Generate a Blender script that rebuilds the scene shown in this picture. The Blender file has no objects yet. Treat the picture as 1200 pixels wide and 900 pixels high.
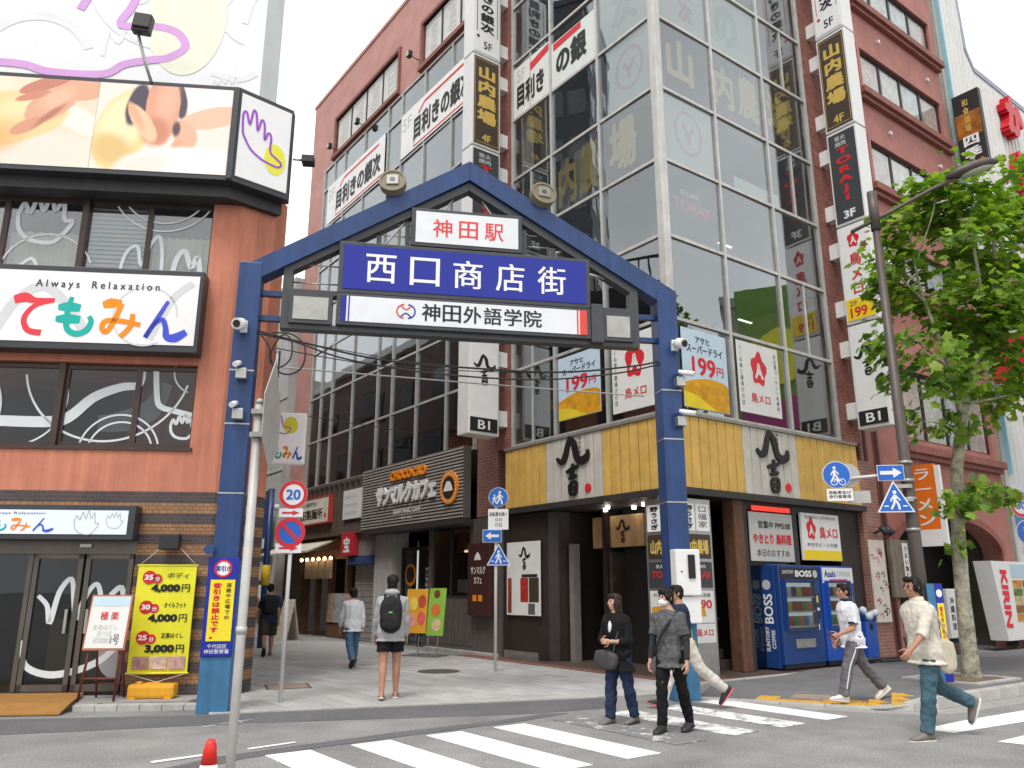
import bpy, bmesh, math, random
from mathutils import Vector, Matrix, noise as mnoise
random.seed(11)
R = math.radians
S = bpy.context.scene
COL = S.collection

# ------------------------------------------------------------------ camera
CAM_H = 1.6
cam = bpy.data.cameras.new('camera'); cam.sensor_width = 36.0; cam.lens = 36.0*930/1200
cam.clip_start = 0.05; cam.clip_end = 3000
camo = bpy.data.objects.new('camera', cam); COL.objects.link(camo)
camo.location = (0, 0, CAM_H)
camo.rotation_euler = (math.pi/2 + math.atan(240/930), 0, 0)
S.camera = camo

# ------------------------------------------------------------------ sky, sun, exposure (bright overcast)
SUN_EL, SUN_AZ = R(62), R(200)           # azimuth measured clockwise from +Y
w = bpy.data.worlds.new('World'); S.world = w; w.use_nodes = True
nt = w.node_tree; bgn = nt.nodes['Background']
sky = nt.nodes.new('ShaderNodeTexSky'); sky.sky_type = 'NISHITA'; sky.sun_disc = False
sky.sun_elevation = SUN_EL; sky.sun_rotation = SUN_AZ; sky.air_density = 1.0; sky.dust_density = 6.0; sky.ozone_density = 1.0
hs = nt.nodes.new('ShaderNodeHueSaturation'); hs.inputs['Saturation'].default_value = 0.12
tc = nt.nodes.new('ShaderNodeTexCoord')
cl = nt.nodes.new('ShaderNodeTexNoise'); cl.inputs['Scale'].default_value = 1.7; cl.inputs['Detail'].default_value = 5
rp = nt.nodes.new('ShaderNodeMapRange'); rp.inputs[1].default_value = .3; rp.inputs[2].default_value = .7
rp.inputs[3].default_value = 4.6; rp.inputs[4].default_value = 10.0
mx = nt.nodes.new('ShaderNodeMix'); mx.data_type = 'RGBA'; mx.inputs[0].default_value = 0.8
nt.links.new(tc.outputs['Generated'], cl.inputs['Vector']); nt.links.new(cl.outputs['Fac'], rp.inputs[0])
nt.links.new(sky.outputs[0], hs.inputs['Color']); nt.links.new(hs.outputs[0], mx.inputs[6]); nt.links.new(rp.outputs[0], mx.inputs[7])
nt.links.new(mx.outputs[2], bgn.inputs['Color']); bgn.inputs['Strength'].default_value = 0.15
sl = bpy.data.lights.new('sun', 'SUN'); sl.energy = 1.5; sl.angle = R(18); sl.color = (1, .97, .92)
so = bpy.data.objects.new('sun', sl); COL.objects.link(so); so.location = (0, 0, 40)
sd = Vector((math.sin(SUN_AZ)*math.cos(SUN_EL), math.cos(SUN_AZ)*math.cos(SUN_EL), math.sin(SUN_EL)))
so.rotation_euler = sd.to_track_quat('Z', 'Y').to_euler()
vs = S.view_settings; vs.view_transform = 'Standard'; vs.look = 'None'; vs.gamma = 1; vs.use_curve_mapping = False
vs.exposure = 0.4
S.cycles.max_bounces = 7; S.cycles.diffuse_bounces = 4; S.cycles.glossy_bounces = 3; S.cycles.transparent_max_bounces = 12
S.cycles.caustics_reflective = False; S.cycles.caustics_refractive = False

# ------------------------------------------------------------------ frames (local x along a facade to the right, -y outwards, z up)
def frame(x, y, ang, z=0): return Matrix.Translation((x, y, z)) @ Matrix.Rotation(R(ang), 4, 'Z')
WORLD = Matrix.Identity(4)
FL = frame(3.18, 15.25, -53.8)     # alley side of the glass corner building
FR = frame(3.18, 15.25, 36.2)      # main street side of it
FW = frame(-5.71, 12.58, 6.3)      # front of the orange building
FGT = frame(-4.0, 11.4, 10.5)      # gate

# ------------------------------------------------------------------ materials
MATS = {}
def srgb(r, g, b):
    f = lambda c: (c/255/12.92 if c/255 <= .04045 else ((c/255+.055)/1.055)**2.4)
    return (f(r), f(g), f(b))
def mat(name, col=(.5, .5, .5), rough=.6, metal=0., var=.12, scale=2.5, bump=0., bscale=60., spec=.4, coat=0.,
        emit=0., streak=0., speck=0., sscale=300.):
    """Principled with uneven tint, optional streaky weathering, speckle and fine relief."""
    if name in MATS: return MATS[name]
    m = bpy.data.materials.new(name); m.use_nodes = True; n = m.node_tree.nodes; l = m.node_tree.links
    b = n['Principled BSDF']; b.inputs['Roughness'].default_value = rough; b.inputs['Metallic'].default_value = metal
    b.inputs['Specular IOR Level'].default_value = spec; b.inputs['Coat Weight'].default_value = coat
    c4 = (*col, 1)
    b.inputs['Base Color'].default_value = c4; m.diffuse_color = c4
    co = n.new('ShaderNodeTexCoord')
    last = None
    def mult(fac_sock, lo, hi):
        nonlocal last
        mr = n.new('ShaderNodeMapRange'); mr.inputs[1].default_value = .3; mr.inputs[2].default_value = .7
        mr.inputs[3].default_value = lo; mr.inputs[4].default_value = hi
        l.new(fac_sock, mr.inputs[0])
        mm = n.new('ShaderNodeMix'); mm.data_type = 'RGBA'; mm.blend_type = 'MULTIPLY'; mm.inputs[0].default_value = 1
        if last: l.new(last, mm.inputs[6])
        else: mm.inputs[6].default_value = c4
        l.new(mr.outputs[0], mm.inputs[7]); last = mm.outputs[2]
    if var:
        t = n.new('ShaderNodeTexNoise'); t.inputs['Scale'].default_value = scale; t.inputs['Detail'].default_value = 6
        t.inputs['Roughness'].default_value = .65
        l.new(co.outputs['Object'], t.inputs['Vector']); mult(t.outputs['Fac'], 1-var, 1+var)
    if streak:
        mp = n.new('ShaderNodeMapping'); mp.inputs['Scale'].default_value = (5, 5, .35)
        t = n.new('ShaderNodeTexNoise'); t.inputs['Scale'].default_value = 1.6; t.inputs['Detail'].default_value = 5
        l.new(co.outputs['Object'], mp.inputs[0]); l.new(mp.outputs[0], t.inputs['Vector']); mult(t.outputs['Fac'], 1-streak, 1+streak*.35)
    if speck:
        t = n.new('ShaderNodeTexNoise'); t.inputs['Scale'].default_value = sscale; t.inputs['Detail'].default_value = 2
        l.new(co.outputs['Object'], t.inputs['Vector']); mult(t.outputs['Fac'], 1-speck, 1+speck)
    if last: l.new(last, b.inputs['Base Color'])
    if emit:
        b.inputs['Emission Strength'].default_value = emit
        if last: l.new(last, b.inputs['Emission Color'])
        else: b.inputs['Emission Color'].default_value = c4
    if bump:
        t = n.new('ShaderNodeTexNoise'); t.inputs['Scale'].default_value = bscale; t.inputs['Detail'].default_value = 4
        bp = n.new('ShaderNodeBump'); bp.inputs['Strength'].default_value = bump; bp.inputs['Distance'].default_value = .02
        l.new(co.outputs['Object'], t.inputs['Vector']); l.new(t.outputs['Fac'], bp.inputs['Height']); l.new(bp.outputs[0], b.inputs['Normal'])
    MATS[name] = m; return m

def mat_glass(name, tint=(.5, .52, .52), ior=2.6, rough=0.0, wob=.0):
    if name in MATS: return MATS[name]
    m = bpy.data.materials.new(name); m.use_nodes = True; n = m.node_tree.nodes; l = m.node_tree.links
    n.remove(n['Principled BSDF']); out = n['Material Output']
    tr = n.new('ShaderNodeBsdfTransparent'); tr.inputs[0].default_value = (*tint, 1)
    gl = n.new('ShaderNodeBsdfGlossy'); gl.inputs['Color'].default_value = (.88, .92, .96, 1); gl.inputs['Roughness'].default_value = rough
    fr = n.new('ShaderNodeLayerWeight'); fr.inputs['Blend'].default_value = .5
    pw = n.new('ShaderNodeMath'); pw.operation = 'POWER'; pw.inputs[1].default_value = 4; l.new(fr.outputs['Facing'], pw.inputs[0])
    f0 = ((ior-1)/(ior+1))**2
    mr = n.new('ShaderNodeMapRange'); mr.inputs[3].default_value = f0; mr.inputs[4].default_value = .95; l.new(pw.outputs[0], mr.inputs[0])
    ms = n.new('ShaderNodeMixShader'); l.new(mr.outputs[0], ms.inputs[0]); l.new(tr.outputs[0], ms.inputs[1]); l.new(gl.outputs[0], ms.inputs[2])
    l.new(ms.outputs[0], out.inputs[0])
    if wob:
        co = n.new('ShaderNodeTexCoord'); t = n.new('ShaderNodeTexNoise'); t.inputs['Scale'].default_value = .7
        bp = n.new('ShaderNodeBump'); bp.inputs['Strength'].default_value = wob; bp.inputs['Distance'].default_value = .05
        l.new(co.outputs['Object'], t.inputs['Vector']); l.new(t.outputs['Fac'], bp.inputs['Height']); l.new(bp.outputs[0], gl.inputs['Normal'])
    MATS[name] = m; return m

def mat_brick(name, c1, c2, mortar, bw, bh, msize=.006, bump=.5, rough=.7, axis='X', var=.15):
    """Brick courses too fine to build singly; runs along object X (or Y) and Z."""
    if name in MATS: return MATS[name]
    m = bpy.data.materials.new(name); m.use_nodes = True; n = m.node_tree.nodes; l = m.node_tree.links
    b = n['Principled BSDF']; b.inputs['Roughness'].default_value = rough
    co = n.new('ShaderNodeTexCoord'); sx = n.new('ShaderNodeSeparateXYZ'); cx = n.new('ShaderNodeCombineXYZ')
    l.new(co.outputs['Object'], sx.inputs[0])
    ad = n.new('ShaderNodeMath'); ad.operation = 'ADD'; l.new(sx.outputs[0], ad.inputs[0]); l.new(sx.outputs[1], ad.inputs[1])
    l.new(ad.outputs[0], cx.inputs[0]); l.new(sx.outputs[2], cx.inputs[1])
    bt = n.new('ShaderNodeTexBrick'); bt.inputs['Color1'].default_value = (*c1, 1); bt.inputs['Color2'].default_value = (*c2, 1)
    bt.inputs['Mortar'].default_value = (*mortar, 1); bt.inputs['Scale'].default_value = 1; bt.inputs['Brick Width'].default_value = bw
    bt.inputs['Row Height'].default_value = bh; bt.inputs['Mortar Size'].default_value = msize; bt.inputs['Mortar Smooth'].default_value = .2
    l.new(cx.outputs[0], bt.inputs['Vector'])
    t = n.new('ShaderNodeTexNoise'); t.inputs['Scale'].default_value = 1.3; t.inputs['Detail'].default_value = 7; l.new(co.outputs['Object'], t.inputs['Vector'])
    mr = n.new('ShaderNodeMapRange'); mr.inputs[1].default_value = .3; mr.inputs[2].default_value = .7; mr.inputs[3].default_value = 1-var; mr.inputs[4].default_value = 1+var
    l.new(t.outputs['Fac'], mr.inputs[0])
    mm = n.new('ShaderNodeMix'); mm.data_type = 'RGBA'; mm.blend_type = 'MULTIPLY'; mm.inputs[0].default_value = 1
    l.new(bt.outputs['Color'], mm.inputs[6]); l.new(mr.outputs[0], mm.inputs[7]); l.new(mm.outputs[2], b.inputs['Base Color'])
    iv = n.new('ShaderNodeMath'); iv.operation = 'SUBTRACT'; iv.inputs[0].default_value = 1; l.new(bt.outputs['Fac'], iv.inputs[1])
    bp = n.new('ShaderNodeBump'); bp.inputs['Strength'].default_value = bump; bp.inputs['Distance'].default_value = .01
    l.new(iv.outputs[0], bp.inputs['Height']); l.new(bp.outputs[0], b.inputs['Normal'])
    MATS[name] = m; m.diffuse_color = (*c1, 1); return m

def mat_print(name, base, blobs, rough=.45):
    """soft flat photographic print on a board lying in local xz: base colour and blurred tone patches (cx, cz, rx, rz, turn, colour, softness)"""
    m = bpy.data.materials.new(name); m.use_nodes = True; n = m.node_tree.nodes; l = m.node_tree.links; b = n['Principled BSDF']; b.inputs['Roughness'].default_value = rough
    co = n.new('ShaderNodeTexCoord'); nz = n.new('ShaderNodeTexNoise'); nz.inputs['Scale'].default_value = 3; nz.inputs['Detail'].default_value = 4
    l.new(co.outputs['Object'], nz.inputs['Vector']); last = None
    for cx, cz, rx, rz_, turn, col, soft in blobs:
        mp = n.new('ShaderNodeMapping'); mp.vector_type = 'TEXTURE'; mp.inputs['Location'].default_value = (cx, 0, cz); mp.inputs['Rotation'].default_value = (0, -R(turn), 0); mp.inputs['Scale'].default_value = (rx, 1e6, rz_)
        l.new(co.outputs['Object'], mp.inputs[0]); ln = n.new('ShaderNodeVectorMath'); ln.operation = 'LENGTH'; l.new(mp.outputs[0], ln.inputs[0])
        ad = n.new('ShaderNodeMath'); ad.operation = 'MULTIPLY_ADD'; ad.inputs[1].default_value = .22; l.new(nz.outputs['Fac'], ad.inputs[0]); l.new(ln.outputs['Value'], ad.inputs[2])
        mr = n.new('ShaderNodeMapRange'); mr.interpolation_type = 'SMOOTHSTEP'; mr.inputs[1].default_value = 1.11+soft; mr.inputs[2].default_value = 1.11-soft; l.new(ad.outputs[0], mr.inputs[0])
        mx_ = n.new('ShaderNodeMix'); mx_.data_type = 'RGBA'; mx_.inputs[7].default_value = (*col, 1); l.new(mr.outputs[0], mx_.inputs[0])
        if last: l.new(last, mx_.inputs[6])
        else: mx_.inputs[6].default_value = (*base, 1)
        last = mx_.outputs[2]
    l.new(last, b.inputs['Base Color']); MATS[name] = m; return m
def plain(name, col, rough=.5, emit=0., var=.06, **k): return mat(name, col, rough, var=var, emit=emit, **k)

# ------------------------------------------------------------------ mesh builder
class MB:
    def __init__(s): s.v = []; s.f = []; s.m = []; s.sm = []
    def add(s, vs_, fs, mi=0, smooth=False):
        o = len(s.v); s.v += [tuple(v) for v in vs_]; s.f += [tuple(i+o for i in f) for f in fs]
        s.m += [mi]*len(fs); s.sm += [smooth]*len(fs); return s
    def box(s, x0, x1, y0, y1, z0, z1, b=0, mi=0):
        x0, x1 = sorted((x0, x1)); y0, y1 = sorted((y0, y1)); z0, z1 = sorted((z0, z1))
        if not b:
            return s.add([(x0,y0,z0),(x1,y0,z0),(x1,y1,z0),(x0,y1,z0),(x0,y0,z1),(x1,y0,z1),(x1,y1,z1),(x0,y1,z1)],
                         [(0,3,2,1),(4,5,6,7),(0,1,5,4),(1,2,6,5),(2,3,7,6),(3,0,4,7)], mi)
        b = min(b, (x1-x0)*.45, (y1-y0)*.45, (z1-z0)*.45)
        bm = bmesh.new(); bmesh.ops.create_cube(bm, size=1)
        for v in bm.verts:
            v.co = ((x0 if v.co.x < 0 else x1), (y0 if v.co.y < 0 else y1), (z0 if v.co.z < 0 else z1))
        bmesh.ops.bevel(bm, geom=bm.edges[:], offset=b, segments=2, affect='EDGES', profile=.6)
        bm.verts.index_update()
        s.add([v.co for v in bm.verts], [[v.index for v in f.verts] for f in bm.faces], mi, False); bm.free(); return s
    def tube(s, pts, rad, n=8, mi=0, cap=True, ell=None):
        pts = [Vector(p) for p in pts]; k = len(pts)
        if not hasattr(rad, '__len__'): rad = [rad]*k
        vs_, fs = [], []; ref = None
        for i, p in enumerate(pts):
            d = (pts[min(i+1, k-1)]-pts[max(i-1, 0)])
            d = d.normalized() if d.length > 1e-9 else Vector((0, 0, 1))
            if ref is None: ref = Vector((1, 0, 0)) if abs(d.x) < .8 else Vector((0, 1, 0))
            u = (ref - d*ref.dot(d)).normalized(); w_ = d.cross(u); ref = u
            for j in range(n):
                a = 2*math.pi*j/n; vs_.append(p + (u*math.cos(a) + w_*math.sin(a))*rad[i])
        for i in range(k-1):
            for j in range(n):
                fs.append((i*n+j, i*n+(j+1) % n, (i+1)*n+(j+1) % n, (i+1)*n+j))
        s.add(vs_, fs, mi, True)
        if cap:
            o = len(s.v)-len(vs_)
            s.f.append(tuple(o+j for j in reversed(range(n)))); s.f.append(tuple(o+(k-1)*n+j for j in range(n)))
            s.m += [mi, mi]; s.sm += [False, False]
        return s
    def loft(s, rings, n=16, mi=0, smooth=True, sq=2.0):
        """rings: (centre, u-vector, v-vector) ellipses (superellipse power sq)."""
        vs_, fs = [], []; k = len(rings)
        for c, u, v in rings:
            c, u, v = Vector(c), Vector(u), Vector(v)
            for j in range(n):
                a = 2*math.pi*j/n; ca, sa = math.cos(a), math.sin(a)
                vs_.append(c + u*(math.copysign(abs(ca)**(2/sq), ca)) + v*(math.copysign(abs(sa)**(2/sq), sa)))
        for i in range(k-1):
            for j in range(n): fs.append((i*n+j, i*n+(j+1) % n, (i+1)*n+(j+1) % n, (i+1)*n+j))
        fs.append(tuple(reversed(range(n)))); fs.append(tuple((k-1)*n+j for j in range(n)))
        return s.add(vs_, fs, mi, smooth)
    def ell(s, c, r, n=12, mi=0, rot=None):
        c = Vector(c); vs_, fs = [], []; m_ = n//2
        for i in range(m_+1):
            t = math.pi*i/m_
            for j in range(n):
                a = 2*math.pi*j/n; p = Vector((r[0]*math.sin(t)*math.cos(a), r[1]*math.sin(t)*math.sin(a), -r[2]*math.cos(t)))
                if rot: p = rot @ p
                vs_.append(c+p)
        for i in range(m_):
            for j in range(n): fs.append((i*n+j, i*n+(j+1) % n, (i+1)*n+(j+1) % n, (i+1)*n+j))
        return s.add(vs_, fs, mi, True)
    def prism(s, poly, y0, y1, mi=0):
        """polygon in local xz, thickness along y"""
        a = sum(poly[i][0]*poly[(i+1) % len(poly)][1]-poly[(i+1) % len(poly)][0]*poly[i][1] for i in range(len(poly)))
        if a < 0: poly = poly[::-1]
        k = len(poly); y0, y1 = sorted((y0, y1))
        vs_ = [(x, y0, z) for x, z in poly]+[(x, y1, z) for x, z in poly]
        fs = [tuple(range(k)), tuple(reversed(range(k, 2*k)))]
        fs += [(i, k+i, k+(i+1) % k, (i+1) % k) for i in range(k)]
        return s.add(vs_, fs, mi)
    def slab(s, poly, z0, z1, mi=0):
        """polygon in xy, thickness along z"""
        a = sum(poly[i][0]*poly[(i+1) % len(poly)][1]-poly[(i+1) % len(poly)][0]*poly[i][1] for i in range(len(poly)))
        if a < 0: poly = poly[::-1]
        k = len(poly); z0, z1 = sorted((z0, z1))
        vs_ = [(x, y, z0) for x, y in poly]+[(x, y, z1) for x, y in poly]
        fs = [tuple(reversed(range(k))), tuple(range(k, 2*k))]
        fs += [(i, (i+1) % k, k+(i+1) % k, k+i) for i in range(k)]
        return s.add(vs_, fs, mi)
    def ring(s, x, z, r, y0, y1, n=28, mi=0, r2=None):
        return s.prism([(x+r*math.cos(2*math.pi*i/n), z+(r2 or r)*math.sin(2*math.pi*i/n)) for i in range(n)], y0, y1, mi)
    def stroke(s, pts, wd, y=-.004, th=.003, mi=0, sub=5, closed=False):
        """painted line of (tapering) width through pts (x,z), smoothed, lying at y"""
        if not hasattr(wd, '__len__'): wd = [wd]*len(pts)
        P, W = catmull(pts, wd, sub, closed)
        k = len(P); L, Rr = [], []
        for i in range(k):
            a, b = P[max(i-1, 0)], P[min(i+1, k-1)]
            d = Vector((b[0]-a[0], b[1]-a[1]))
            d = d.normalized() if d.length > 1e-9 else Vector((1, 0))
            nx, nz = -d.y*W[i]/2, d.x*W[i]/2
            L.append((P[i][0]+nx, P[i][1]+nz)); Rr.append((P[i][0]-nx, P[i][1]-nz))
        vs_ = [(x, y, z) for x, z in L]+[(x, y, z) for x, z in Rr]
        vs_ += [(x, y+th, z) for x, z in L]+[(x, y+th, z) for x, z in Rr]
        fs = []
        for i in range(k-1):
            fs.append((i, k+i, k+i+1, i+1))
            if th > .004:
                fs.append((i, i+1, 2*k+i+1, 2*k+i)); fs.append((k+i+1, k+i, 3*k+i, 3*k+i+1))
        if th > .004: fs += [(0, 2*k, 3*k, k), (k-1, 2*k-1, 4*k-1, 3*k-1)]
        return s.add(vs_, fs, mi)
    def tf(s, M, start=0):
        s.v[start:] = [tuple(M @ Vector(v)) for v in s.v[start:]]; return s
    def mesh(s, name):
        me = bpy.data.meshes.new(name); me.from_pydata(s.v, [], s.f)
        me.polygons.foreach_set('material_index', s.m); me.polygons.foreach_set('use_smooth', s.sm); me.update()
        return me

def catmull(pts, wd, sub=5, closed=False):
    k = len(pts); P, W = [], []
    if k < 3 or sub <= 1: return list(pts), list(wd)
    g = (lambda i: pts[i % k]) if closed else (lambda i: pts[max(0, min(k-1, i))])
    gw = (lambda i: wd[i % k]) if closed else (lambda i: wd[max(0, min(k-1, i))])
    for i in range(k if closed else k-1):
        p0, p1, p2, p3 = g(i-1), g(i), g(i+1), g(i+2)
        for j in range(sub):
            t = j/sub
            P.append(tuple(.5*((2*p1[a])+(-p0[a]+p2[a])*t+(2*p0[a]-5*p1[a]+4*p2[a]-p3[a])*t*t+(-p0[a]+3*p1[a]-3*p2[a]+p3[a])*t**3) for a in range(len(p1))))
            W.append(gw(i)*(1-t)+gw(i+1)*t)
    P.append(tuple(g(k if closed else k-1))); W.append(gw(k if closed else k-1))
    return P, W

# ------------------------------------------------------------------ objects
WM = {}
def tag(o, label=None, cat=None, group=None, kind=None):
    for k, v in (('label', label), ('category', cat), ('group', group), ('kind', kind)):
        if v: o[k] = v
    return o
def _mats(o, m):
    for x in (m if isinstance(m, (list, tuple)) else [m]): o.data.materials.append(x)
PM = {}
def thing(name, label, cat, M=WORLD, loc=(0, 0, 0), rz=0, group=None, inframe=False):
    """Empty at the thing's base; inframe: its parts are given in frame M, else relative to the base"""
    o = bpy.data.objects.new(name, None); COL.objects.link(o); o.empty_display_size = .2
    W = M @ Matrix.Translation(loc) @ Matrix.Rotation(R(rz), 4, 'Z'); o.matrix_basis = W; WM[o.name] = W; PM[o.name] = M if inframe else W
    return tag(o, label, cat, group)
SPLIT = {'truss_rail', 'clamp', 'caster', 'rail', 'grip', 'mount', 'rod', 'cord', 'cladding', 'end_pier', 'rear_wall', 'lobby_wall', 'print', 'room_back', 'truss_post', 'price_mark', 'stripes', 'blue_edge', 'red_edge', 'arm_plate'}
def islands(mb):
    par = list(range(len(mb.v)))
    def find(i):
        while par[i] != i: par[i] = par[par[i]]; i = par[i]
        return i
    for f in mb.f:
        for b in f[1:]: par[find(f[0])] = find(b)
    out = {}
    for f, m_, s_ in zip(mb.f, mb.m, mb.sm): out.setdefault(find(f[0]), []).append((f, m_, s_))
    res = []
    for fs in out.values():
        idx = {}; q = MB()
        for f, m_, s_ in fs:
            q.f.append(tuple(idx.setdefault(i, len(idx)) for i in f)); q.m.append(m_); q.sm.append(s_)
        q.v = [mb.v[i] for i in idx]; res.append(q)
    return res
def part(name, mb, m, parent, M=None, label=None, kind=None):
    if isinstance(mb, MB) and name in SPLIT:            # every loose bar or panel becomes a part of its own
        for q in islands(mb): o = _part(name, q, m, parent, M, label, kind)
        return o
    return _part(name, mb, m, parent, M, label, kind)
def _part(name, mb, m, parent, M=None, label=None, kind=None):
    """a mesh child; M = world matrix of its coordinates (default: its parent's)"""
    me = mb.mesh(name) if isinstance(mb, MB) else mb
    o = bpy.data.objects.new(name, me); COL.objects.link(o)
    if not me.materials: _mats(o, m)
    PW = WM[parent.name] if parent else WORLD
    W = M if M is not None else (PM.get(parent.name, PW) if parent else PW)
    PM[o.name] = W
    o.parent = parent; o.matrix_basis = PW.inverted() @ W; WM[o.name] = W
    return tag(o, label, None, None, kind)
def single(name, mb, m, label, cat, M=WORLD, group=None, kind=None):
    o = part(name, mb, m, None, M); return tag(o, label, cat, group, kind)
def dup(src, W, label=None, group=None, parent=None):
    """copy a thing with its parts and sub-parts to world matrix W"""
    c = src.copy(); COL.objects.link(c)
    c.parent = parent
    if parent is None: c.matrix_basis = W; WM[c.name] = W
    else: WM[c.name] = WM[parent.name] @ c.matrix_basis
    if label: c['label'] = label
    if group: c['group'] = group
    for ch in list(src.children): dup(ch, None, parent=c)
    return c

TS = bpy.data.scenes.new('scratch')                      # scratch scene for evaluating curves and modifiers quickly
def evalmesh(data, mods=()):
    o = bpy.data.objects.new('t', data); TS.collection.objects.link(o)
    for kind, kw in mods:
        md = o.modifiers.new('m', kind)
        for k, v in kw.items(): setattr(md, k, v)
    vl = TS.view_layers[0]; vl.update(); dg = vl.depsgraph
    me = bpy.data.meshes.new_from_object(o.evaluated_get(dg)); bpy.data.objects.remove(o); return me
_tc = {}
def glyphs(body, vert, shear, res):
    k = (body, vert, shear, res)
    if k not in _tc:
        cu = bpy.data.curves.new('t', 'FONT'); cu.body = '\n'.join(body) if vert else body
        cu.align_x = 'CENTER'; cu.space_line = 1.12; cu.resolution_u = res; cu.shear = shear; cu.fill_mode = 'FRONT'
        me = evalmesh(cu); bpy.data.curves.remove(cu)
        _tc[k] = ([tuple(v.co) for v in me.vertices], [tuple(p.vertices) for p in me.polygons]); bpy.data.meshes.remove(me)
    return _tc[k]
def txt(parent, body, box, m, y=-.004, M=None, bold=0., ex=.001, vert=False, shear=0., name='lettering', keep=False, res=3):
    """lettering fitted to box (x0,x1,z0,z1) on local plane y, facing -y; bold = extra stroke weight in ems"""
    V0, F = glyphs(body, vert, shear, res)
    if not V0: return None
    xs = [v[0] for v in V0]; ys = [v[1] for v in V0]
    x0, x1, z0, z1 = box; a0, a1, b0, b1 = min(xs)-bold, max(xs)+bold, min(ys)-bold, max(ys)+bold
    sx = (x1-x0)/max(a1-a0, 1e-6); sz = (z1-z0)/max(b1-b0, 1e-6); ox, oz = (x0+x1)/2, (z0+z1)/2
    if keep: sx = sz = min(sx, sz)
    mb = MB(); mn = 1.0
    offs = [(0, 0)] if bold < .004 else [(bold*c, bold*s_) for c, s_ in ((.9, .45), (-.9, .45), (.9, -.45), (-.9, -.45))]+([(0, bold), (0, -bold)] if bold > .03 else [])
    for k, (dx, dz) in enumerate(offs):
        yy = y-.00025*k
        V = [(ox+(v[0]+dx-(a0+a1)/2)*sx, yy, oz+(v[1]+dz-(b0+b1)/2)*sz) for v in V0]; n0 = len(mb.v); mb.add(V, F)
        if ex > .004:
            cnt = set((f[i], f[(i+1) % len(f)]) for f in F for i in range(len(f))); nv = len(mb.v)
            mb.v += [(a, y+ex, c) for a, b, c in V]
            for (a, b) in cnt:
                if (b, a) not in cnt: mb.f.append((b+n0, a+n0, a+nv, b+nv)); mb.m.append(0); mb.sm.append(False)
    return part(name, mb, m, parent, M)
def ss(a, b, x):
    t = max(0, min(1, (x-a)/(b-a))); return t*t*(3-2*t)
# ================================================================== GROUND
m_asph = mat('asphalt_worn', (.235, .231, .228), .9, var=.26, scale=.8, speck=.32, sscale=48, bump=.12, bscale=160, spec=.25)
m_asphd = mat('asphalt_patch', (.125, .125, .131), .88, var=.14, scale=1.2, speck=.25, sscale=55, bump=.12, bscale=170, spec=.25)
m_walk = mat('sidewalk_asphalt', (.155, .155, .16), .9, var=.16, scale=1.1, speck=.25, sscale=55, bump=.12, bscale=170, spec=.25)
m_conc = mat('kerb_concrete', (.42, .41, .385), .85, var=.2, scale=3, speck=.15, bump=.3, streak=.1)
m_concd = mat('gutter_concrete', (.3, .295, .28), .88, var=.22, scale=3, speck=.2, bump=.3)
m_soil = mat('pit_soil', (.16, .12, .085), .95, var=.3, scale=8, speck=.3, sscale=90, bump=.9, bscale=60)
m_joint = mat('paver_joint', (.25, .245, .24), .95, var=.2, scale=5)
m_btile = mat('entrance_tile_red', (.2, .092, .075), .6, var=.2, scale=4, bump=.1)
m_bdeck = mat('entrance_tile_brown', (.085, .06, .05), .5, var=.25, scale=4, bump=.1)
m_iron = mat('cast_iron', (.13, .115, .105), .6, metal=.5, var=.3, scale=20, bump=.8, bscale=120)
m_yel = mat('tactile_yellow', (.62, .36, .055), .75, var=.22, scale=4, bump=.2, streak=.1)
def paint(name, lo, hi):
    if name in MATS: return MATS[name]
    m = mat(name, (.8, .8, .79), .7, var=.08, scale=6, spec=.3); n = m.node_tree.nodes; l = m.node_tree.links; b = n['Principled BSDF']
    src = b.inputs['Base Color'].links[0].from_socket
    co = n.new('ShaderNodeTexCoord'); t = n.new('ShaderNodeTexNoise'); t.inputs['Scale'].default_value = 4.5; t.inputs['Detail'].default_value = 12; t.inputs['Roughness'].default_value = .75
    mr = n.new('ShaderNodeMapRange'); mr.inputs[1].default_value = lo; mr.inputs[2].default_value = hi
    mm = n.new('ShaderNodeMix'); mm.data_type = 'RGBA'; mm.inputs[6].default_value = (.2, .2, .2, 1)
    l.new(co.outputs['Object'], t.inputs['Vector']); l.new(t.outputs['Fac'], mr.inputs[0]); l.new(mr.outputs[0], mm.inputs[0]); l.new(src, mm.inputs[7]); l.new(mm.outputs[2], b.inputs['Base Color'])
    return m
m_pt = paint('road_paint', .3, .4); m_ptw = paint('road_paint_worn', .4, .53); m_ptx = paint('road_paint_gone', .53, .62)
def mat_paver():
    m = mat('paver_grey', (.41, .405, .4), .85, var=.08, scale=1.2, speck=.1, bump=.2, bscale=120)
    n = m.node_tree.nodes; l = m.node_tree.links; b = n['Principled BSDF']; src = b.inputs['Base Color'].links[0].from_socket
    oi = n.new('ShaderNodeObjectInfo'); mr = n.new('ShaderNodeMapRange'); mr.inputs[3].default_value = .86; mr.inputs[4].default_value = 1.08
    mm = n.new('ShaderNodeMix'); mm.data_type = 'RGBA'; mm.blend_type = 'MULTIPLY'; mm.inputs[0].default_value = 1
    l.new(oi.outputs['Random'], mr.inputs[0]); l.new(src, mm.inputs[6]); l.new(mr.outputs[0], mm.inputs[7]); l.new(mm.outputs[2], b.inputs['Base Color'])
    return m
m_pav = mat_paver()
def flat(name, poly, z, m, parent=None, kind=None, th=.02):
    o = part(name, MB().slab(poly, z-th, z), m, parent)
    if kind: o['kind'] = kind
    return o

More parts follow.
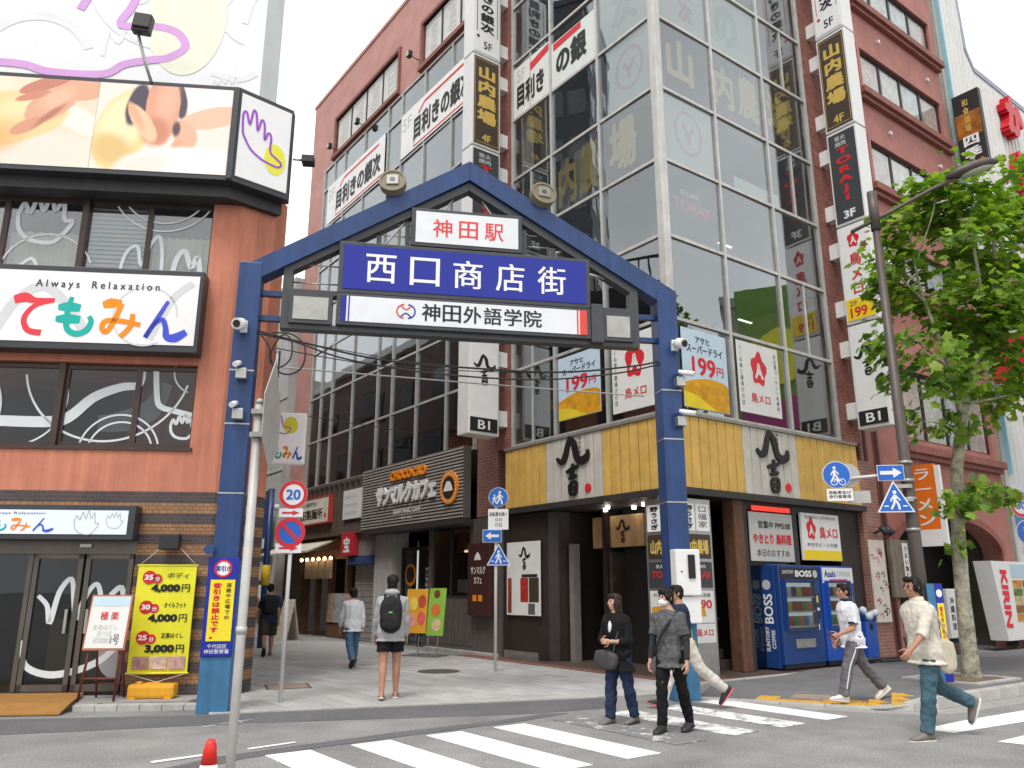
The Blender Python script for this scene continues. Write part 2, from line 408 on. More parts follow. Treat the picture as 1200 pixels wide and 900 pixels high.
road = flat('road', [(-250, -250), (250, -250), (250, 300), (-250, 300)], 0, m_asph, kind='structure', th=.1)
flat('asphalt_patch', [(-12, 9.05), (-5.76, 9.66), (-3.35, 10.45), (-1.3, 10.88), (.35, 11.25), (1.3, 11.75), (1.5, 12.82), (-.5, 12.36), (-3.5, 11.66), (-4.0, 11.12), (-6.4, 10.75), (-12, 10.3)], .005, m_asphd, road, th=.004)
flat('asphalt_patch', [(-3.4, 7.55), (-2.9, 8.45), (-2.3, 8.98), (-1.3, 9.85), (-.3, 10.55), (.4, 11.2), (.75, 11.3), (.2, 10.7), (-.9, 9.82), (-1.9, 9.02), (-2.6, 8.38), (-3.0, 7.7)], .006, m_asphd, road, th=.004)

# crosswalk stripes
FX = frame(-2.44, 8.51, 36.6)
for k in range(8):
    me = m_ptx if k in (4,) else (m_ptw if k in (5, 6) else m_pt)
    L = 2.25 if k < 4 else 2.05
    part('crosswalk_stripe', MB().box(k*.92, k*.92+.47, -L, 0, .003, .008), me, road, FX)
flat('crosswalk_stripe', [(4.83, 10.03), (5.6, 10.62), (7.3, 11.75), (7.6, 11.45), (6.4, 10.6), (5.05, 9.78)], .008, m_pt, road, th=.004)
flat('crosswalk_stripe', [(5.23, 9.24), (6.3, 10.0), (6.55, 9.75), (5.5, 9.0)], .008, m_pt, road, th=.004)
flat('edge_line', [(-3.45, 8.22), (-3.06, 8.57), (-3.02, 8.50), (-3.40, 8.15)], .009, m_pt, road, th=.003)
flat('edge_line', [(-2.73, 8.86), (-2.34, 9.23), (-2.31, 9.18), (-2.70, 8.80)], .009, m_pt, road, th=.003)
# sprayed survey mark
part('survey_mark', MB().stroke([(0, 0), (.16, .22), (.3, .38)], .025, y=0).stroke([(.1, .3), (.2, .22), (.12, .12), (.26, .1)], .02, y=0).stroke([(-.14, -.2), (-.03, -.06)], .02, y=0),
     m_ptw, road, Matrix.Translation((-3.55, 10.35, .011)) @ Matrix.Rotation(R(-90), 4, 'X'))

# tar seams in the carriageway
m_tar = mat('tar_seam', (.05, .05, .052), .6, var=.3, scale=8)
MT = Matrix.Translation((0, 0, .005)) @ Matrix.Rotation(R(-90), 4, 'X')
for pts, wd in (([(1.2, -7.6), (2.6, -8.7), (4.0, -9.1), (5.6, -9.0), (7.2, -9.4), (9, -10.3)], .018), ([(-6, -8.2), (-4.6, -8.9), (-3.2, -9.6), (-1.9, -10.1)], .012), ([(-3.4, -6.6), (-2.2, -7.4), (-.6, -7.6)], .012), ([(3.0, -8.2), (3.4, -7.6), (4.4, -7.2)], .01), ([(-1.0, -10.7), (-.6, -11.4), (-.4, -12.1)], .01)):
    P = [(a+random.uniform(-.04, .04), b+random.uniform(-.04, .04)) for a, b in catmull(pts, [1]*len(pts), 7)[0]]
    part('tar_seam', MB().stroke(P, wd, 0, .002, sub=1), m_tar, road, MT)
# alley paving: base sheet, near pavers one by one, the rest joined
def clip(poly, hp):
    for (px, py, nx, ny) in hp:
        out = []
        for i in range(len(poly)):
            a, b = poly[i], poly[(i+1) % len(poly)]
            da = (a[0]-px)*nx+(a[1]-py)*ny; db = (b[0]-px)*nx+(b[1]-py)*ny
            if da >= 0: out.append(a)
            if da*db < 0:
                t = da/(da-db); out.append((a[0]+(b[0]-a[0])*t, a[1]+(b[1]-a[1])*t))
        poly = out
        if len(poly) < 3: return []
    return poly
ax, ay = math.cos(R(-53.8)), math.sin(R(-53.8))       # FL x axis
nd = Vector((6.52, 2.02)).normalized()
HP = [(-4.0, 11.24, -nd.y, nd.x),                     # road edge
      (3.18-.807*.62, 15.25-.59*.62, -.807, -.59),     # entrance tiles
      (-4.15, 12.0, .807, .59),                        # orange building side
      (2.55, 13.2, -.95, .3)]
alley = flat('alley_paving', clip([(-40, 5), (10, 5), (10, 60), (-40, 60)], HP), .012, m_joint, kind='structure', th=.02)
pav = []
rw, rl, g = .3, .6, .005
i0 = -60
for i in range(-10, 60):
    for j in range(-50, 12):
        s0 = j*rl + (rl/2 if i % 2 else 0); o0 = i*rw
        c = FL @ Vector((s0+rl/2, -(o0+rw/2), 0))
        if c.y > 26 or c.y < 10.5 or c.x < -13: continue
        q = [FL @ Vector((a, -b, 0)) for a, b in ((s0+g, o0+g), (s0+rl-g, o0+g), (s0+rl-g, o0+rw-g), (s0+g, o0+rw-g))]
        poly = clip([(v.x, v.y) for v in q], HP)
        if not poly: continue
        A = abs(sum(poly[k][0]*poly[(k+1) % len(poly)][1]-poly[(k+1) % len(poly)][0]*poly[k][1] for k in range(len(poly)))/2)
        if A < .01: continue
        full = A > (rl-2*g)*(rw-2*g)*.999
        # visible share of the alley floor between the gate posts
        px = 600+961*c.x/c.y
        pav.append((c.y if -100 < px+0 < 830 and px > 262 else 99+c.y, full, c, poly))
pav.sort(key=lambda t: t[0])
pm = MB().box(-rl/2+g, rl/2-g, -rw/2+g, rw/2-g, -.02, 0); pmesh = pm.mesh('paver')
rest = MB()
for n_, (d, full, c, poly) in enumerate(pav):
    z = .02+random.uniform(-.0015, .0015)
    if n_ < 300:
        if full: part('paver', pmesh, m_pav, alley, frame(c.x, c.y, -53.8, z)@Matrix.Rotation(R(random.uniform(-.25, .25)), 4, 'X'))
        else: part('paver', MB().slab([(a-c.x, b-c.y) for a, b in poly], -.02, 0), m_pav, alley, Matrix.Translation((c.x, c.y, z)))
    else: rest.slab(poly, z-.02, z)
part('pavers_beyond', rest, m_pav, alley, kind='stuff')
part('edge_kerb', MB().box(0, 6.75, -.1, 0, -.05, .024), m_conc, alley, frame(-4.0, 11.23, 17.2))
# inspection covers
def cover(name, label, x, y, r, sq=False, m=m_iron):
    t = thing(name, label, 'manhole cover', frame(x, y, 20, .022))
    if sq:
        part('frame', MB().box(-r, r, -r, r, -.01, .004), m_iron, t); part('lid', MB().box(-r+.04, r-.04, -r+.04, r-.04, 0, .007), m, t)
    else:
        n = 32; part('frame', MB().slab([(r*math.cos(2*math.pi*i/n), r*math.sin(2*math.pi*i/n)) for i in range(n)], -.01, .004), m_iron, t)
        lid = MB().slab([((r-.03)*math.cos(2*math.pi*i/n), (r-.03)*math.sin(2*math.pi*i/n)) for i in range(n)], 0, .006)
        for k in range(-3, 4): lid.box(k*r*.22-.015, k*r*.22+.015, -r*.6, r*.6, .006, .009)
        part('lid', lid, m, t)
cover('manhole_cover', 'round dark iron manhole cover in the pale alley paving', -1.45, 16.6, .42)
cover('manhole_cover', 'square brown utility cover in the alley paving by the speed sign', -3.75, 14.1, .36, True, mat('cover_brown', (.3, .23, .18), .8, var=.25, scale=6))

# entrance apron along the glass building (dark deck with red border)
apron = part('entrance_apron', MB().box(-7.0, .55, -.62, 2.6, -.02, .028), m_btile, None, FL); apron['kind'] = 'structure'
for k in range(8):
    part('deck_strip', MB().box(-5.6, -.2, -.28+k*.2, -.28+k*.2+.185, .02, .034), m_bdeck, apron, FL)
part('front_border', MB().box(.62, 6.9, -.55, 2.4, -.02, .03), m_bdeck, apron, FR)
part('stone_edge', MB().box(-.55, 6.9, -.68, -.55, -.05, .036, b=.008), m_conc, apron, FR)

# street-side pavement, ramped to its kerb
def zw(x, y):
    return .016 + .115*ss(4.95, 5.9, x)*(1-.6*ss(14.5, 17.5, y-(x-6)*.73))
walk = MB(); vid = {}; VV = []; FFc = []
def kerb_line(u):
    pts = [(2.75, 12.62), (3.5, 12.25), (4.4, 11.82), (5.0, 11.53), (5.45, 11.5), (5.9, 11.72), (7.93, 13.15), (14, 17.4), (40, 36)]
    return pts
KL = kerb_line(0)
def bfoot(p):                                        # matching point on the building side
    x, y = p; d = (x-3.18)*.807+(y-15.25)*.59
    d = max(-.1, d); q = FR @ Vector((d, -.68, 0)); return (q.x, q.y)
KP = []
for i in range(len(KL)-1):
    n = 6 if i < 6 else 14
    for k in range(n): t = k/n; KP.append((KL[i][0]*(1-t)+KL[i+1][0]*t, KL[i][1]*(1-t)+KL[i+1][1]*t))
KP.append(KL[-1]); V, Fc = [], []; nr = 10
for p in KP:
    q = bfoot(p)
    for r_ in range(nr+1):
        t = r_/nr; x, y = p[0]*(1-t)+q[0]*t, p[1]*(1-t)+q[1]*t; V.append((x, y, zw(x, y)))
for i in range(len(KP)-1):
    for r_ in range(nr): a = i*(nr+1)+r_; Fc.append((a, a+nr+1, a+nr+2, a+1))
walk.add(V, Fc, 0, True)
sidewalk = part('sidewalk', walk, m_walk, None); sidewalk['kind'] = 'structure'
# kerb stones
def arc(pts, step):
    out = []; acc = 0; seg = []
    for a, b in zip(pts, pts[1:]):
        a, b = Vector(a), Vector(b); L = (b-a).length; u = 0
        while u < L: out.append(tuple(a+(b-a)*(u/L))); u += .05
    return out
dense = arc(KL[:8], .05)
i = 0
while i < len(dense)-13:
    a, b = Vector(dense[i]), Vector(dense[i+12]); d = (b-a); ang = math.degrees(math.atan2(d.y, d.x)); L = d.length
    za, zb = zw(a.x, a.y), zw(b.x, b.y); wd = .2
    mb = MB(); mb.add([(0.004, -.02, -.1), (L-.004, -.02, -.1), (L-.004, wd, -.1), (.004, wd, -.1), (.004, 0, za+.008), (L-.004, 0, zb+.008), (L-.004, wd, zb+.008), (.004, wd, za+.008)],
                      [(0, 3, 2, 1), (4, 5, 6, 7), (0, 1, 5, 4), (1, 2, 6, 5), (2, 3, 7, 6), (3, 0, 4, 7)])
    part('kerb_stone', mb, m_conc, sidewalk, frame(a.x, a.y, ang)); i += 12
part('gutter', MB().slab([(2.7, 12.55), (5.0, 11.46), (5.5, 11.42), (5.95, 11.66), (14, 17.3), (14.2, 17.0), (6.1, 11.35), (5.55, 11.1), (4.95, 11.2), (2.6, 12.3)], -.02, .006), m_concd, sidewalk)
# yellow tactile blocks
FT = frame(3.55, 12.42, -25.5)
for j in range(2):
    for k in range(6):
        if j == 1 and k in (1, 2): continue
        x, y = k*.305, j*.305
        c = FT @ Vector((x+.15, y+.15, 0)); z = zw(c.x, c.y)
        mb = MB().box(x, x+.297, y, y+.297, z-.03, z+.006)
        for a in range(5):
            for b in range(5): mb.box(x+.03+a*.055, x+.052+a*.055, y+.03+b*.055, y+.052+b*.055, z+.006, z+.011)
        part('tactile_block', mb, m_yel, sidewalk, FT)
for k in range(3):
    c = FT @ Vector((1.83+.15, .305*k+.15, 0)); z = zw(c.x, c.y)
    part('tactile_block', MB().box(1.83, 2.12, .305*k, .305*k+.297, z-.03, z+.006), m_yel, sidewalk, FT)
part('utility_cover', MB().box(.45, .98, .45, 1.0, 0, .026), mat('cover_brown', ()), sidewalk, FT)
# tree pit
FP = frame(7.55, 14.15, 35)
zp = zw(7.6, 14.2)
for a in ((-.75, .75, -.62, -.5), (-.75, .75, .5, .62), (-.75, -.63, -.495, .495), (.63, .75, -.495, .495)):
    part('pit_kerb', MB().box(a[0], a[1], a[2], a[3], zp-.1, zp+.03, b=.01), m_conc, sidewalk, FP)
mb = MB(); V = []; n = 14
for i in range(n+1):
    for j in range(n+1):
        x, y = -.63+1.26*i/n, -.5+1.0*j/n
        V.append((x, y, zp+.008+.035*mnoise.noise((x*4, y*4, 1))+.03*math.exp(-(x*x+y*y)*6)))
mb.add(V, [(i*(n+1)+j, (i+1)*(n+1)+j, (i+1)*(n+1)+j+1, i*(n+1)+j+1) for i in range(n) for j in range(n)], 0, True)
part('pit_soil', mb, m_soil, sidewalk, FP, kind='stuff')
# ================================================================== GLASS CORNER BUILDING
m_alu = mat('aluminium_mullion', (.55, .54, .51), .4, metal=.35, var=.12, scale=4, streak=.15)
m_alud = mat('mullion_dark', (.3, .29, .275), .45, metal=.4, var=.15, scale=4)
m_gls = mat_glass('curtain_glass', (.82, .85, .84), 2.5, wob=.06)
m_glsd = mat_glass('shop_glass', (.72, .73, .72), 1.55, wob=.03)
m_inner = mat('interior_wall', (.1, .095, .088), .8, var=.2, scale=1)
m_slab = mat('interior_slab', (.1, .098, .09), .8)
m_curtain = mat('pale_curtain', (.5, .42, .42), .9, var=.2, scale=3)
m_col = mat_brick('column_brick', (.3, .125, .095), (.24, .095, .075), (.33, .25, .21), .23, .075, .008, .6)
m_brick1 = mat('column_brick_red', (.27, .11, .085), .75, var=.3, scale=5)
m_mortar = mat('column_mortar', (.25, .18, .15), .9)
m_yslat = mat('yellow_bamboo_slat', (.63, .395, .1), .5, var=.16, scale=3, streak=.12)
m_wslat = mat('pale_slat', (.55, .52, .47), .5, var=.12, scale=3, streak=.1)
m_dark = mat('dark_trim', (.035, .033, .033), .5, var=.2)
m_dbrown = mat('dark_brown_panel', (.03, .022, .02), .45, var=.25, scale=3)
m_black = plain('print_black', (.012, .011, .011), .5)
m_white = plain('print_white', (.8, .8, .79), .45)
m_red = plain('print_red', (.62, .02, .03), .45)
m_gold = plain('print_gold', (.62, .43, .1), .45)
m_wbox = plain('sign_box_white', (.74, .74, .73), .4, var=.05, scale=3)
m_steel = mat('brushed_steel', (.42, .42, .41), .35, metal=.8, var=.15, scale=8)
m_wood = mat('wood_post', (.14, .065, .035), .6, var=.3, scale=6, streak=.25)

m_shadow0 = mat('lobby_shade', (.018, .015, .013), .75, var=.3)  # near-black: the lobby's shade is put into its wall colour
bld = thing('corner_building', 'glass curtain walled corner building with yellow slatted fascia above its dark entrance', 'building', frame(3.18, 15.25, 36.2))
ROWS = [5.02, 6.95, 8.78, 10.55, 12.32, 14.15, 15.95, 17.8, 19.6]
LV = [-5.3, -3.62, -1.83, -.06]; RV = [.08, 1.88, 3.83, 5.68]
# solid core behind the rooms, floor plates and roof (frame of the building: x street side, y up the alley)
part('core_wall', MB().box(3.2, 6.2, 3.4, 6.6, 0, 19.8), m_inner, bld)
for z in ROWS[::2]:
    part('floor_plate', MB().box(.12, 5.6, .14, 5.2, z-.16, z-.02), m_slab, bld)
part('roof', MB().box(-.05, 6.95, -.05, 6.95, 19.75, 20.1), m_alud, bld)
# corner post
part('corner_post', MB().box(-.1, .1, -.1, .1, 5.0, 19.75, b=.02), m_alu, bld)
# mullions
def mullions(F, vs_, half, sgn):
    for i, x in enumerate(vs_):
        if i == (len(vs_)-1 if sgn < 0 else 0): continue
        part('mullion', MB().box(x-.035, x+.035, -.06, .06, 5.0, 19.75), m_alu, bld, F)
    a, b = min(vs_), max(vs_)
    for z in ROWS:
        part('transom', MB().box(a, b, -.045, .05, z-.035, z+.035), m_alu, bld, F)
    e = vs_[0] if sgn < 0 else vs_[-1]
    # narrow opening lights in the end bay
    for k, z in enumerate(ROWS[:-1]):
        if k % 2 == 1 or k == 0 and sgn < 0:
            part('mullion', MB().box(half-.025, half+.025, -.035, .04, z+.04, ROWS[k+1]-.04), m_alu, bld, F)
mullions(FL, LV, -4.5, -1); mullions(FR, RV, 4.8, 1)
random.seed(5)
for F, vs_ in ((FL, LV), (FR, RV)):
    for a, b in zip(vs_, vs_[1:]):
        for z0, z1 in zip(ROWS, ROWS[1:]):
            cx, cz = (a+b)/2, (z0+z1)/2; hw, hh = (b-a)/2-.036, (z1-z0)/2-.036
            W = F @ Matrix.Translation((cx, 0, cz)) @ Matrix.Rotation(R(random.uniform(-.35, .35)), 4, 'X') @ Matrix.Rotation(R(random.uniform(-.35, .35)), 4, 'Z')
            part('pane', MB().box(-hw, hw, -.006, .006, -hh, hh), m_gls, bld, W)
# curtains in some alley-side bays
def curtain(F, x0, x1, z0, z1, m=m_curtain, y=.16):
    mb = MB(); n = int((x1-x0)/.04); V = []
    for i in range(n+1):
        x = x0+(x1-x0)*i/n; d = .03*math.sin(i*1.3)+.015*math.sin(i*.37)
        V += [(x, y+d, z0), (x, y+d, z1)]
    mb.add(V, [(2*i, 2*i+2, 2*i+3, 2*i+1) for i in range(n)], 0, True)
    return part('curtain', mb, m, bld, F)
curtain(FL, -3.0, -2.35, 10.7, 12.25); curtain(FL, -2.2, -1.95, 10.7, 12.2); curtain(FL, -5.1, -4.6, 12.5, 14.1); curtain(FL, -3.5, -3.2, 10.7, 12.2)
curtain(FL, -4.3, -3.75, 12.4, 14.0, m_inner); curtain(FL, -5.2, -3.7, 5.2, 6.9, m_inner)
# ceiling lamps seen inside
m_lamp = plain('lamp_glow', (1, .96, .88), .5, emit=1.6)
for F, x, y, z in ((FR, 3.3, 1.2, 9.9), (FR, 3.6, 1.0, 7.9)):
    part('ceiling_light', MB().box(x, x+.5, y, y+.05, z, z+.03), m_lamp, bld, F)
# brick columns at both ends: each course of bricks
def column(F, x0, x1, y0, y1, z0, z1):
    core = part('brick_column', MB().box(x0+.012, x1-.012, y0+.012, y1, z0, z1), m_mortar, bld, F)
    mb = MB(); h, wd = .075, .22; z = z0; r = 0
    while z < z1-h:
        x = x0-(wd/2 if r % 2 else 0)
        while x < x1-.02:
            a, b = max(x, x0), min(x+wd-.012, x1)
            if b-a > .03: d = random.uniform(-.004, .004); mb.box(a, b, y0+d, y0+.1, z, z+h-.012)
            x += wd
        z += h; r += 1
    part('bricks', mb, m_brick1, core, F, kind='stuff')
column(FL, -6.05, -5.36, -.05, .6, 5.01, 19.7); column(FR, 5.75, 6.55, -.05, .6, 5.01, 19.7)
# flank of the right column
part('column_flank', MB().box(6.56, 7.05, .02, .6, 0, 19.7), m_col, bld, FR)
part('column_flank', MB().box(-7.02, -6.06, .06, .6, 3.4, 19.7), m_col, bld, FL)
# gutter pipe down the right column
part('drain_pipe', MB().tube([FR.inverted() @ FR @ Vector((6.62, -.1, z)) for z in (4.6, 12, 19.5)], .045, 8), mat('pipe_brown', (.2, .1, .085), .5), bld, FR)

# ---- yellow fascia
def fascia(F, x0, x1, w0, w1):
    fb = part('fascia_board', MB().box(x0, x1, -.02, .12, 3.4, 5.0), m_dark, bld, F)
    n = round((x1-x0)/.27); st = (x1-x0)/n
    for i in range(n):
        a = x0+i*st; pale = w0 <= a+st/2 <= w1
        part('slat', MB().box(a+.011, a+st-.011, -.055-random.uniform(0, .004), -.021, 3.5, 4.93, b=.008), m_wslat if pale else m_yslat, fb, F)
    part('fascia_top', MB().box(x0-.02, x1+.02, -.09, .1, 4.935, 5.0), m_alud, fb, F)
    part('fascia_edge', MB().box(x0-.03, x1+.05, -.14, .1, 3.36, 3.495), m_dark, fb, F)
    return fb
f1 = fascia(FL, -5.6, -.12, -4.0, -1.95); f2 = fascia(FR, .12, 6.3, 1.95, 3.85)
m_brush = mat('brush_black', (.014, .013, .013), .4, var=.1)
def hachi(parent, F, x, z, s, y, th, m=m_brush):
    """brush-written character pair, one under the other"""
    mb = MB()
    mb.stroke([(x-.42*s, z+.18*s), (x-.3*s, z+.1*s), (x-.2*s, z+.16*s), (x-.1*s, z+.42*s), (x-.05*s, z+.5*s)], [.05*s, .1*s, .13*s, .1*s, .06*s], y, th)
    mb.stroke([(x-.08*s, z+.52*s), (x+.06*s, z+.38*s), (x+.12*s, z+.16*s), (x+.24*s, z+.06*s), (x+.4*s, z+.12*s), (x+.42*s, z+.24*s)], [.06*s, .14*s, .13*s, .15*s, .13*s, .03*s], y-.002, th)
    mb.stroke([(x-.16*s, z-.1*s), (x, z-.06*s), (x+.16*s, z-.02*s)], [.05*s, .09*s, .05*s], y, th)
    mb.stroke([(x+.02*s, z+.04*s), (x, z-.1*s), (x-.01*s, z-.24*s)], [.05*s, .08*s, .07*s], y-.002, th)
    mb.stroke([(x-.1*s, z-.22*s), (x+.0*s, z-.2*s), (x+.12*s, z-.18*s)], [.04*s, .08*s, .05*s], y-.001, th)
    mb.stroke([(x-.08*s, z-.32*s), (x-.06*s, z-.48*s), (x+.08*s, z-.48*s), (x+.1*s, z-.3*s), (x-.06*s, z-.31*s)], [.06*s]*5, y-.003, th)
    mb.stroke([(x-.05*s, z-.4*s), (x+.08*s, z-.39*s)], .08*s, y, th)
    part('brush_lettering', mb, m, parent, F)
hachi(f1, FL, -3.0, 4.26, 1.27, -.1, .04); hachi(f2, FR, 2.95, 4.24, 1.27, -.1, .04)
for fb, F, x in ((f1, FL, -3.0), (f2, FR, 2.95)):
    txt(fb, 'はちきち', (x+.2, x+.29, 4.5, 4.9), m_brush, -.062, F, vert=True, bold=.03)
    part('red_seal', MB().ring(x+.5, 3.72, .1, -.075, -.052, 14), m_red, fb, F)

# ---- ground floor of the glass building
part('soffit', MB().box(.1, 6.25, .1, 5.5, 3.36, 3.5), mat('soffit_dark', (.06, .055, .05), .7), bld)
for x, y in ((.5, .9), (.6, 1.5), (.9, 2.1), (.4, 2.4), (.8, 2.9)):
    part('downlight', MB().ring(0, 0, .045, -.03, .03, 12), plain('downlight_glow', (1, .95, .85), .4, emit=14), bld, WM[bld.name] @ Matrix.Translation((x, y, 3.32)) @ Matrix.Rotation(R(90), 4, 'X'))
# back of the lobby
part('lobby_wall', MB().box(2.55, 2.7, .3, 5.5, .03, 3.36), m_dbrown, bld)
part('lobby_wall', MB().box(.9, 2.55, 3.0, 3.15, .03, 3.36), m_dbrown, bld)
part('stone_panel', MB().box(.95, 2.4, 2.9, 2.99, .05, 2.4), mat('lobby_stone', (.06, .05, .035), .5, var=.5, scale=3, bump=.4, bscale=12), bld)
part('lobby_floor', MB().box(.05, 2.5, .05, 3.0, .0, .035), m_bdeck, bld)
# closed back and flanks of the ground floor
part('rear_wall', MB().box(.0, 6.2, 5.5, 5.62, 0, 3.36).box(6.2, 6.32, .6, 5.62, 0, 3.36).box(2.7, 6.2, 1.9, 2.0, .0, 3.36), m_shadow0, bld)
# curved dark wall left of the lobby with a poster board
V = []; mb = MB()
cw = [(-5.75, .02), (-5.0, .02), (-4.4, .03), (-4.1, .1), (-3.95, .28), (-3.9, .6), (-3.9, 2.2)]
mb.slab(cw+[(-5.75, 2.2)], .03, 3.34); part('entrance_wall', mb, m_dbrown, bld, FL)
part('metal_skirting', MB().box(-5.7, -4.4, -.008, .018, .03, .2), m_steel, bld, FL)
part('door_jamb', MB().box(-3.85, -3.7, .5, .7, .03, 2.6), m_alud, bld, FL)
# lit wooden sign board inside the porch
sb = part('porch_sign', MB().box(-3.6, -1.95, 1.02, 1.1, 2.5, 3.2, b=.01), mat('sign_wood', (.5, .3, .14), .5, var=.2, streak=.2, scale=3), bld, FL)
hachi(sb, FL, -2.6, 2.85, .5, 1.015, .003)
part('porch_panel', MB().box(-1.85, -1.1, 1.0, 1.08, 2.35, 3.25), mat('porch_lit_panel', (.5, .42, .27), .5, emit=.15), bld, FL)
part('dark_door', MB().box(-1.7, -1.15, 1.2, 1.28, .05, 2.3), m_black, bld, FL)
part('dark_door', MB().box(-1.05, -.5, 1.25, 1.33, .05, 2.9), mat('porch_maroon', (.07, .03, .028), .5), bld, FL)
txt(bld, 'TORAJI', (-1.6, -1.3, .7, 1.75), m_red, 1.19, FL, vert=True, bold=.03)
txt(bld, '焼肉', (-1.6, -1.3, 1.85, 2.15), m_wbox, 1.19, FL, vert=True)
# street front: posts, stairs, shop window
for x in (1.55, 1.78):
    pass
part('wood_post', MB().box(1.62, 1.92, .0, .3, .03, 3.4, b=.02), m_wood, bld, FR)
part('door_panel', MB().box(1.1, 1.15, .9, 1.6, .03, 3.36), m_dark, bld, FR)
for k in range(9):
    part('stair_step', MB().box(1.42, 1.95, .5+k*.26, .8+k*.26, .03+k*.2, .22+k*.2), m_bdeck, bld, FR)
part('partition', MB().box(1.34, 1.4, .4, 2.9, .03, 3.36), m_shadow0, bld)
part('stair_rail', MB().tube([(1.55, .5, 1.0), (1.55, 2.4, 2.5)], .03, 8), m_dark, bld, FR)
part('gold_panel', MB().box(1.42, 1.6, 1.6, 1.68, 1.9, 3.36), mat('gold_panel', (.32, .2, .08), .5, var=.25, scale=8, emit=.06), bld, FR)
txt(bld, '居酒屋・個室', (1.44, 1.58, 2.0, 3.2), m_black, 1.59, FR, vert=True)
part('shop_frame', MB().box(1.93, 2.08, .05, .25, .03, 3.36).box(3.62, 3.8, .05, .25, .03, 3.36).box(5.35, 5.5, .05, .25, .03, 3.36).box(2.08, 5.35, .06, .24, 3.2, 3.36), m_dark, bld, FR)
part('shop_window', MB().box(2.09, 3.61, .12, .135, .03, 3.19), m_glsd, bld, FR)
part('end_pier', MB().box(5.5, 6.3, .1, .6, .03, 3.36), m_dbrown, bld, FR)
part('end_pier', MB().box(6.3, 7.05, -.03, .58, .03, 4.6), m_col, bld, FR)

# ---- things fixed to or in the building
def sign_panel(name, label, F, x0, x1, z0, z1, y0, y1, m, cat='sign', group=None, frm=None):
    t = thing(name, label, cat, F, ((x0+x1)/2, y0, z0), group=group)
    part('panel', MB().box(x0, x1, y0, y1, z0, z1, b=.006), m, t, F)
    if frm:
        w = .035
        part('frame', MB().box(x0-w, x1+w, y0-.015, y1+.01, z1, z1+w).box(x0-w, x1+w, y0-.015, y1+.01, z0-w, z0).box(x0-w, x0, y0-.015, y1+.01, z0, z1).box(x1, x1+w, y0-.015, y1+.01, z0, z1), frm, t, F)
    return t
m_beer = mat('beer_amber', (.62, .3, .015), .4, var=.3, scale=5)
m_beerl = mat('beer_yellow', (.72, .55, .03), .4, var=.15, scale=3)
m_sky = plain('poster_blue', (.5, .62, .72), .5)
m_poster = plain('poster_white', (.7, .7, .68), .5)
m_lgrey = plain('poster_grey', (.5, .5, .48), .5)
def beer(F, x0, x1, z0, z1, y, label):
    t = sign_panel('beer_poster', label, F, x0, x1, z0, z1, y, y+.012, m_sky, 'poster')
    w, h = x1-x0, z1-z0
    yy = y-.001
    pts = [(x0+w*i/12, z0+h*(.30+.1*math.sin(i/12*math.pi*.8))) for i in range(13)]
    part('beer_print', MB().prism([(x0+.01, z0+.01)]+pts[:-1]+[(x1-.01, z0+h*.33), (x1-.01, z0+.01)], yy-.001, yy), m_beer, t, F)
    part('beer_print', MB().prism([(x0+.01, z0+.01), (x0+.01, z0+h*.2), (x0+w*.3, z0+h*.16), (x0+w*.7, z0+.01)], yy-.003, yy-.002), m_beerl, t, F)
    txt(t, 'アサヒ', (x0+w*.3, x0+w*.62, z0+h*.83, z0+h*.92), m_black, yy-.002, F, bold=.03)
    txt(t, 'スーパードライ', (x0+w*.1, x0+w*.9, z0+h*.7, z0+h*.81), m_black, yy-.002, F, bold=.03)
    txt(t, '199', (x0+w*.2, x0+w*.72, z0+h*.42, z0+h*.66), m_red, yy-.004, F, bold=.03)
    txt(t, '円', (x0+w*.74, x0+w*.9, z0+h*.46, z0+h*.58), m_red, yy-.004, F, bold=.02)
    return t
def bird(t, F, cx, cz, r, y, m=None):
    """red flame-shaped bird emblem"""
    m = m or m_red
    pts = []
    for i in range(24):
        a = 2*math.pi*i/24; k = 1+.16*math.sin(5*a+.6)
        pts.append((cx+r*.72*k*math.cos(a), cz+r*k*math.sin(a)*(1.15 if math.sin(a) > 0 else .9)))
    part('bird_emblem', MB().prism(pts, y-.002, y), m, t, F)
    part('bird_emblem', MB().stroke([(cx-r*.35, cz-r*.5), (cx-.1*r, cz), (cx, cz+r*.45), (cx+.12*r, cz), (cx+r*.35, cz-r*.5)], r*.2, y-.004).ring(cx, cz-.1*r, r*.16, y-.005, y-.003, 12), m_poster, t, F)
def melo(F, x0, x1, z0, z1, y, label):
    t = sign_panel('izakaya_poster', label, F, x0, x1, z0, z1, y, y+.012, m_poster, 'poster'); w, h = x1-x0, z1-z0
    bird(t, F, x0+w*.5, z0+h*.62, h*.22, y-.001)
    txt(t, '鳥メロ', (x0+w*.27, x0+w*.73, z0+h*.16, z0+h*.3), m_red, y-.003, F, bold=.025)
    txt(t, 'つくね串と唐揚げの店', (x0+w*.05, x0+w*.12, z0+h*.1, z0+h*.92), m_black, y-.003, F, vert=True)
    txt(t, '名古屋コーチン一本勝負', (x0+w*.88, x0+w*.95, z0+h*.1, z0+h*.92), m_black, y-.003, F, vert=True)
    return t
beer(FL, -3.5, -2.05, 5.35, 6.85, -.03, 'pale blue beer poster with red 199 on the alley-side glass')
melo(FL, -1.68, -.3, 5.2, 6.85, -.03, 'white poster with red bird emblem on the alley-side glass')
beer(FR, .3, 1.7, 5.12, 6.8, -.03, 'beer poster with red 199 on the street-side corner pane')
melo(FR, 2.05, 3.5, 5.25, 6.85, -.03, 'white poster with red bird emblem on the street-side glass')
part('pane_sticker', MB().stroke([(2.5, 10.8), (4.2, 10.8)], .3, .025), m_poster, bld, FR)
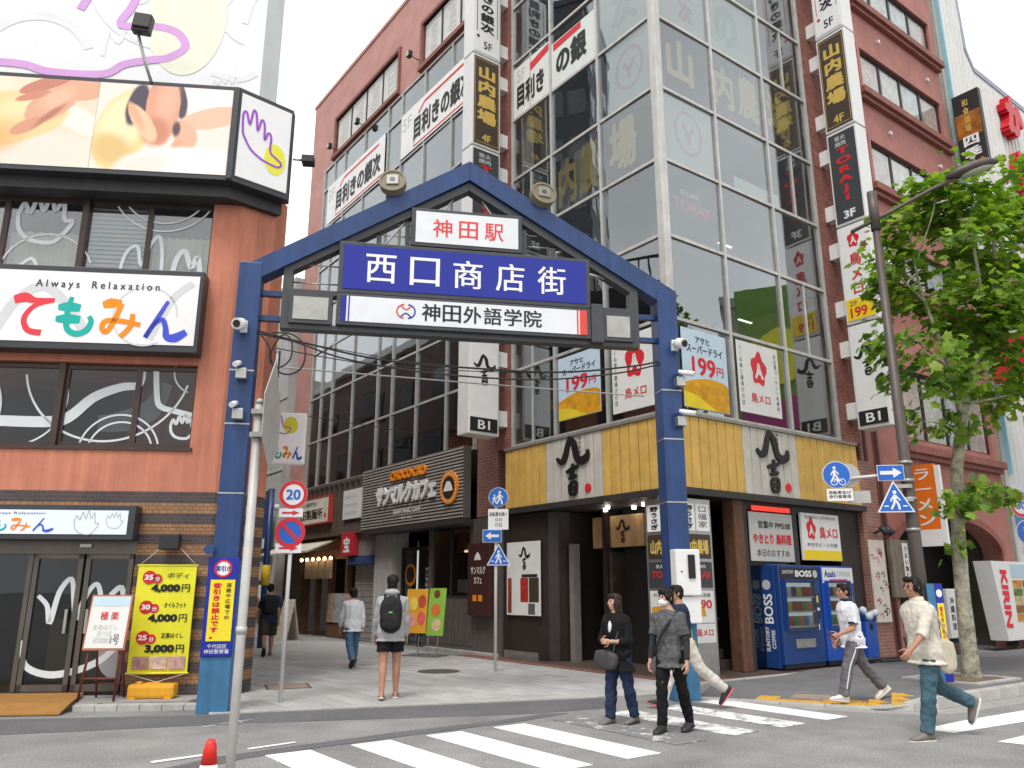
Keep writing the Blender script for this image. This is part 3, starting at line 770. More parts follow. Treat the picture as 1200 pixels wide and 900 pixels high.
# large printed films inside the upper panes
def film(F, x0, x1, z0, z1, label, m=m_poster, y=.04):
    return sign_panel('window_film', label, F, x0, x1, z0, z1, y, y+.006, m, 'window film')
m_film = plain('film_pale', (.66, .7, .66), .6); m_pink = plain('film_pink', (.62, .35, .45), .6)
def emblem(t, F, cx, cz, r, y):
    part('ring_emblem', MB().stroke([(cx+r*.8*math.cos(a*math.pi/8), cz+r*math.sin(a*math.pi/8)) for a in range(17)], r*.16, y).stroke([(cx-r*.35, cz+r*.35), (cx, cz-.05*r), (cx+r*.35, cz+r*.35)], r*.22, y).stroke([(cx, cz), (cx, cz-r*.55)], r*.25, y), m_pink, t, F)
t = film(FL, -5.26, -3.66, 14.2, 15.75, 'white banner with black brush lettering in the pane by the alley-side brick column', y=-.03); txt(t, '目利き', (-5.1, -3.9, 14.4, 15.15), m_black, -.034, FL, bold=.05); txt(t, '5F', (-5.1, -4.75, 15.25, 15.6), m_lgrey, -.034, FL)
part('red_ribbon', MB().prism([(-4.5, 15.3), (-3.7, 15.47), (-3.7, 15.7), (-4.5, 15.55)], -.036, -.033), m_red, t, FL)
t = film(FL, -3.58, -1.9, 14.2, 15.55, 'pale green banner with two black brush characters in alley-side glazing', m_film, y=-.03); txt(t, 'の銀', (-3.4, -2.2, 14.45, 15.25), m_black, -.034, FL, bold=.05)
part('red_ribbon', MB().prism([(-3.5, 15.3), (-2.4, 15.35), (-2.4, 15.53), (-3.5, 15.51)], -.036, -.033), m_red, t, FL)
t = film(FL, -1.78, -.12, 14.25, 15.85, 'pale film with grey brush character at the top of the alley-side corner bay', m_film); txt(t, '次', (-1.4, -.5, 14.5, 15.6), m_lgrey, .034, FL, bold=.05)
t = film(FL, -1.6, -.12, 12.4, 14.08, 'pale film with pink ring emblem beside the corner post on the alley side', m_film); emblem(t, FL, -.85, 13.3, .52, .034)
t = film(FR, .14, 1.82, 10.62, 12.25, 'pale film with pink ring emblem beside the corner post on the street side', m_film); emblem(t, FR, 1.0, 11.5, .52, .034)
t = film(FR, .14, 1.82, 14.25, 15.9, 'pale film with pink lettering high in the street-side corner bay'); txt(t, '銀次', (.9, 1.4, 14.5, 15.7), m_pink, .034, FR, vert=True, bold=.04)
t = film(FR, 1.95, 3.75, 14.25, 15.9, 'white film with pale green brush character in the street-side middle bay'); txt(t, 'の', (2.2, 3.1, 14.5, 15.7), plain('film_green', (.4, .52, .47), .6), .034, FR, bold=.06)
def golds(F, chars, label):
    x0, x1 = min(c[1] for c in chars)-.05, max(c[2] for c in chars)+.05
    t = thing('window_lettering', label, 'lettering', F, ((x0+x1)/2, .03, chars[0][3]))
    for ch, a, b, c, d in chars: txt(t, ch, (a, b, c, d), m_gold, .03, F, bold=.04)
golds(FL, [('山', -5.0, -4.1, 10.75, 11.9), ('内', -3.45, -2.75, 10.75, 12.0), ('農', -2.65, -1.95, 10.75, 12.1), ('場', -1.6, -.7, 10.8, 12.1)], 'gold brush lettering of four characters across the alley-side panes')
golds(FR, [('山', .4, 1.3, 12.75, 13.85), ('内', 2.0, 2.75, 12.7, 13.8), ('農', 2.9, 3.7, 12.7, 13.9), ('場', 4.05, 5.0, 12.65, 13.85)], 'gold brush lettering of four characters across the street-side panes')
t = thing('window_lettering', 'small red lettering with white caption on a street-side pane', 'lettering', FR, (1, .03, 9.3)); txt(t, 'TORAJI', (.35, 1.55, 9.45, 9.8), m_red, .03, FR, bold=.03); txt(t, '炭火焼肉', (.6, 1.2, 9.9, 10.02), m_white, .03, FR)

# projecting sign towers on both brick columns
m_brown = plain('sign_brown', (.055, .037, .025), .4); m_char = plain('sign_charcoal', (.045, .05, .052), .4)
ZS = [(15.95, 18.7, '5F'), (13.1, 15.9, '4F'), (10.45, 13.05, '3F'), (7.85, 10.4, '2F'), (5.25, 7.8, 'B1')]
def tower(F, side, where):
    # plate lies across the facade: local frame with x pointing outwards or inwards so that the face looks at the street corner
    if side == 'L': Mx = F @ Matrix.Translation((-5.42, 0, 0)) @ Matrix.Rotation(R(90), 4, 'Z'); x0, x1 = -1.3, -.38
    else: Mx = F @ Matrix.Translation((5.98, 0, 0)) @ Matrix.Rotation(R(-90), 4, 'Z'); x0, x1 = .36, 1.18
    def box(z0, z1, m, label):
        t = thing('projecting_sign', label, 'sign', Mx, ((x0+x1)/2, .2, z0), group='stacked projecting signs')
        part('casing', MB().box(x0, x1, .0, .48, z0, z1, b=.015), m_wbox, t, Mx)
        part('face', MB().box(x0+.05, x1-.05, -.012, -.001, z0+.06, z1-.06), m, t, Mx)
        for z in (z0+.5, z1-.5):
            a, b = (x1, x1+.36) if side == 'L' else (x0-.36, x0)
            part('bracket', MB().box(a, b, .1, .34, z-.2, z+.2), m_wbox, t, Mx)
        return t
    a, b = x0+.14, x1-.14; y = -.016; mid = (a+b)/2
    z0, z1, _ = ZS[0]; t = box(z0, z1, m_white, 'white projecting sign with tall black brush lettering, topmost on the '+where)
    txt(t, '目利きの銀次', (a+.08, b-.08, z0+.75, z1-.1), m_black, y, Mx, vert=True, bold=.05); txt(t, '5F', (mid-.12, mid+.16, z0+.2, z0+.45), m_black, y, Mx, bold=.02)
    part('border', MB().stroke([(a-.02, z0+.7), (a-.02, z1-.08)], .02, y).stroke([(b+.02, z0+.7), (b+.02, z1-.08)], .02, y).ring(a+.02, z0+.55, .05, y, y+.002, 12, ), m_red if side == 'R' else m_black, t, Mx)
    z0, z1, _ = ZS[1]; t = box(z0, z1, m_brown, 'brown projecting sign with gold brush lettering on the '+where)
    txt(t, '山内農場', (a, b, z0+.72, z1-.3), m_gold, y, Mx, vert=True, bold=.05); txt(t, '4F', (mid-.15, mid+.15, z0+.17, z0+.4), m_gold, y, Mx, bold=.03)
    part('border', MB().stroke([(a-.06, z0+.12), (a-.06, z1-.12)], .012, y).stroke([(b+.06, z0+.12), (b+.06, z1-.12)], .012, y).stroke([(a-.06, z1-.12), (b+.06, z1-.12)], .012, y).stroke([(a-.06, z0+.12), (b+.06, z0+.12)], .012, y), m_gold, t, Mx)
    z0, z1, _ = ZS[2]; t = box(z0, z1, m_char, 'charcoal projecting sign with red capital letters on the '+where)
    txt(t, 'TORAJI', (a+.06, b-.06, z0+.62, z1-.5), m_red, y, Mx, vert=True, bold=.05); txt(t, '炭火\n焼肉', (a+.08, b-.16, z1-.45, z1-.15), m_white, y, Mx); txt(t, '3F', (mid-.16, mid+.16, z0+.14, z0+.36), m_white, y, Mx, bold=.04)
    z0, z1, _ = ZS[3]; t = box(z0, z1, m_white, 'white projecting sign with bird emblem over yellow price strip on the '+where)
    bird(t, Mx, mid, z1-.42, .2, y); txt(t, '鳥メロ', (mid-.16, mid+.16, z0+.72, z1-.75), m_red, y-.003, Mx, vert=True, bold=.03)
    part('price_strip', MB().box(x0+.055, x1-.055, -.02, -.013, z0+.08, z0+.62), plain('price_yellow', (.85, .62, .02), .4), t, Mx)
    txt(t, '199', (a, b-.1, z0+.13, z0+.4), m_red, -.022, Mx, bold=.03); txt(t, '2F', (a, a+.2, z0+.44, z0+.56), m_black, -.022, Mx)
    z0, z1, _ = ZS[4]; t = box(z0, z1, m_white, 'white projecting sign with black brush lettering and B1 strip on the '+where)
    hachi(t, Mx, mid, z0+1.65, .75, y, .003)
    part('floor_strip', MB().box(x0+.055, x1-.055, -.02, -.013, z0+.07, z0+.42), m_black, t, Mx); txt(t, 'B1', (mid-.18, mid+.18, z0+.13, z0+.36), m_white, -.022, Mx, bold=.02)
tower(FL, 'L', 'alley-side brick column'); tower(FR, 'R', 'street-side brick column')

# freestanding directory pillar at the corner
pil = thing('sign_pillar', 'grey metal pillar with shop panels on two sides at the entrance corner', 'sign pillar', frame(3.18, 15.25, 36.2), (.35, .3, .03))
part('body', MB().box(-.02, .88, -.02, .88, .03, 3.3, b=.01), m_steel, pil, WM[bld.name])
def directory(F, x0, x1):
    y = -.03; w = x1-x0
    def pn(z0, z1, m, a=0., b=1.): return part('panel', MB().box(x0+w*a+.01, x0+w*b-.01, y, -.018, z0, z1, b=.004), m, pil, F)
    pn(2.68, 3.2, m_white, 0, .48); pn(2.68, 3.2, m_white, .5, 1); txt(pil, '野うさぎ', (x0+.1, x0+w*.4, 2.72, 3.16), m_black, y-.003, F, vert=True, bold=.04); txt(pil, '口福家', (x0+w*.58, x0+w*.9, 2.75, 3.15), m_black, y-.003, F, vert=True)
    pn(2.16, 2.62, m_brown); txt(pil, '山内農場', (x0+.08, x1-.08, 2.24, 2.52), m_gold, y-.003, F, bold=.05)
    pn(1.62, 2.1, m_char); txt(pil, 'TORAJI', (x0+.08, x1-.08, 1.76, 1.93), m_red, y-.003, F, bold=.03); txt(pil, '炭火焼肉', (x0+.2, x1-.2, 1.98, 2.05), m_white, y-.003, F)
    pn(.98, 1.56, m_poster, 0, 1); pn(.62, .96, m_poster, 0, 1)
    part('beer_print', MB().prism([(x0+.05, 1.1), (x0+.55, 1.1), (x0+.5, 1.3), (x0+.05, 1.26)], y-.003, y-.001), m_beer, pil, F); txt(pil, '190', (x0+.3, x1-.08, 1.24, 1.4), m_red, y-.005, F, bold=.03)
    txt(pil, '鳥メロ', (x0+.25, x1-.08, .74, .88), m_red, y-.003, F, bold=.03); txt(pil, '名物居酒屋', (x0+.1, x1-.1, 1.45, 1.52), m_black, y-.003, F)
directory(FR, .03, .83); directory(FL, -.83, -.03)
# ================================================================== RED TILED WING ALONG THE ALLEY
m_tile = mat_brick('red_tile_cladding', (.4, .162, .135), (.355, .145, .12), (.33, .15, .13), .1, .06, .004, .25, var=.14)
m_tilep = mat_brick('pink_tile_cladding', (.5, .25, .21), (.46, .23, .195), (.45, .24, .21), .1, .06, .004, .2, var=.12)
m_sill = mat('red_sill', (.27, .105, .085), .7, var=.15, scale=4, streak=.2)
m_frm = mat('window_frame_dark', (.035, .035, .038), .4, metal=.3)
wing = thing('tiled_wing', 'pink tiled wing with curtain wall glazing along the alley behind the sign tower', 'building', FL, (-13, 0, 0), inframe=True)
WV = [-18.7, -17.7, -16.7, -14.9, -12.95, -11.9, -10.3, -8.55, -7.05]
WR = [5.25, 7.0, 8.72, 10.6, 12.35, 14.15, 15.95, 17.75, 18.72]
part('end_pier', MB().box(-20.4, -18.75, 0, 6, 3.3, 22.6), m_tilep, wing)
part('upper_wall', MB().box(-18.75, -7.0, 0, 6, 20.75, 22.6).box(-18.75, -17.85, 0, .5, 18.8, 20.75).box(-12.35, -10.6, 0, .5, 18.8, 20.75).box(-17.85, -12.35, 0, .5, 18.8, 19.05).box(-10.6, -7.0, 0, .5, 18.8, 19.05), m_tilep, wing)
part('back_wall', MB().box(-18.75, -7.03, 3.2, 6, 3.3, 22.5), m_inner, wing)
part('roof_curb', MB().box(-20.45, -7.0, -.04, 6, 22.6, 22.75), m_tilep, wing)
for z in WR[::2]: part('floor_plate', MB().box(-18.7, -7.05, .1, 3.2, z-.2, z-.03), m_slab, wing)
for x in WV: part('mullion', MB().box(x-.03, x+.03, -.06, .05, 5.2, 18.75), m_alu, wing)
for z in WR: part('transom', MB().box(-18.7, -7.05, -.045, .045, z-.035, z+.035), m_alu, wing)
random.seed(8)
for a, b in zip(WV, WV[1:]):
    for z0, z1 in zip(WR, WR[1:]):
        W = FL @ Matrix.Translation(((a+b)/2, 0, (z0+z1)/2)) @ Matrix.Rotation(R(random.uniform(-.5, .5)), 4, 'X') @ Matrix.Rotation(R(random.uniform(-.6, .6)), 4, 'Z')
        hw, hh = (b-a)/2-.032, (z1-z0)/2-.036
        part('pane', MB().box(-hw, hw, -.005, .005, -hh, hh), m_gls, wing, W)
for k, (x, z) in enumerate(((-8.6, 18.2), (-11.3, 18.2), (-13.4, 18.2), (-15.8, 18.2))):
    part('ceiling_light', MB().box(x, x+.35, .8, 1.0, z-.05, z), m_lamp, wing)
for x0, x1 in ((-17.85, -12.35), (-10.6, -7.05)):
    wn = part('window', MB().box(x0, x1, .12, .16, 19.05, 20.75), m_inner, wing)
    part('frame', MB().box(x0-.12, x1+.12, -.08, .1, 20.75, 20.87).box(x0-.14, x1+.14, -.14, .1, 18.88, 19.04).box(x0-.12, x0, -.08, .1, 19.05, 20.75).box(x1, x1+.12, -.08, .1, 19.05, 20.75), m_sill, wn, FL)
    n = 4 if x0 < -12 else 3
    for i in range(n):
        a = x0+(x1-x0)*i/n; b = x0+(x1-x0)*(i+1)/n
        part('pane', MB().box(a+.04, b-.04, .06, .07, 19.1, 20.7), mat('window_blind_white', (.62, .62, .6), .6, var=.12), wn, FL)
        part('frame', MB().box(b-.04, b+.04, .03, .1, 19.05, 20.75), m_frm, wn, FL)
        txt(wn, '居酒屋目'[i], (a+.4, b-.3, 19.4, 20.4), m_lgrey, .055, FL, bold=.02)
for x, z in ((-12.7, 20.2), (-9.9, 20.2), (-11.2, 19.3)):
    pass
# banners in the wing's glazing
for (x0, x1, lab) in ((-11.85, -7.1, 'long white banner with black brush lettering in the upper wing glazing, nearer one'), (-18.2, -13.1, 'long white banner with black brush lettering in the upper wing glazing, farther one')):
    t = sign_panel('window_banner', lab, FL, x0, x1, 16.02, 17.72, -.075, -.062, m_white, 'banner')
    txt(t, '目利きの銀次', (x0+.9, x1-.3, 16.3, 17.2), m_black, -.079, FL, bold=.05); txt(t, '5F', (x0+.12, x0+.7, 17.0, 17.5), m_lgrey, -.079, FL)
    part('red_border', MB().stroke([(x0+.9, 16.5), (x0+.9, 16.12), (x1-.1, 16.12)], .06, -.078, sub=1).stroke([(x0+1.2, 17.25), (x0+1.6, 17.5), (x1-.5, 17.5)], .1, -.078, sub=1), m_red, t, FL)
# black figure-shaped floodlights on the wing
for k, (x, z, lab) in enumerate(((-10.9, 19.5, 'small black floodlight beside the upper wing window, nearest'), (-15.0, 19.0, 'small black floodlight below the middle of the long wing window'), (-17.6, 19.2, 'small black floodlight at the far end of the long wing window'))):
    t = thing('floodlight', lab, 'floodlight', FL, (x, -.1, z), group='floodlights on the wing')
    part('arm', MB().tube([(0, .1, 0), (0, -.22, .03)], .018, 6), m_frm, t); part('head', MB().box(-.1, .1, -.36, -.2, -.04, .18, b=.02), m_frm, t); part('lens', MB().box(-.08, .08, -.365, -.361, -.02, .16), m_lgrey, t)

# ---------------------------------------------------------------- cafe front under the wing
m_corr = mat('corrugated_brown', (.13, .115, .105), .5, metal=.2, var=.15, scale=3)
m_corl = mat('corrugated_light', (.42, .40, .37), .45, metal=.2, var=.12, scale=3)
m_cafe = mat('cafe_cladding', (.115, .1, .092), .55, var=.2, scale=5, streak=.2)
m_or = plain('print_orange', (.85, .28, .02), .45)
m_shadow = mat('shop_interior_shade', (.03, .026, .022), .7, var=.3)  # shade inside shops and porches painted as a near-black wall colour
cafe = thing('cafe', 'dark cafe front with striped sign board and round orange badge', 'storefront', FL, (-9.8, 0, 0), inframe=True)
bd = part('sign_board', MB().box(-13.0, -7.05, -.35, -.12, 3.38, 5.28), m_corr, cafe)
for i in range(21):
    z = 3.4+i*.0895
    part('rib', MB().box(-13.0, -7.05, -.385, -.352, z, z+.045), m_corl, bd)
txt(bd, 'CHOCO CRO', (-11.0, -8.9, 4.72, 5.0), m_or, -.45, FL, bold=.06, ex=.06)
txt(bd, 'サンマルクカフェ', (-11.9, -8.35, 4.02, 4.62), m_white, -.45, FL, bold=.07, ex=.06)
txt(bd, 'SAINT MARC CAFE', (-10.8, -9.2, 3.72, 3.86), m_white, -.40, FL, bold=.03)
txt(bd, '喫煙・禁煙', (-10.3, -9.7, 3.55, 3.63), m_white, -.40, FL)
bg = part('badge', MB().ring(-7.65, 4.22, .44, -.44, -.39, 28), m_or, bd)
part('badge_ring', MB().ring(-7.65, 4.22, .3, -.45, -.441, 24), m_dbrown, bg); part('badge_cup', MB().prism([(-7.88, 4.12), (-7.42, 4.12), (-7.48, 4.26), (-7.58, 4.38), (-7.72, 4.38), (-7.82, 4.26)], -.457, -.451), m_white, bg)
for k in range(24):
    a = 2*math.pi*k/24; part('badge_mark', MB().ring(-7.65+.37*math.cos(a), 4.22+.37*math.sin(a), .018, -.447, -.441, 6), m_white, bg)
part('eave', MB().box(-12.6, -7.05, -.5, .1, 3.22, 3.36), m_dark, cafe)
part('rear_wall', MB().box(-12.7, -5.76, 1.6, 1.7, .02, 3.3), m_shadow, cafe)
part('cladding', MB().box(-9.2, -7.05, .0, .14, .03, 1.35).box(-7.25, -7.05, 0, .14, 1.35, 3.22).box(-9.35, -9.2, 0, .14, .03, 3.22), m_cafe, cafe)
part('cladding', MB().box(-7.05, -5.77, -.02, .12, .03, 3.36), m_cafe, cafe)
for i in range(13): part('board_strip', MB().box(-9.18+i*.163, -9.03+i*.163, -.012, -.001, .2, 1.34), m_cafe, cafe)
part('window_pane', MB().box(-9.18, -7.26, .06, .072, 1.4, 3.2), m_glsd, cafe)
part('window_frame', MB().box(-9.2, -7.25, .02, .1, 1.36, 1.42).box(-8.25, -8.2, .03, .1, 1.42, 3.2), m_dark, cafe)
part('door', MB().box(-10.3, -9.4, .3, .312, .05, 2.7), m_glsd, cafe); part('door', MB().box(-11.3, -10.36, .3, .312, .05, 2.7), m_glsd, cafe)
part('door_frame', MB().box(-11.4, -11.3, .26, .36, .03, 2.75).box(-10.36, -10.3, .26, .36, .03, 2.75).box(-9.4, -9.36, .26, .36, .03, 2.75).box(-11.4, -9.36, .26, .36, 2.7, 2.8), m_frm, cafe)
part('door_badge', MB().ring(-10.85, 2.0, .32, .27, .29, 20), m_or, cafe); part('door_badge', MB().ring(-10.85, 2.0, .23, .255, .269, 20), m_dbrown, cafe)
txt(cafe, 'サンマルクカフェ', (-10.0, -9.8, 1.1, 2.2), m_white, .28, FL, vert=True, bold=.04)
part('concrete_pier', MB().box(-12.6, -11.42, -.04, .5, .0, 3.3), mat('pier_concrete', (.45, .43, .41), .8, var=.15, streak=.1), cafe)
part('lower_step', MB().box(-9.3, -5.9, -.12, 0, .0, .09, b=.01), m_conc, cafe)
part('counter_light', MB().box(-8.9, -7.5, .9, 1.0, 2.6, 2.66), plain('warm_glow', (1, .7, .4), .5, emit=1.5), cafe)
part('counter', MB().box(-9.0, -7.3, .5, 1.2, .9, 1.5), m_cafe, cafe)
for x, z in ((-8.6, 1.7), (-8.3, 1.65), (-7.8, 1.7)): part('counter_item', MB().box(x, x+.18, .5, .7, 1.5, z+.15), m_wbox, cafe)
bx = thing('menu_box', 'tall maroon cafe menu box fixed to the brown cladding', 'sign', FL, (-6.5, -.1, .9))
part('case', MB().box(-7.0, -6.02, -.22, -.025, .95, 2.72, b=.02), mat('maroon_box', (.06, .022, .02), .4), bx, FL); txt(bx, 'サンマルク', (-6.85, -6.2, 1.95, 2.15), m_white, -.225, FL, bold=.03); txt(bx, 'カフェ', (-6.7, -6.35, 1.72, 1.9), m_white, -.225, FL, bold=.03)
part('emblem', MB().prism([(-6.7, 2.3), (-6.4, 2.3), (-6.45, 2.42), (-6.55, 2.5), (-6.65, 2.42)], -.226, -.221), m_white, bx, FL); part('price_mark', MB().box(-6.75, -6.58, -.226, -.221, 1.3, 1.45).box(-6.5, -6.33, -.226, -.221, 1.3, 1.45), m_or, bx, FL)
pst = sign_panel('menu_poster', 'white menu poster with brush lettering and food photos on dark curved wall', FL, -5.55, -4.25, 1.0, 2.68, -.035, -.01, m_poster, 'poster')
hachi(pst, FL, -4.85, 2.3, .5, -.04, .003)
for (a, b, c, d, col) in ((-5.0, -4.7, 1.3, 1.85, (.4, .03, .02)), (-4.67, -4.3, 1.3, 1.85, (.05, .04, .02)), (-5.5, -5.35, 1.05, 1.85, (.25, .05, .03)), (-4.95, -4.35, 1.86, 1.93, (.02, .02, .02)), (-4.7, -4.45, 1.03, 1.27, (.1, .1, .1))):
    part('photo_print', MB().box(a, b, -.038, -.0352, c, d), mat('print_%02d%02d' % (int(col[0]*100), int(col[1]*100)), col, .5, var=.5, scale=14), pst, FL)

# ---------------------------------------------------------------- noodle shop and shutter beyond
m_wood2 = mat('weathered_fascia', (.115, .088, .065), .7, var=.25, scale=3, streak=.3)
ram = thing('noodle_shop', 'old noodle shop with brown wooden fascia, awning and white hung curtains', 'storefront', FL, (-15.8, 0, 0), inframe=True)
part('fascia', MB().box(-18.9, -13.02, -.25, .1, 3.35, 5.2), m_wood2, ram)
for i in range(14):
    if i % 1 == 0: part('roof_hook', MB().box(-18.6+i*.42, -18.52+i*.42, -.36, -.25, 4.95, 5.08), m_dark, ram)
part('side_wall', MB().box(-20.4, -18.7, .0, .4, .0, 3.34), m_wood2, ram)
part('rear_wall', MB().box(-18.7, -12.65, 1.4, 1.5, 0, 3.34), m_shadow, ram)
part('door_lintel', MB().box(-18.7, -14.3, .2, .4, 2.6, 3.34), m_wood, ram)
for x in (-18.6, -17.5, -16.4, -15.0): part('wood_pillar', MB().box(x, x+.14, .1, .3, .02, 2.7), m_wood, ram)
part('low_wall', MB().box(-16.3, -14.4, .1, .3, .02, .45), m_wood, ram)
for i in range(3):
    part('poster', MB().box(-16.25+i*.62, -15.68+i*.62, .06, .09, .5, 1.45), mat('poster_mix%d' % i, ((.35, .25, .18), (.3, .34, .38), (.42, .3, .25))[i], .6, var=.5, scale=9), ram)
n_ = 4
for i in range(n_):
    part('noren', MB().box(-18.3+i*.62, -17.74+i*.62, .0, .012, 1.95, 2.6), mat('noren_cloth', (.5, .43, .33), .9, var=.2, scale=6), ram)
for i in range(6):
    part('bulb', MB().ell((-18.3+i*.52, -.15, 2.62), (.055, .055, .06), 10), plain('bulb_glow', (1, .62, .28), .4, emit=9), ram)
part('bulb_cable', MB().tube([(-18.5, -.15, 2.7), (-15.4, -.15, 2.7)], .012, 5), m_dark, ram)
aw = MB(); aw.add([(-20.3, .05, 3.3), (-15.6, .05, 3.3), (-15.6, -1.05, 2.85), (-20.3, -1.05, 2.85), (-20.3, .05, 3.24), (-15.6, .05, 3.24), (-15.6, -1.05, 2.79), (-20.3, -1.05, 2.79)],
                  [(0, 3, 2, 1), (4, 5, 6, 7), (0, 1, 5, 4), (1, 2, 6, 5), (2, 3, 7, 6), (3, 0, 4, 7)])
part('awning', aw, mat('awning_cream', (.55, .5, .4), .8, var=.15, streak=.15), ram)
part('awning_arm', MB().tube([(-15.5, .05, 3.0), (-15.5, -1.0, 2.8)], .02, 6), m_dark, ram)
rs = sign_panel('noodle_sign', 'cream sign with red border and black brush lettering on wooden fascia', FL, -19.2, -15.5, 3.85, 4.72, -.42, -.27, mat('cream_board', (.68, .63, .54), .6), 'sign', frm=plain('sign_red_frame', (.5, .06, .04), .5))
txt(rs, '山田製麺所', (-18.4, -16.0, 3.98, 4.35), m_black, -.425, FL, bold=.03); txt(rs, 'つけ麺専門店', (-17.9, -16.6, 4.45, 4.6), m_black, -.425, FL)
part('red_seal', MB().box(-15.85, -15.7, -.427, -.421, 4.0, 4.15), m_red, rs, FL)
wsn = sign_panel('notice_board', 'plain white notice board with faint print on wooden fascia', FL, -14.55, -13.1, 3.82, 4.78, -.32, -.26, m_poster, 'sign')
for i, s_ in enumerate(('LUNCH 11:00', 'DINNER 17:00', 'CLOSE 23:00')): txt(wsn, s_, (-14.4, -13.5, 4.5-i*.27, 4.6-i*.27), m_lgrey, -.325, FL)
sh = thing('shutter_shop', 'closed roller shutter with grey lintel and red corner sign beside pale pier', 'storefront', FL, (-13.4, 0, 0))
for i in range(26): part('shutter_slat', MB().box(-14.2, -12.62, .1-.012*(i % 2), .16, .02+i*.09, .105+i*.09), mat('shutter_grey', (.36, .34, .32), .5, metal=.2, streak=.2), sh, FL)
part('lintel', MB().box(-14.25, -12.62, -.1, .2, 2.62, 3.34), mat('lintel_grey', (.26, .245, .23), .6, var=.2, streak=.2), sh, FL)
part('shutter_box', MB().box(-14.2, -12.64, -.2, .1, 2.36, 2.6), mat('awning_navy', (.03, .06, .16), .6), sh, FL)
st = sign_panel('treasure_sign', 'small red sign with one white character above the shutter', FL, -14.6, -13.65, 2.64, 3.4, -.3, -.12, plain('sign_red', (.5, .02, .03), .5), 'sign')
txt(st, '宝', (-14.4, -13.9, 2.75, 3.25), m_white, -.305, FL, bold=.04)

# ================================================================== FAR END OF THE ALLEY
m_pale = mat('pale_render', (.5, .49, .48), .8, var=.1, streak=.15, bump=.05)
far = thing('pale_building', 'pale grey building at the far end of the alley beyond the noodle shop', 'building', FL, (-27, 0, 0), inframe=True)
part('wall', MB().box(-34, -20.6, -.3, 5, 0, 14.5), m_pale, far)
for z in (3.2, 6.2, 9.2, 12.2): part('joint_band', MB().box(-34, -20.59, -.33, -.29, z, z+.06), m_pale, far)
for z in (1.0, 1.9): part('vent_unit', MB().box(-22.6, -21.6, -.6, -.3, z, z+.75, b=.03), m_wbox, far)
for z in (4.3, 7.3, 10.3):
    for x in (-23.4, -26.5, -29.5): wn = part('window', MB().box(x, x+1.6, -.36, -.3, z, z+1.2), m_frm, far); part('pane', MB().box(x+.06, x+1.54, -.37, -.361, z+.06, z+1.14), m_gls, wn, FL)
end = thing('alley_end_building', 'light grey building closing the view at the alley end', 'building', frame(-27, 44, 14))
part('wall', MB().box(-9, 14, 0, 6, 0, 16), m_pale, end)
for z in (4, 7.5, 11):
    for x in (-6, -2, 2, 6, 10): wn = part('window', MB().box(x, x+2.2, -.06, 0, z, z+1.6), m_frm, end); part('pane', MB().box(x+.08, x+2.12, -.07, -.061, z+.08, z+1.52), m_gls, wn)
part('opening_shade_panel', MB().box(2, 9, -.05, .0, .0, 2.8), m_shadow, end)  # dark panel on a solid wall, painted as the shade of an opening
fs = sign_panel('foot_care_sign', 'blue edged photo sign with white caption strip on the pale building', FL, -22.6, -20.7, 3.1, 5.0, -.75, -.62, plain('sign_navy', (.03, .06, .2), .5), 'sign')
part('photo_print', MB().ring(-21.6, 4.2, .5, -.756, -.751, 18, r2=.7), mat('skin_print', (.62, .36, .26), .6, var=.2), fs, FL)
part('caption', MB().box(-22.55, -20.75, -.757, -.751, 3.12, 3.5), m_white, fs, FL); txt(fs, 'つぼ 療', (-22.4, -21, 3.18, 3.44), m_black, -.76, FL, bold=.03)

# ================================================================== RED TILED BUILDING ON THE STREET
m_glu0 = mat_glass('clear_window_glass', (.92, .93, .92), 1.7, wob=.03)
rb = thing('red_tiled_building', 'red tiled building with ledged windows and arched entrance behind the street tree', 'building', FR, (10.6, 0, 0), inframe=True)
WX0, WX1 = 8.9, 13.75
rows = [(5.45, 7.35), (10.0, 11.15), (12.95, 14.2), (16.05, 17.3), (19.2, 20.4)]
# arch in the ground floor
arc_ = [(7.7+2.95-2.95*math.cos(math.pi*i/16), 2.55+1.0*math.sin(math.pi*i/16)) for i in range(17)]
wl = MB(); wl.box(7.06, WX0, .05, 5, 5.2, 23); wl.box(WX1, 14.25, .05, 5, 5.2, 23)
zz = 5.2
for a, b in rows: wl.box(WX0, WX1, .05, .6, zz, a); zz = b
wl.box(WX0, WX1, .05, .6, zz, 23); wl.box(WX0, WX1, .6, 5, 5.2, 23)
wl.box(7.06, 7.7, .05, .6, .0, 5.2); wl.box(13.6, 14.25, .05, .6, 0, 5.2)
st_ = len(wl.v); wl.prism([(7.7, 5.2), (7.7, 2.55)]+arc_[1:-1]+[(13.6, 2.55), (13.6, 5.2)], .05, .6)
part('wall', wl, m_tile, rb)
part('arch_trim', MB().stroke([(x, z) for x, z in arc_], .2, -.0, .06), m_sill, rb)
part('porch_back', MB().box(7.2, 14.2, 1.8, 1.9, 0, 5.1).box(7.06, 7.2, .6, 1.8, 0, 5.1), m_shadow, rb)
part('porch_step', MB().box(8.6, 11.4, .3, 1.7, .0, .3, b=.02), mat('porch_tile', (.16, .085, .07), .7, var=.25), rb)
part('porch_step', MB().box(7.72, 9.4, .7, 1.75, .3, .62, b=.02), mat('porch_stone', (.25, .23, .2), .8, var=.25), rb)
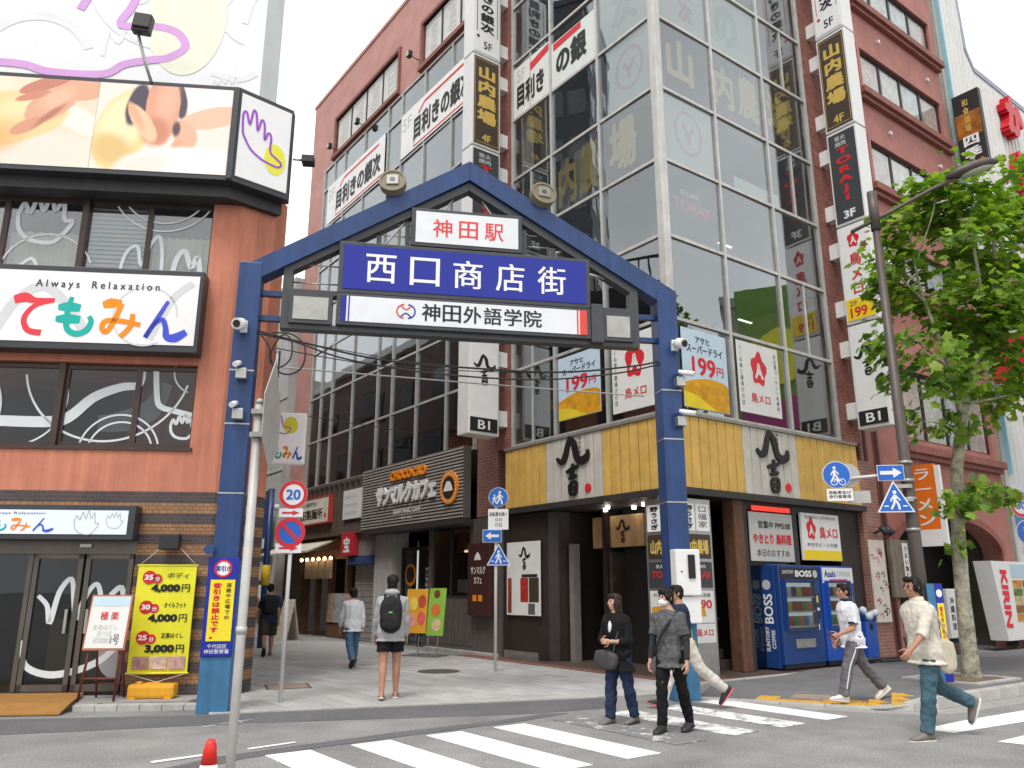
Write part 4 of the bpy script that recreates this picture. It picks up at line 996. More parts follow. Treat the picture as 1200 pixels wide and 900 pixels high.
for a, b in rows:
    wn = part('window', MB().box(WX0, WX1, .14, .2, a, b), m_inner, rb)
    n = 4
    for i in range(n):
        x0, x1 = WX0+(WX1-WX0)*i/n, WX0+(WX1-WX0)*(i+1)/n
        part('blind', MB().box(x0+.06, x1-.06, .115, .13, a+.05, b-.06), mat('poster_sheet%d' % (i % 3), ((.84, .68, .64), (.88, .84, .76), (.82, .86, .88))[i % 3], .7, var=.3, scale=4), wn, FR)
        part('pane', MB().box(x0+.04, x1-.04, .09, .098, a+.03, b-.03), m_glu0, wn, FR)
        part('mullion', MB().box(x1-.05, x1+.05, .07, .13, a, b), m_frm, wn, FR)
    part('head', MB().box(WX0, WX1, .06, .14, b-.08, b), m_frm, wn, FR)
    part('ledge', MB().box(WX0-.25, WX1+.45, -.2, .045, a-.42, a-.2, b=.02).box(WX0-.2, WX1+.4, -.1, .04, a-.55, a-.42), m_sill, rb, FR)
    part('surround', MB().box(WX1, WX1+.14, -.03, .3, a-.2, b+.14).box(WX0-.14, WX0, -.03, .3, a-.2, b+.14).box(WX0, WX1, -.03, .045, b, b+.14), m_tile, rb, FR)
for z in (18.1, 14.9, 11.9):
    part('wall_vent', MB().ring(10.2, z, .06, -.03, .05, 12), m_wbox, rb); part('wall_vent', MB().ring(13.2, z-.1, .06, -.03, .05, 12), m_wbox, rb)
part('drain_pipe', MB().tube([(7.3, -.03, z) for z in (0, 10, 22)], .05, 8), mat('pipe_brown', ()), rb)
part('corner_flank', MB().box(14.26, 14.9, .2, 3, 0, 23), mat('grey_flank', (.3, .28, .24), .7, streak=.2), rb)

# ================================================================== WHITE METAL CLAD BUILDING
wb = thing('white_clad_building', 'white ribbed metal building with red raised characters at the right edge', 'building', FR, (20, 0, 0), inframe=True)
m_clad = mat('white_cladding', (.7, .7, .68), .5, var=.05, streak=.06)
part('wall', MB().prism([(14.95, 0), (30, 0), (30, 20.1), (17.3, 20.2), (16.8, 20.9), (16.6, 25), (14.95, 25)], .1, 6), m_clad, wb)
part('cap_flashing', MB().stroke([(30, 20.1), (17.3, 20.2), (16.8, 20.9), (16.6, 25)], .22, .06, .3, sub=1), mat('blue_grey_cap', (.3, .33, .42), .5), wb)
for i in range(46):
    x = 15.2+i*.32
    part('cladding_rib', MB().box(x, x+.16, .065, .102, .3 if x > 14 else 0, 19.9 if x > 16.5 else 24), m_clad, wb)
part('blue_strip', MB().box(14.9, 14.98, -.02, .1, 5, 23.5), mat('blue_edge', (.25, .5, .6), .5), wb)
txt(wb, 'か', (18.7, 20.2, 18.0, 19.7), plain('raised_red', (.55, .008, .02), .3), -.25, FR, bold=.08, ex=.3)
txt(wb, 'ら', (18.9, 20.3, 15.7, 17.4), MATS['raised_red'], -.25, FR, bold=.08, ex=.3)
part('window', MB().box(20.6, 22.5, .03, .1, 16.0, 17.4), m_gls, wb)
for z in (5.5, 8.5): part('window', MB().box(16.5, 19.5, .03, .1, z, z+1.5), m_gls, wb)
part('shop_band', MB().box(14.9, 30, -.4, .1, 3.4, 4.4), mat('blue_banner', (.12, .25, .5), .5), wb)
part('opening_shade_panel', MB().box(15.2, 30, .04, .1, 0, 3.3), m_shadow, wb)  # flat dark sheet standing for shade in the shop front; wall behind is closed

# projecting sign on red building: dark with white characters
Mk = FR @ Matrix.Translation((14.5, 0, 0)) @ Matrix.Rotation(R(-90), 4, 'Z')
ks = thing('dark_projecting_sign', 'dark projecting sign with white characters and amber picture by the white building', 'sign', Mk, (.5, 0, 14.9))
part('casing', MB().box(.1, .95, 0, .2, 14.9, 17.75, b=.01), m_frm, ks, Mk)
part('picture', MB().box(.13, .92, -.012, -.001, 16.1, 17.0), mat('amber_picture', (.3, .1, .01), .5, var=.7, scale=2), ks, Mk)
txt(ks, '四季', (.25, .8, 15.3, 16.15), m_white, -.016, Mk, vert=True, bold=.04); txt(ks, '和食酒場', (.4, .6, 16.3, 17.5), m_gold, -.016, Mk, vert=True, bold=.02); part('red_seal', MB().ring(.75, 15.15, .1, -.016, -.013, 12), m_red, ks, Mk)
Mk2 = FR @ Matrix.Translation((13.9, 0, 0)) @ Matrix.Rotation(R(-90), 4, 'Z')
k3 = thing('red_floor_sign', 'red projecting sign reading 3F half hidden by the tree', 'sign', Mk2, (.8, 0, 7.5))
part('casing', MB().box(.3, 1.3, 0, .2, 7.6, 9.7), plain('sign_red', ()), k3, Mk2); part('strip', MB().box(.32, 1.28, -.01, -.001, 9.0, 9.6), m_white, k3, Mk2); txt(k3, '3F', (.4, 1.1, 9.05, 9.55), m_black, -.014, Mk2, bold=.05)
Mk4 = FR @ Matrix.Translation((8.3, 0, 0)) @ Matrix.Rotation(R(-90), 4, 'Z')
ob = thing('orange_banner_sign', 'orange and white vertical projecting sign behind the lamp post', 'sign', Mk4, (.6, 0, 2.7))
part('casing', MB().box(.25, .85, 0, .12, 2.75, 4.6), plain('sign_orange', (.8, .17, .01), .5), ob, Mk4); part('strip', MB().box(.86, .98, 0, .1, 2.6, 4.55), m_white, ob, Mk4); part('strip', MB().box(.25, .98, -.01, -.001, 2.6, 3.0), m_white, ob, Mk4); txt(ob, 'ラーメン', (.35, .75, 3.1, 4.5), m_white, -.005, Mk4, vert=True, bold=.03)
# street level signs on the red building
ls = sign_panel('lobster_menu', 'tall narrow pale menu panel with sketched dishes beside the vending machines', FR, 6.35, 7.0, .85, 2.72, -.09, -.05, mat('menu_pale', (.62, .56, .5), .6), 'sign')
random.seed(3)
for i in range(26):
    cx, cz = random.uniform(6.42, 6.93), random.uniform(.95, 2.6); part('sketch', MB().stroke([(cx-.07, cz), (cx, cz+.05), (cx+.07, cz-.02), (cx+.02, cz-.06)], .022, -.094), (m_red, m_lgrey, m_black, MATS['maroon_box'])[i % 4], ls, FR)
wsg = sign_panel('wood_sign_board', 'grey wooden sign board with white vertical strip beside the lamp post', FR, 7.15, 8.0, 1.4, 2.75, -.16, -.06, mat('grey_wood', (.2, .17, .13), .8, var=.25, streak=.25), 'sign')
part('strip', MB().box(7.68, 7.92, -.166, -.161, 1.45, 2.68), m_wbox, wsg, FR); txt(wsg, 'うまい魚と酒', (7.72, 7.88, 1.7, 2.6), m_black, -.17, FR, vert=True, bold=.03); part('orange_mark', MB().box(7.7, 7.9, -.17, -.167, 1.47, 1.6), m_or, wsg, FR)
sp = thing('spotlight', 'small black spotlight above the tall pale menu panel', 'spotlight', FR, (6.75, -.05, 2.85))
part('arm', MB().tube([(0, .1, 0), (0, -.2, .12), (0, -.3, .1)], .025, 6), m_frm, sp); part('head', MB().tube([(0, -.25, .18), (.05, -.4, -.02)], [.07, .1], 10), m_frm, sp); part('second_head', MB().tube([(-.15, -.22, .16), (-.1, -.36, -.02)], [.06, .09], 10), m_frm, sp)
# ================================================================== ORANGE CORNER BUILDING ON THE LEFT
m_orw = mat('orange_render', (.56, .212, .135), .85, var=.14, scale=1.2, streak=.2, bump=.12, bscale=25, speck=.05)
m_tan = mat_brick('tan_tile', (.36, .185, .085), (.28, .14, .065), (.14, .085, .05), .11, .055, .006, .5, var=.25)
m_drk = mat_brick('dark_tile', (.075, .055, .055), (.055, .04, .042), (.1, .08, .075), .11, .055, .006, .5, var=.25)
m_bz = mat('bronze_frame', (.07, .05, .042), .4, metal=.4, var=.15)
m_trim = mat('dark_sign_trim', (.05, .053, .06), .4, metal=.2, var=.1)
m_wpaint = plain('window_paint_white', (.66, .7, .71), .6)
lb = thing('orange_building', 'orange rendered corner building with striped tile ground floor on the left', 'building', FW, (-2, 0, 0), inframe=True)
XR = .98                                     # facade ends here, then splayed corner and alley flank
cor = [(XR, 0), (1.5, .38), (1.62, .75)]
inv = FW.inverted()
fl2 = inv @ (FW @ Vector((1.62, .75, 0)) + Vector((-.59, .807, 0))*16)
plan = [(-12, 0)]+cor+[(fl2.x, fl2.y), (-12, fl2.y)]
# shell above the ground floor: window bands left open
W0, W1 = -9.0, .52
def band(z0, z1, open_=False):
    if not open_: return MB().slab([(-12, 0)]+cor+[(fl2.x, fl2.y), (-12, 4)], z0, z1)
    mb = MB().slab([(W1, 0), (XR, 0), (1.5, .38), (1.62, .75), (fl2.x, fl2.y), (W1-6, fl2.y), (W1-6, 6), (W1, .6)], z0, z1)
    return mb
part('wall', band(3.09, 3.8), m_orw, lb); part('wall', band(3.8, 5.18, True), m_orw, lb); part('wall', band(5.18, 6.6), m_orw, lb); part('wall', band(6.6, 8.12, True), m_orw, lb); part('wall', band(8.12, 8.5), m_orw, lb)
part('parapet', MB().slab([(-12, .06), (1.0, .06), (1.5, .5), (fl2.x, fl2.y), (-12, 8)], 8.5, 10.3), m_trim, lb)
rf_ = part('roof_block', MB().box(-12, -4.3, 4.6, 11.5, 8.5, 13.2), m_trim, lb)
for k in range(16): part('roof_rail', MB().box(-11.9+k*.5, -11.84+k*.5, 4.7, 4.76, 13.2, 14.2), m_bz, rf_, FW); part('roof_rail', MB().box(-4.42, -4.36, 4.7+k*.44, 4.76+k*.44, 13.2, 14.2), m_bz, rf_, FW)
part('roof_rail', MB().box(-12, -4.3, 4.68, 4.78, 14.2, 14.28).box(-4.44, -4.34, 4.78, 11.5, 14.2, 14.28), m_bz, rf_, FW)
part('room_back', MB().box(-12, .45, 2.2, 2.3, 3.1, 8.4), m_inner, lb)
part('floor_plate', MB().box(-12, .5, .1, 2.2, 5.2, 5.4), m_slab, lb)
# flank windows that the opposite glazing mirrors
Wal = FW @ Matrix.Translation((1.62, .75, 0)); ang = 126.2-6.3
FA = FW @ Matrix.Translation((1.62, .75, 0)) @ Matrix.Rotation(R(126.2-6.3), 4, 'Z') @ Matrix.Rotation(math.pi, 4, 'Z')
for k in range(4):
    for z in (4.0, 6.8): wn = part('flank_window', MB().box(-3.6-k*3.4, -2.0-k*3.4, -.04, .02, z, z+1.3), m_bz, lb, FA); part('pane', MB().box(-3.5-k*3.4, -2.1-k*3.4, -.05, -.041, z+.1, z+1.2), m_glsd, wn, FA)
part('flank_band', MB().box(-15.5, -.6, -.05, .02, 3.2, 3.5), mat('yellow_band', (.6, .4, .06), .5), lb, FA)
# windows
m_glu = mat_glass('upper_window_glass', (.85, .87, .86), 2.2, wob=.04)
def windows(z0, z1, xs, shade):
    for i, (a, b) in enumerate(zip(xs, xs[1:])):
        wn = part('window', MB().box(a, b, .1, .16, z0, z0+.07).box(a, b, .1, .16, z1-.07, z1).box(a, a+.045, .1, .16, z0+.07, z1-.07).box(b-.045, b, .1, .16, z0+.07, z1-.07), m_bz, lb)
        part('pane', MB().box(a+.045, b-.045, .125, .137, z0+.07, z1-.07), m_glu if shade else m_glsd, wn, FW)
        if shade and (i % 2 or i == 0):
            mb = MB(); V = []; n = 40
            for j in range(n+1): x = a+.05+(b-a-.1)*j/n; d = .03*math.sin(j*1.1); V += [(x, .26+d, z0+.02), (x, .26+d, z0+(z1-z0)*(.93 if i == 0 else .62))]
            mb.add(V, [(2*j, 2*j+2, 2*j+3, 2*j+1) for j in range(n)], 0, True)
            part('curtain', mb, mat('curtain_cream', (.66, .62, .48), .9, var=.1), wn, FW)
        elif shade:
            for j in range(18): part('blind_slat', MB().box(a+.05, b-.05, .22, .25, z0+.08+j*.08, z0+.13+j*.08), mat('blind_grey', (.5, .48, .5), .7), wn, FW)
windows(6.62, 8.1, [-4.3, -2.9, -1.62, -.55, .52], True)
windows(3.8, 5.16, [-4.2, -3.0, -1.55, -.42, .52], False)
for z0, z1 in ((6.6, 8.12), (3.8, 5.18)):
    part('window_post', MB().box(-1.66, -1.56, .04, .2, z0, z1), m_bz, lb)
part('window_sill', MB().box(-12, .56, -.03, .14, 3.74, 3.8), m_bz, lb)
# painted line drawings of hands and rings on the glass
def painted(lines, y=.118, w=.06, m=m_wpaint):
    mb = MB()
    for ln in lines:
        pts, wd = ln if isinstance(ln, tuple) else (ln, w)
        mb.stroke(pts, wd, y, .003)
    return part('painted_drawing', mb, m, lb)
def circ(cx, cz, r, a0=0, a1=360, n=18): return [(cx+r*math.cos(R(a0+(a1-a0)*i/n)), cz+r*math.sin(R(a0+(a1-a0)*i/n))) for i in range(n+1)]
def hand(cx, cz, s, fl=1):
    P = [(-.5, .25), (-.42, .48), (-.3, .3), (-.2, .62), (-.08, .35), (.02, .68), (.12, .36), (.24, .6), (.3, .2), (.44, .16), (.3, -.1), (.12, -.26), (-.25, -.22), (-.45, -.02), (-.5, .25)]
    return [(cx+fl*x*s, cz+z*s) for x, z in P]
painted([(hand(-2.25, 7.55, .95), .075), (circ(-2.15, 6.7, .75, 20, 160), .03)])
painted([([(-.98, 6.65), (-.9, 7.15), (-.72, 7.3), (-.62, 6.95), (-.5, 7.35), (-.38, 7.5), (-.3, 7.2), (-.28, 6.72)], .06), ([(-.12, 6.65), (-.05, 7.1), (.08, 7.25), (.2, 6.95), (.3, 7.15), (.38, 6.7)], .09), (circ(-.35, 8.5, .75, 200, 340), .03), (circ(-.35, 8.5, .9, 200, 340), .03)])
painted([([(-4.2, 7.0), (-3.6, 6.9), (-3.0, 7.2)], .06), (hand(-3.3, 7.2, .8), .06), ([(-2.75, 6.65), (-2.4, 7.0), (-2.25, 6.68)], .06)])
painted([([(-4.2, 4.1), (-2.9, 4.2), (-1.8, 4.2), (-1.45, 4.28), (-1.1, 4.62), (-.7, 4.8), (-.42, 4.85), (-.36, 5.08)], [.16, .17, .18, .18, .16, .14, .12, .06]), ([(-.17, 5.1), (-.12, 4.7), (-.05, 4.5), (.2, 4.42), (.5, 4.35)], .09)])
painted([(circ(-.9, 5.2, 1.3, 190, 345), .035), (circ(-.62, 3.72, .62, 0, 180), .03), (circ(-.6, 3.72, .5, 0, 180), .03), (circ(-2.3, 4.6, .8, 150, 400), .03), (hand(.36, 4.08, .42), .045), (circ(.5, 5.1, .38, 120, 250), .025), (circ(-3.4, 4.4, .9, 180, 420), .03)])
painted([([(-1.0, 4.2), (-.6, 4.25), (-.2, 4.45), (.0, 4.9)], [.25, .35, .35, .2])], y=.16, m=plain('paint_grey', (.3, .3, .31), .6))
# ---- ground floor: striped tiles, glazed doors
X_T0 = -.12
bandz = [.0, .18, .33, .5, .65, .82, .97, 1.13, 1.28, 1.45, 1.6, 1.76, 1.92, 2.08, 2.24, 2.4, 2.56, 2.72, 2.88, 3.09]
for i, (a, b) in enumerate(zip(bandz, bandz[1:])):
    full = a >= 2.68
    x0 = -12 if full else X_T0
    part('tile_band', MB().slab([(x0, -.0), (XR, .0), (1.5, .38), (1.62, .75), (1.5, 1.2), (x0, .4)], a+.03, b+.03 if b < 3 else 3.09), m_tan if i % 2 else m_drk, lb)
part('flank_base', MB().slab([(1.5, .9), (1.6, .8), (fl2.x, fl2.y), (fl2.x-1, fl2.y)], 0, 3.08), m_drk, lb)
fb = part('shop_front', MB().box(-12, X_T0, .1, .2, 2.42, 2.72), m_trim, lb)
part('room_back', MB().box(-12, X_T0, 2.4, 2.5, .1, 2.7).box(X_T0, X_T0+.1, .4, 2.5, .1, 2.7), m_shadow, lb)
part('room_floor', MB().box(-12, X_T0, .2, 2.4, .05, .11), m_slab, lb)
part('reception_counter', MB().box(-1.9, -.5, 1.6, 2.0, .11, 1.1), mat('counter_wood', (.2, .13, .045), .5), lb)
part('shelf_board', MB().box(-1.75, -.25, 2.2, 2.38, 1.05, 1.5), mat('shelf_beige', (.2, .18, .14), .7), lb)
for k, x in enumerate((-1.3, -.75, -.4)): part('coat_hanger', MB().stroke([(x-.16, 1.72), (x, 1.82), (x+.16, 1.72), (x-.16, 1.72)], .018, 2.1, .006, sub=1).stroke([(x, 1.82), (x, 1.9)], .012, 2.1), m_black, lb)
m_dfr = mat('door_bronze', (.14, .125, .11), .35, metal=.6, var=.15)
part('door_header', MB().box(-12, X_T0, .02, .18, 2.12, 2.42), m_dfr, lb)
for (a, b) in ((-3.6, -2.55), (-1.62, -.9), (-.86, -.16)):
    d = part('door', MB().box(a, a+.07, .06, .13, .12, 2.12).box(b-.07, b, .06, .13, .12, 2.12).box(a, b, .06, .13, .12, .22).box(a, b, .06, .13, 2.05, 2.12), m_dfr, lb)
    part('pane', MB().box(a+.07, b-.07, .09, .1, .22, 2.05), m_glsd, d, FW)
    part('handle', MB().box(b-.16 if a < -1 else a+.1, b-.12 if a < -1 else a+.14, .02, .06, .95, 1.3), m_steel, d, FW)
d = part('door', MB().box(-2.5, -2.43, .1, .17, .12, 2.12).box(-1.72, -1.65, .1, .17, .12, 2.12), m_dfr, lb); part('pane', MB().box(-2.43, -1.72, .12, .13, .12, 2.12), m_glsd, d, FW)
part('painted_drawing', MB().stroke([(-1.5, 1.5), (-1.35, 1.35), (-1.28, 1.1), (-1.2, 1.55), (-1.05, 1.75), (-.98, 1.45), (-.92, 1.15)], [.06, .07, .08, .08, .07, .07, .09], .082).stroke([(-.92, 1.15), (-.78, 1.55), (-.65, 1.66), (-.56, 1.3), (-.58, .95)], [.09, .07, .07, .08, .09], .082)
     .stroke([(-.45, 1.5), (-.3, 1.62), (-.24, 1.3), (-.3, 1.0), (-.42, .95)], .08, .082).stroke([(-1.62, .85), (-1.55, .5), (-1.2, .36), (-.8, .42), (-.5, .55), (-.3, .72)], [.06, .09, .1, .1, .1, .08], .082), m_wpaint, lb)
part('painted_drawing', MB().ring(-.28, .75, .28, .084, .086, 20, r2=.45), plain('paint_grey', ()), lb)
step = part('step', MB().slab([(-12, -.9), (-1.05, -.95), (-.2, -.95), (-.1, -.7), (1.05, -.65), (1.25, .0), (1.2, .5), (-12, .3)], 0, .06), m_concd, lb)
for i in range(6): part('kerb_block', MB().box(-.33+i*.29, -.33+i*.29+.283, -1.13, -.95, -.02, .075, b=.008), m_conc, lb, FW)
part('door_mat', MB().slab([(-3.5, -1.12), (-.36, -1.12), (-.62, -.02), (-3.5, -.02)], .1, .118), mat('coir_mat', (.33, .16, .04), .95, var=.12, scale=6, speck=.25, sscale=120, bump=.4, bscale=200), lb)
# the mat slopes over the kerb to the road
part('door_mat', MB().add([(-3.5, -1.12, .118), (-.36, -1.12, .118), (-.34, -1.5, .03), (-3.5, -1.5, .03), (-3.5, -1.12, .09), (-.36, -1.12, .09), (-.34, -1.5, .01), (-3.5, -1.5, .01)], [(0, 3, 2, 1), (4, 5, 6, 7), (2, 3, 7, 6), (1, 2, 6, 5), (0, 1, 5, 4), (3, 0, 4, 7)]), mat('coir_mat', ()), lb)

# ---------------------------------------------------------------- signs on the orange building
m_pur = plain('print_purple', (.34, .08, .55), .5); m_mag = plain('banner_purple', (.66, .36, .7), .7)
m_cr = plain('print_crimson', (.75, .04, .06), .45); m_teal = plain('print_teal', (.0, .42, .36), .45); m_org2 = plain('print_tangerine', (.9, .26, .0), .45); m_blu = plain('print_royal_blue', (.05, .08, .6), .45)
m_yl = plain('print_yellow', (.82, .8, .06), .5)
m_lit = mat('lit_sign_face', (.74, .74, .74), .35, var=.03, emit=.12)
def temomin(t, F, x0, x1, z0, z1, y):
    """four rounded hiragana in four colours, drawn with a fat brush"""
    w = (x1-x0)/4; h = z1-z0
    def P(k, pts): return [(x0+(k+a)*w, z0+b*h) for a, b in pts]
    b = h*.13
    part('letter', MB().stroke(P(0, [(.02, .88), (.25, .95), (.5, .88), (.92, .9)]), [b*1.6, b*2, b*1.1, b*.9], y).stroke(P(0, [(.9, .9), (.5, .75), (.3, .42), (.42, .12), (.72, .06)]), [b*.8, b*.9, b, b*1.1, b*1.2], y-.001), m_cr, t, F)
    part('letter', MB().stroke(P(1, [(.02, .72), (.25, .75), (.52, .72)]), [b, b*2, b*1.4], y).stroke(P(1, [(0, .42), (.25, .44), (.55, .42)]), [b, b*2, b*1.4], y).stroke(P(1, [(.3, 1.0), (.24, .6), (.28, .2), (.5, .06), (.72, .16), (.8, .38), (.74, .52)]), [b*.8, b, b*1.1, b*1.2, b*1.2, b, b*.8], y-.001), m_teal, t, F)
    part('letter', MB().stroke(P(2, [(.02, .82), (.2, .88), (.44, .88)]), [b*1.2, b*2, b*1.2], y).stroke(P(2, [(.44, .88), (.34, .5), (.18, .14), (.06, .24), (.14, .42), (.5, .42), (.92, .34)]), [b, b, b, b, b, b, b*.9], y-.001).stroke(P(2, [(.72, .62), (.7, .3), (.5, .02)]), [b*.9, b, b], y-.002), m_org2, t, F)
    part('letter', MB().stroke(P(3, [(.5, .98), (.28, .5), (.06, .02), (.2, .32), (.4, .5), (.5, .3), (.55, .06), (.75, .04), (.98, .2)]), [b*.7, b*.9, b*.9, b*.8, b*.9, b, b*1.3, b*1.8, b*1.2], y-.001), m_blu, t, F)
pb = thing('photo_billboard', 'wide billboard band with massage photographs above the upper windows', 'billboard', FW, (-3, -.3, 8.45))
part('casing', MB().slab([(-12, -.5), (.88, -.5), (1.72, .12), (1.72, .3), (-12, .3)], 8.32, 10.12), m_trim, pb, FW)
part('under_tray', MB().slab([(-12, -.3), (.8, -.3), (1.6, .3), (1.2, .6), (-12, .3)], 8.1, 8.32), m_dark, pb, FW)
m_cream = plain('photo_cream', (.68, .62, .5), .5); m_skin = mat('photo_skin', (.66, .42, .3), .5, var=.15, scale=2); m_skl = mat('photo_skin_light', (.74, .54, .36), .5, var=.1, scale=2); m_twl = plain('photo_towel', (.74, .7, .64), .5); m_hair = plain('photo_hair', (.07, .06, .045), .5); m_pinkw = plain('photo_pink_white', (.76, .66, .64), .5); m_skd = mat('photo_skin_deep', (.52, .25, .2), .5, var=.2, scale=3)
Y = -.505
def zx(a, b): return (-3.29+a/3*.01453, 10.04-(b/3-122)*.0198)
def bl(a, b, ra, rb, turn, col, soft=.06): x, z = zx(a, b); return (x, z, ra/3*.01453, rb/3*.0198, turn, srgb(*col), soft)
SKY_, SKP, SKD = (240, 208, 150), (222, 168, 138), (198, 128, 108)
pa = mat_print('massage_photo_arm', srgb(234, 214, 188), [bl(-150, 420, 300, 90, 0, (240, 226, 205), .5), bl(300, 590, 260, 70, -6, (226, 222, 208), .3), bl(330, 480, 120, 30, -25, (238, 235, 222), .3), bl(60, 490, 240, 78, 14, SKY_, .06), bl(-40, 560, 180, 50, 12, (226, 180, 118), .4), bl(150, 445, 80, 30, 18, (246, 222, 172), .4),
    bl(330, 388, 95, 36, 10, SKP, .045), bl(232, 440, 100, 40, 40, SKP, .045), bl(165, 505, 62, 17, 32, (214, 152, 122), .12), bl(205, 382, 95, 18, 24, SKD, .06), bl(170, 418, 62, 11, 20, (206, 136, 112), .15), bl(250, 420, 60, 22, 35, (234, 186, 156), .5), bl(235, 470, 60, 8, 45, (184, 118, 98), .5)])
pbk = mat_print('massage_photo_back', srgb(244, 226, 214), [bl(760, 400, 150, 60, 0, (250, 238, 228), .4), bl(478, 500, 92, 118, -14, (238, 212, 150), .045), bl(470, 490, 70, 92, -14, (246, 228, 182), .25), bl(455, 560, 80, 40, -30, (222, 190, 124), .4), bl(520, 425, 36, 62, -10, (72, 62, 78), .14), bl(662, 405, 24, 56, 10, (80, 66, 78), .16), bl(605, 430, 58, 110, 0, (224, 160, 130), .045), bl(618, 400, 36, 70, 0, (234, 178, 150), .5), bl(590, 500, 46, 40, 0, (206, 136, 110), .4),
    bl(545, 478, 30, 62, 34, (242, 196, 160), .12), bl(520, 458, 14, 44, 30, (228, 174, 140), .3), bl(780, 452, 110, 30, 16, (238, 190, 162), .06), bl(690, 505, 40, 44, 30, (232, 178, 150), .12), bl(668, 545, 20, 26, 0, (226, 168, 140), .2), bl(660, 490, 14, 22, 0, (90, 66, 74), .4), bl(690, 600, 220, 58, 4, (247, 238, 232), .15), bl(560, 600, 90, 30, 20, (238, 224, 214), .4)])
part('photo_print', MB().box(-5.6, -1.43, Y-.004, Y, 8.4, 10.04), pa, pb, FW)
part('photo_print', MB().box(-1.425, .8, Y-.004, Y, 8.4, 10.04), pbk, pb, FW)
part('edge_post', MB().box(.8, .9, -.53, -.4, 8.34, 10.1), m_trim, pb, FW)
FC = FW @ Matrix.Translation((.88, -.5, 0)) @ Matrix.Rotation(math.atan2(.62, .84), 4, 'Z')
hs_ = part('corner_panel', MB().box(.06, 1.0, -.03, -.004, 8.42, 10.02), m_lit, pb, FC)
part('yellow_spot', MB().ring(.74, 8.98, .2, -.036, -.032, 20, r2=.3), m_yl, hs_, FC)
part('hand_drawing', MB().stroke([(.12, 9.25), (.1, 9.6), (.16, 9.68), (.23, 9.46), (.28, 9.76), (.34, 9.7), (.38, 9.4), (.44, 9.64), (.5, 9.57), (.52, 9.28), (.58, 9.44), (.64, 9.38), (.64, 9.1), (.74, 9.02), (.86, 8.94), (.8, 8.85), (.58, 8.87), (.42, 8.92), (.26, 9.03), (.12, 9.25)], .04, -.04, sub=4), m_pur, hs_, FC)
sl_ = thing('sign_floodlight', 'black floodlight on an arm above the photo billboard', 'floodlight', FW, (-.6, -.5, 10.1))
part('arm', MB().tube([(0, 0, 0), (-.12, -.1, .35), (-.22, -.26, .76)], .028, 6), m_steel, sl_); part('head', MB().box(-.4, -.1, -.36, -.2, .74, 1.08, b=.02).tf(Matrix.Rotation(R(6), 4, 'Y')), m_frm, sl_)
part('cooling_fin', MB().box(-.38, -.1, -.4, -.36, .8, 1.06, b=.01).tf(Matrix.Rotation(R(6), 4, 'Y')), m_dark, sl_)
sl2 = thing('sign_floodlight', 'black floodlight on the alley corner of the photo billboard', 'floodlight', FW, (1.75, .25, 9.2))
part('arm', MB().tube([(0, 0, 0), (.18, .1, .05)], .02, 6), m_steel, sl2); part('head', MB().box(.14, .36, 0, .22, -.02, .12, b=.01), m_frm, sl2)
# rooftop banner
bn = thing('rooftop_banner', 'huge white printed banner with purple hand drawing on the roof hoarding', 'banner', FW, (-4, .3, 10.3))
m_ban = mat('banner_mesh', (.82, .83, .84), .8, var=.04, scale=3, speck=.02)
part('sheet', MB().box(-12, 1.08, .12, .2, 10.14, 17), m_ban, bn, FW)
part('return_sheet', MB().add([(1.08, .12, 10.14), (1.3, .55, 10.14), (1.3, .55, 17), (1.08, .12, 17), (1.05, .2, 10.14), (1.25, .6, 10.14), (1.25, .6, 17), (1.05, .2, 17)], [(0, 1, 2, 3), (5, 4, 7, 6), (3, 2, 6, 7), (0, 4, 5, 1), (0, 3, 7, 4), (1, 5, 6, 2)]), mat('banner_grey_blue', (.7, .74, .75), .8, var=.06), bn, FW)
part('frame_rail', MB().box(-12, 1.0, .21, .3, 10.14, 10.24).box(-12, 1.0, .21, .3, 13, 13.1).box(-12, 1.0, .21, .3, 16.8, 16.9), m_steel, bn, FW)
m_ylp = plain('banner_yellow', (.82, .82, .68), .8); m_gyp = plain('banner_grey', (.77, .78, .79), .8)
part('print', MB().ring(-.35, 12.0, .72, .112, .116, 28, r2=1.3), m_ylp, bn, FW)
yb = .108
part('print', MB().stroke([(-5.5, 10.9), (-4, 10.75), (-3.1, 10.72), (-2.6, 10.6), (-1.7, 10.62), (-1.35, 10.85), (-.9, 10.98), (-.6, 11.05), (-.32, 11.3), (-.5, 11.6), (-.9, 11.7), (-1.5, 11.68), (-1.35, 12.1), (-1.2, 12.7)], .15, yb)
     .stroke([(-2.25, 11.95), (-2.1, 12.35), (-1.9, 12.9)], .15, yb).stroke([(-3.05, 12.25), (-2.9, 12.8)], .15, yb), m_mag, bn, FW)
part('print', MB().stroke(circ(-2.9, 10.8, .95, 20, 160), .18, .114).stroke([(-1.6, 12.5), (-1.2, 12.2), (-1.0, 12.6)], .1, .114).stroke([(-1.75, 11.0), (-1.7, 11.5), (-1.5, 11.3), (-1.4, 11.6), (-1.2, 11.35)], .08, .114).stroke([(.2, 10.8), (.7, 10.7), (1.0, 10.85)], .12, .114).stroke([(.3, 12.3), (.5, 12.7)], .15, .114).stroke([(.7, 11.9), (.8, 12.4), (1.0, 12.7)], .12, .114), m_gyp, bn, FW)
part('print', MB().stroke(hand(.5, 10.4, .55), .04, .113).stroke(circ(1.0, 12.2, .8, 110, 250), .03, .113).stroke(circ(-.6, 12.8, 1.6, 180, 270), .03, .113), m_gyp, bn, FW)
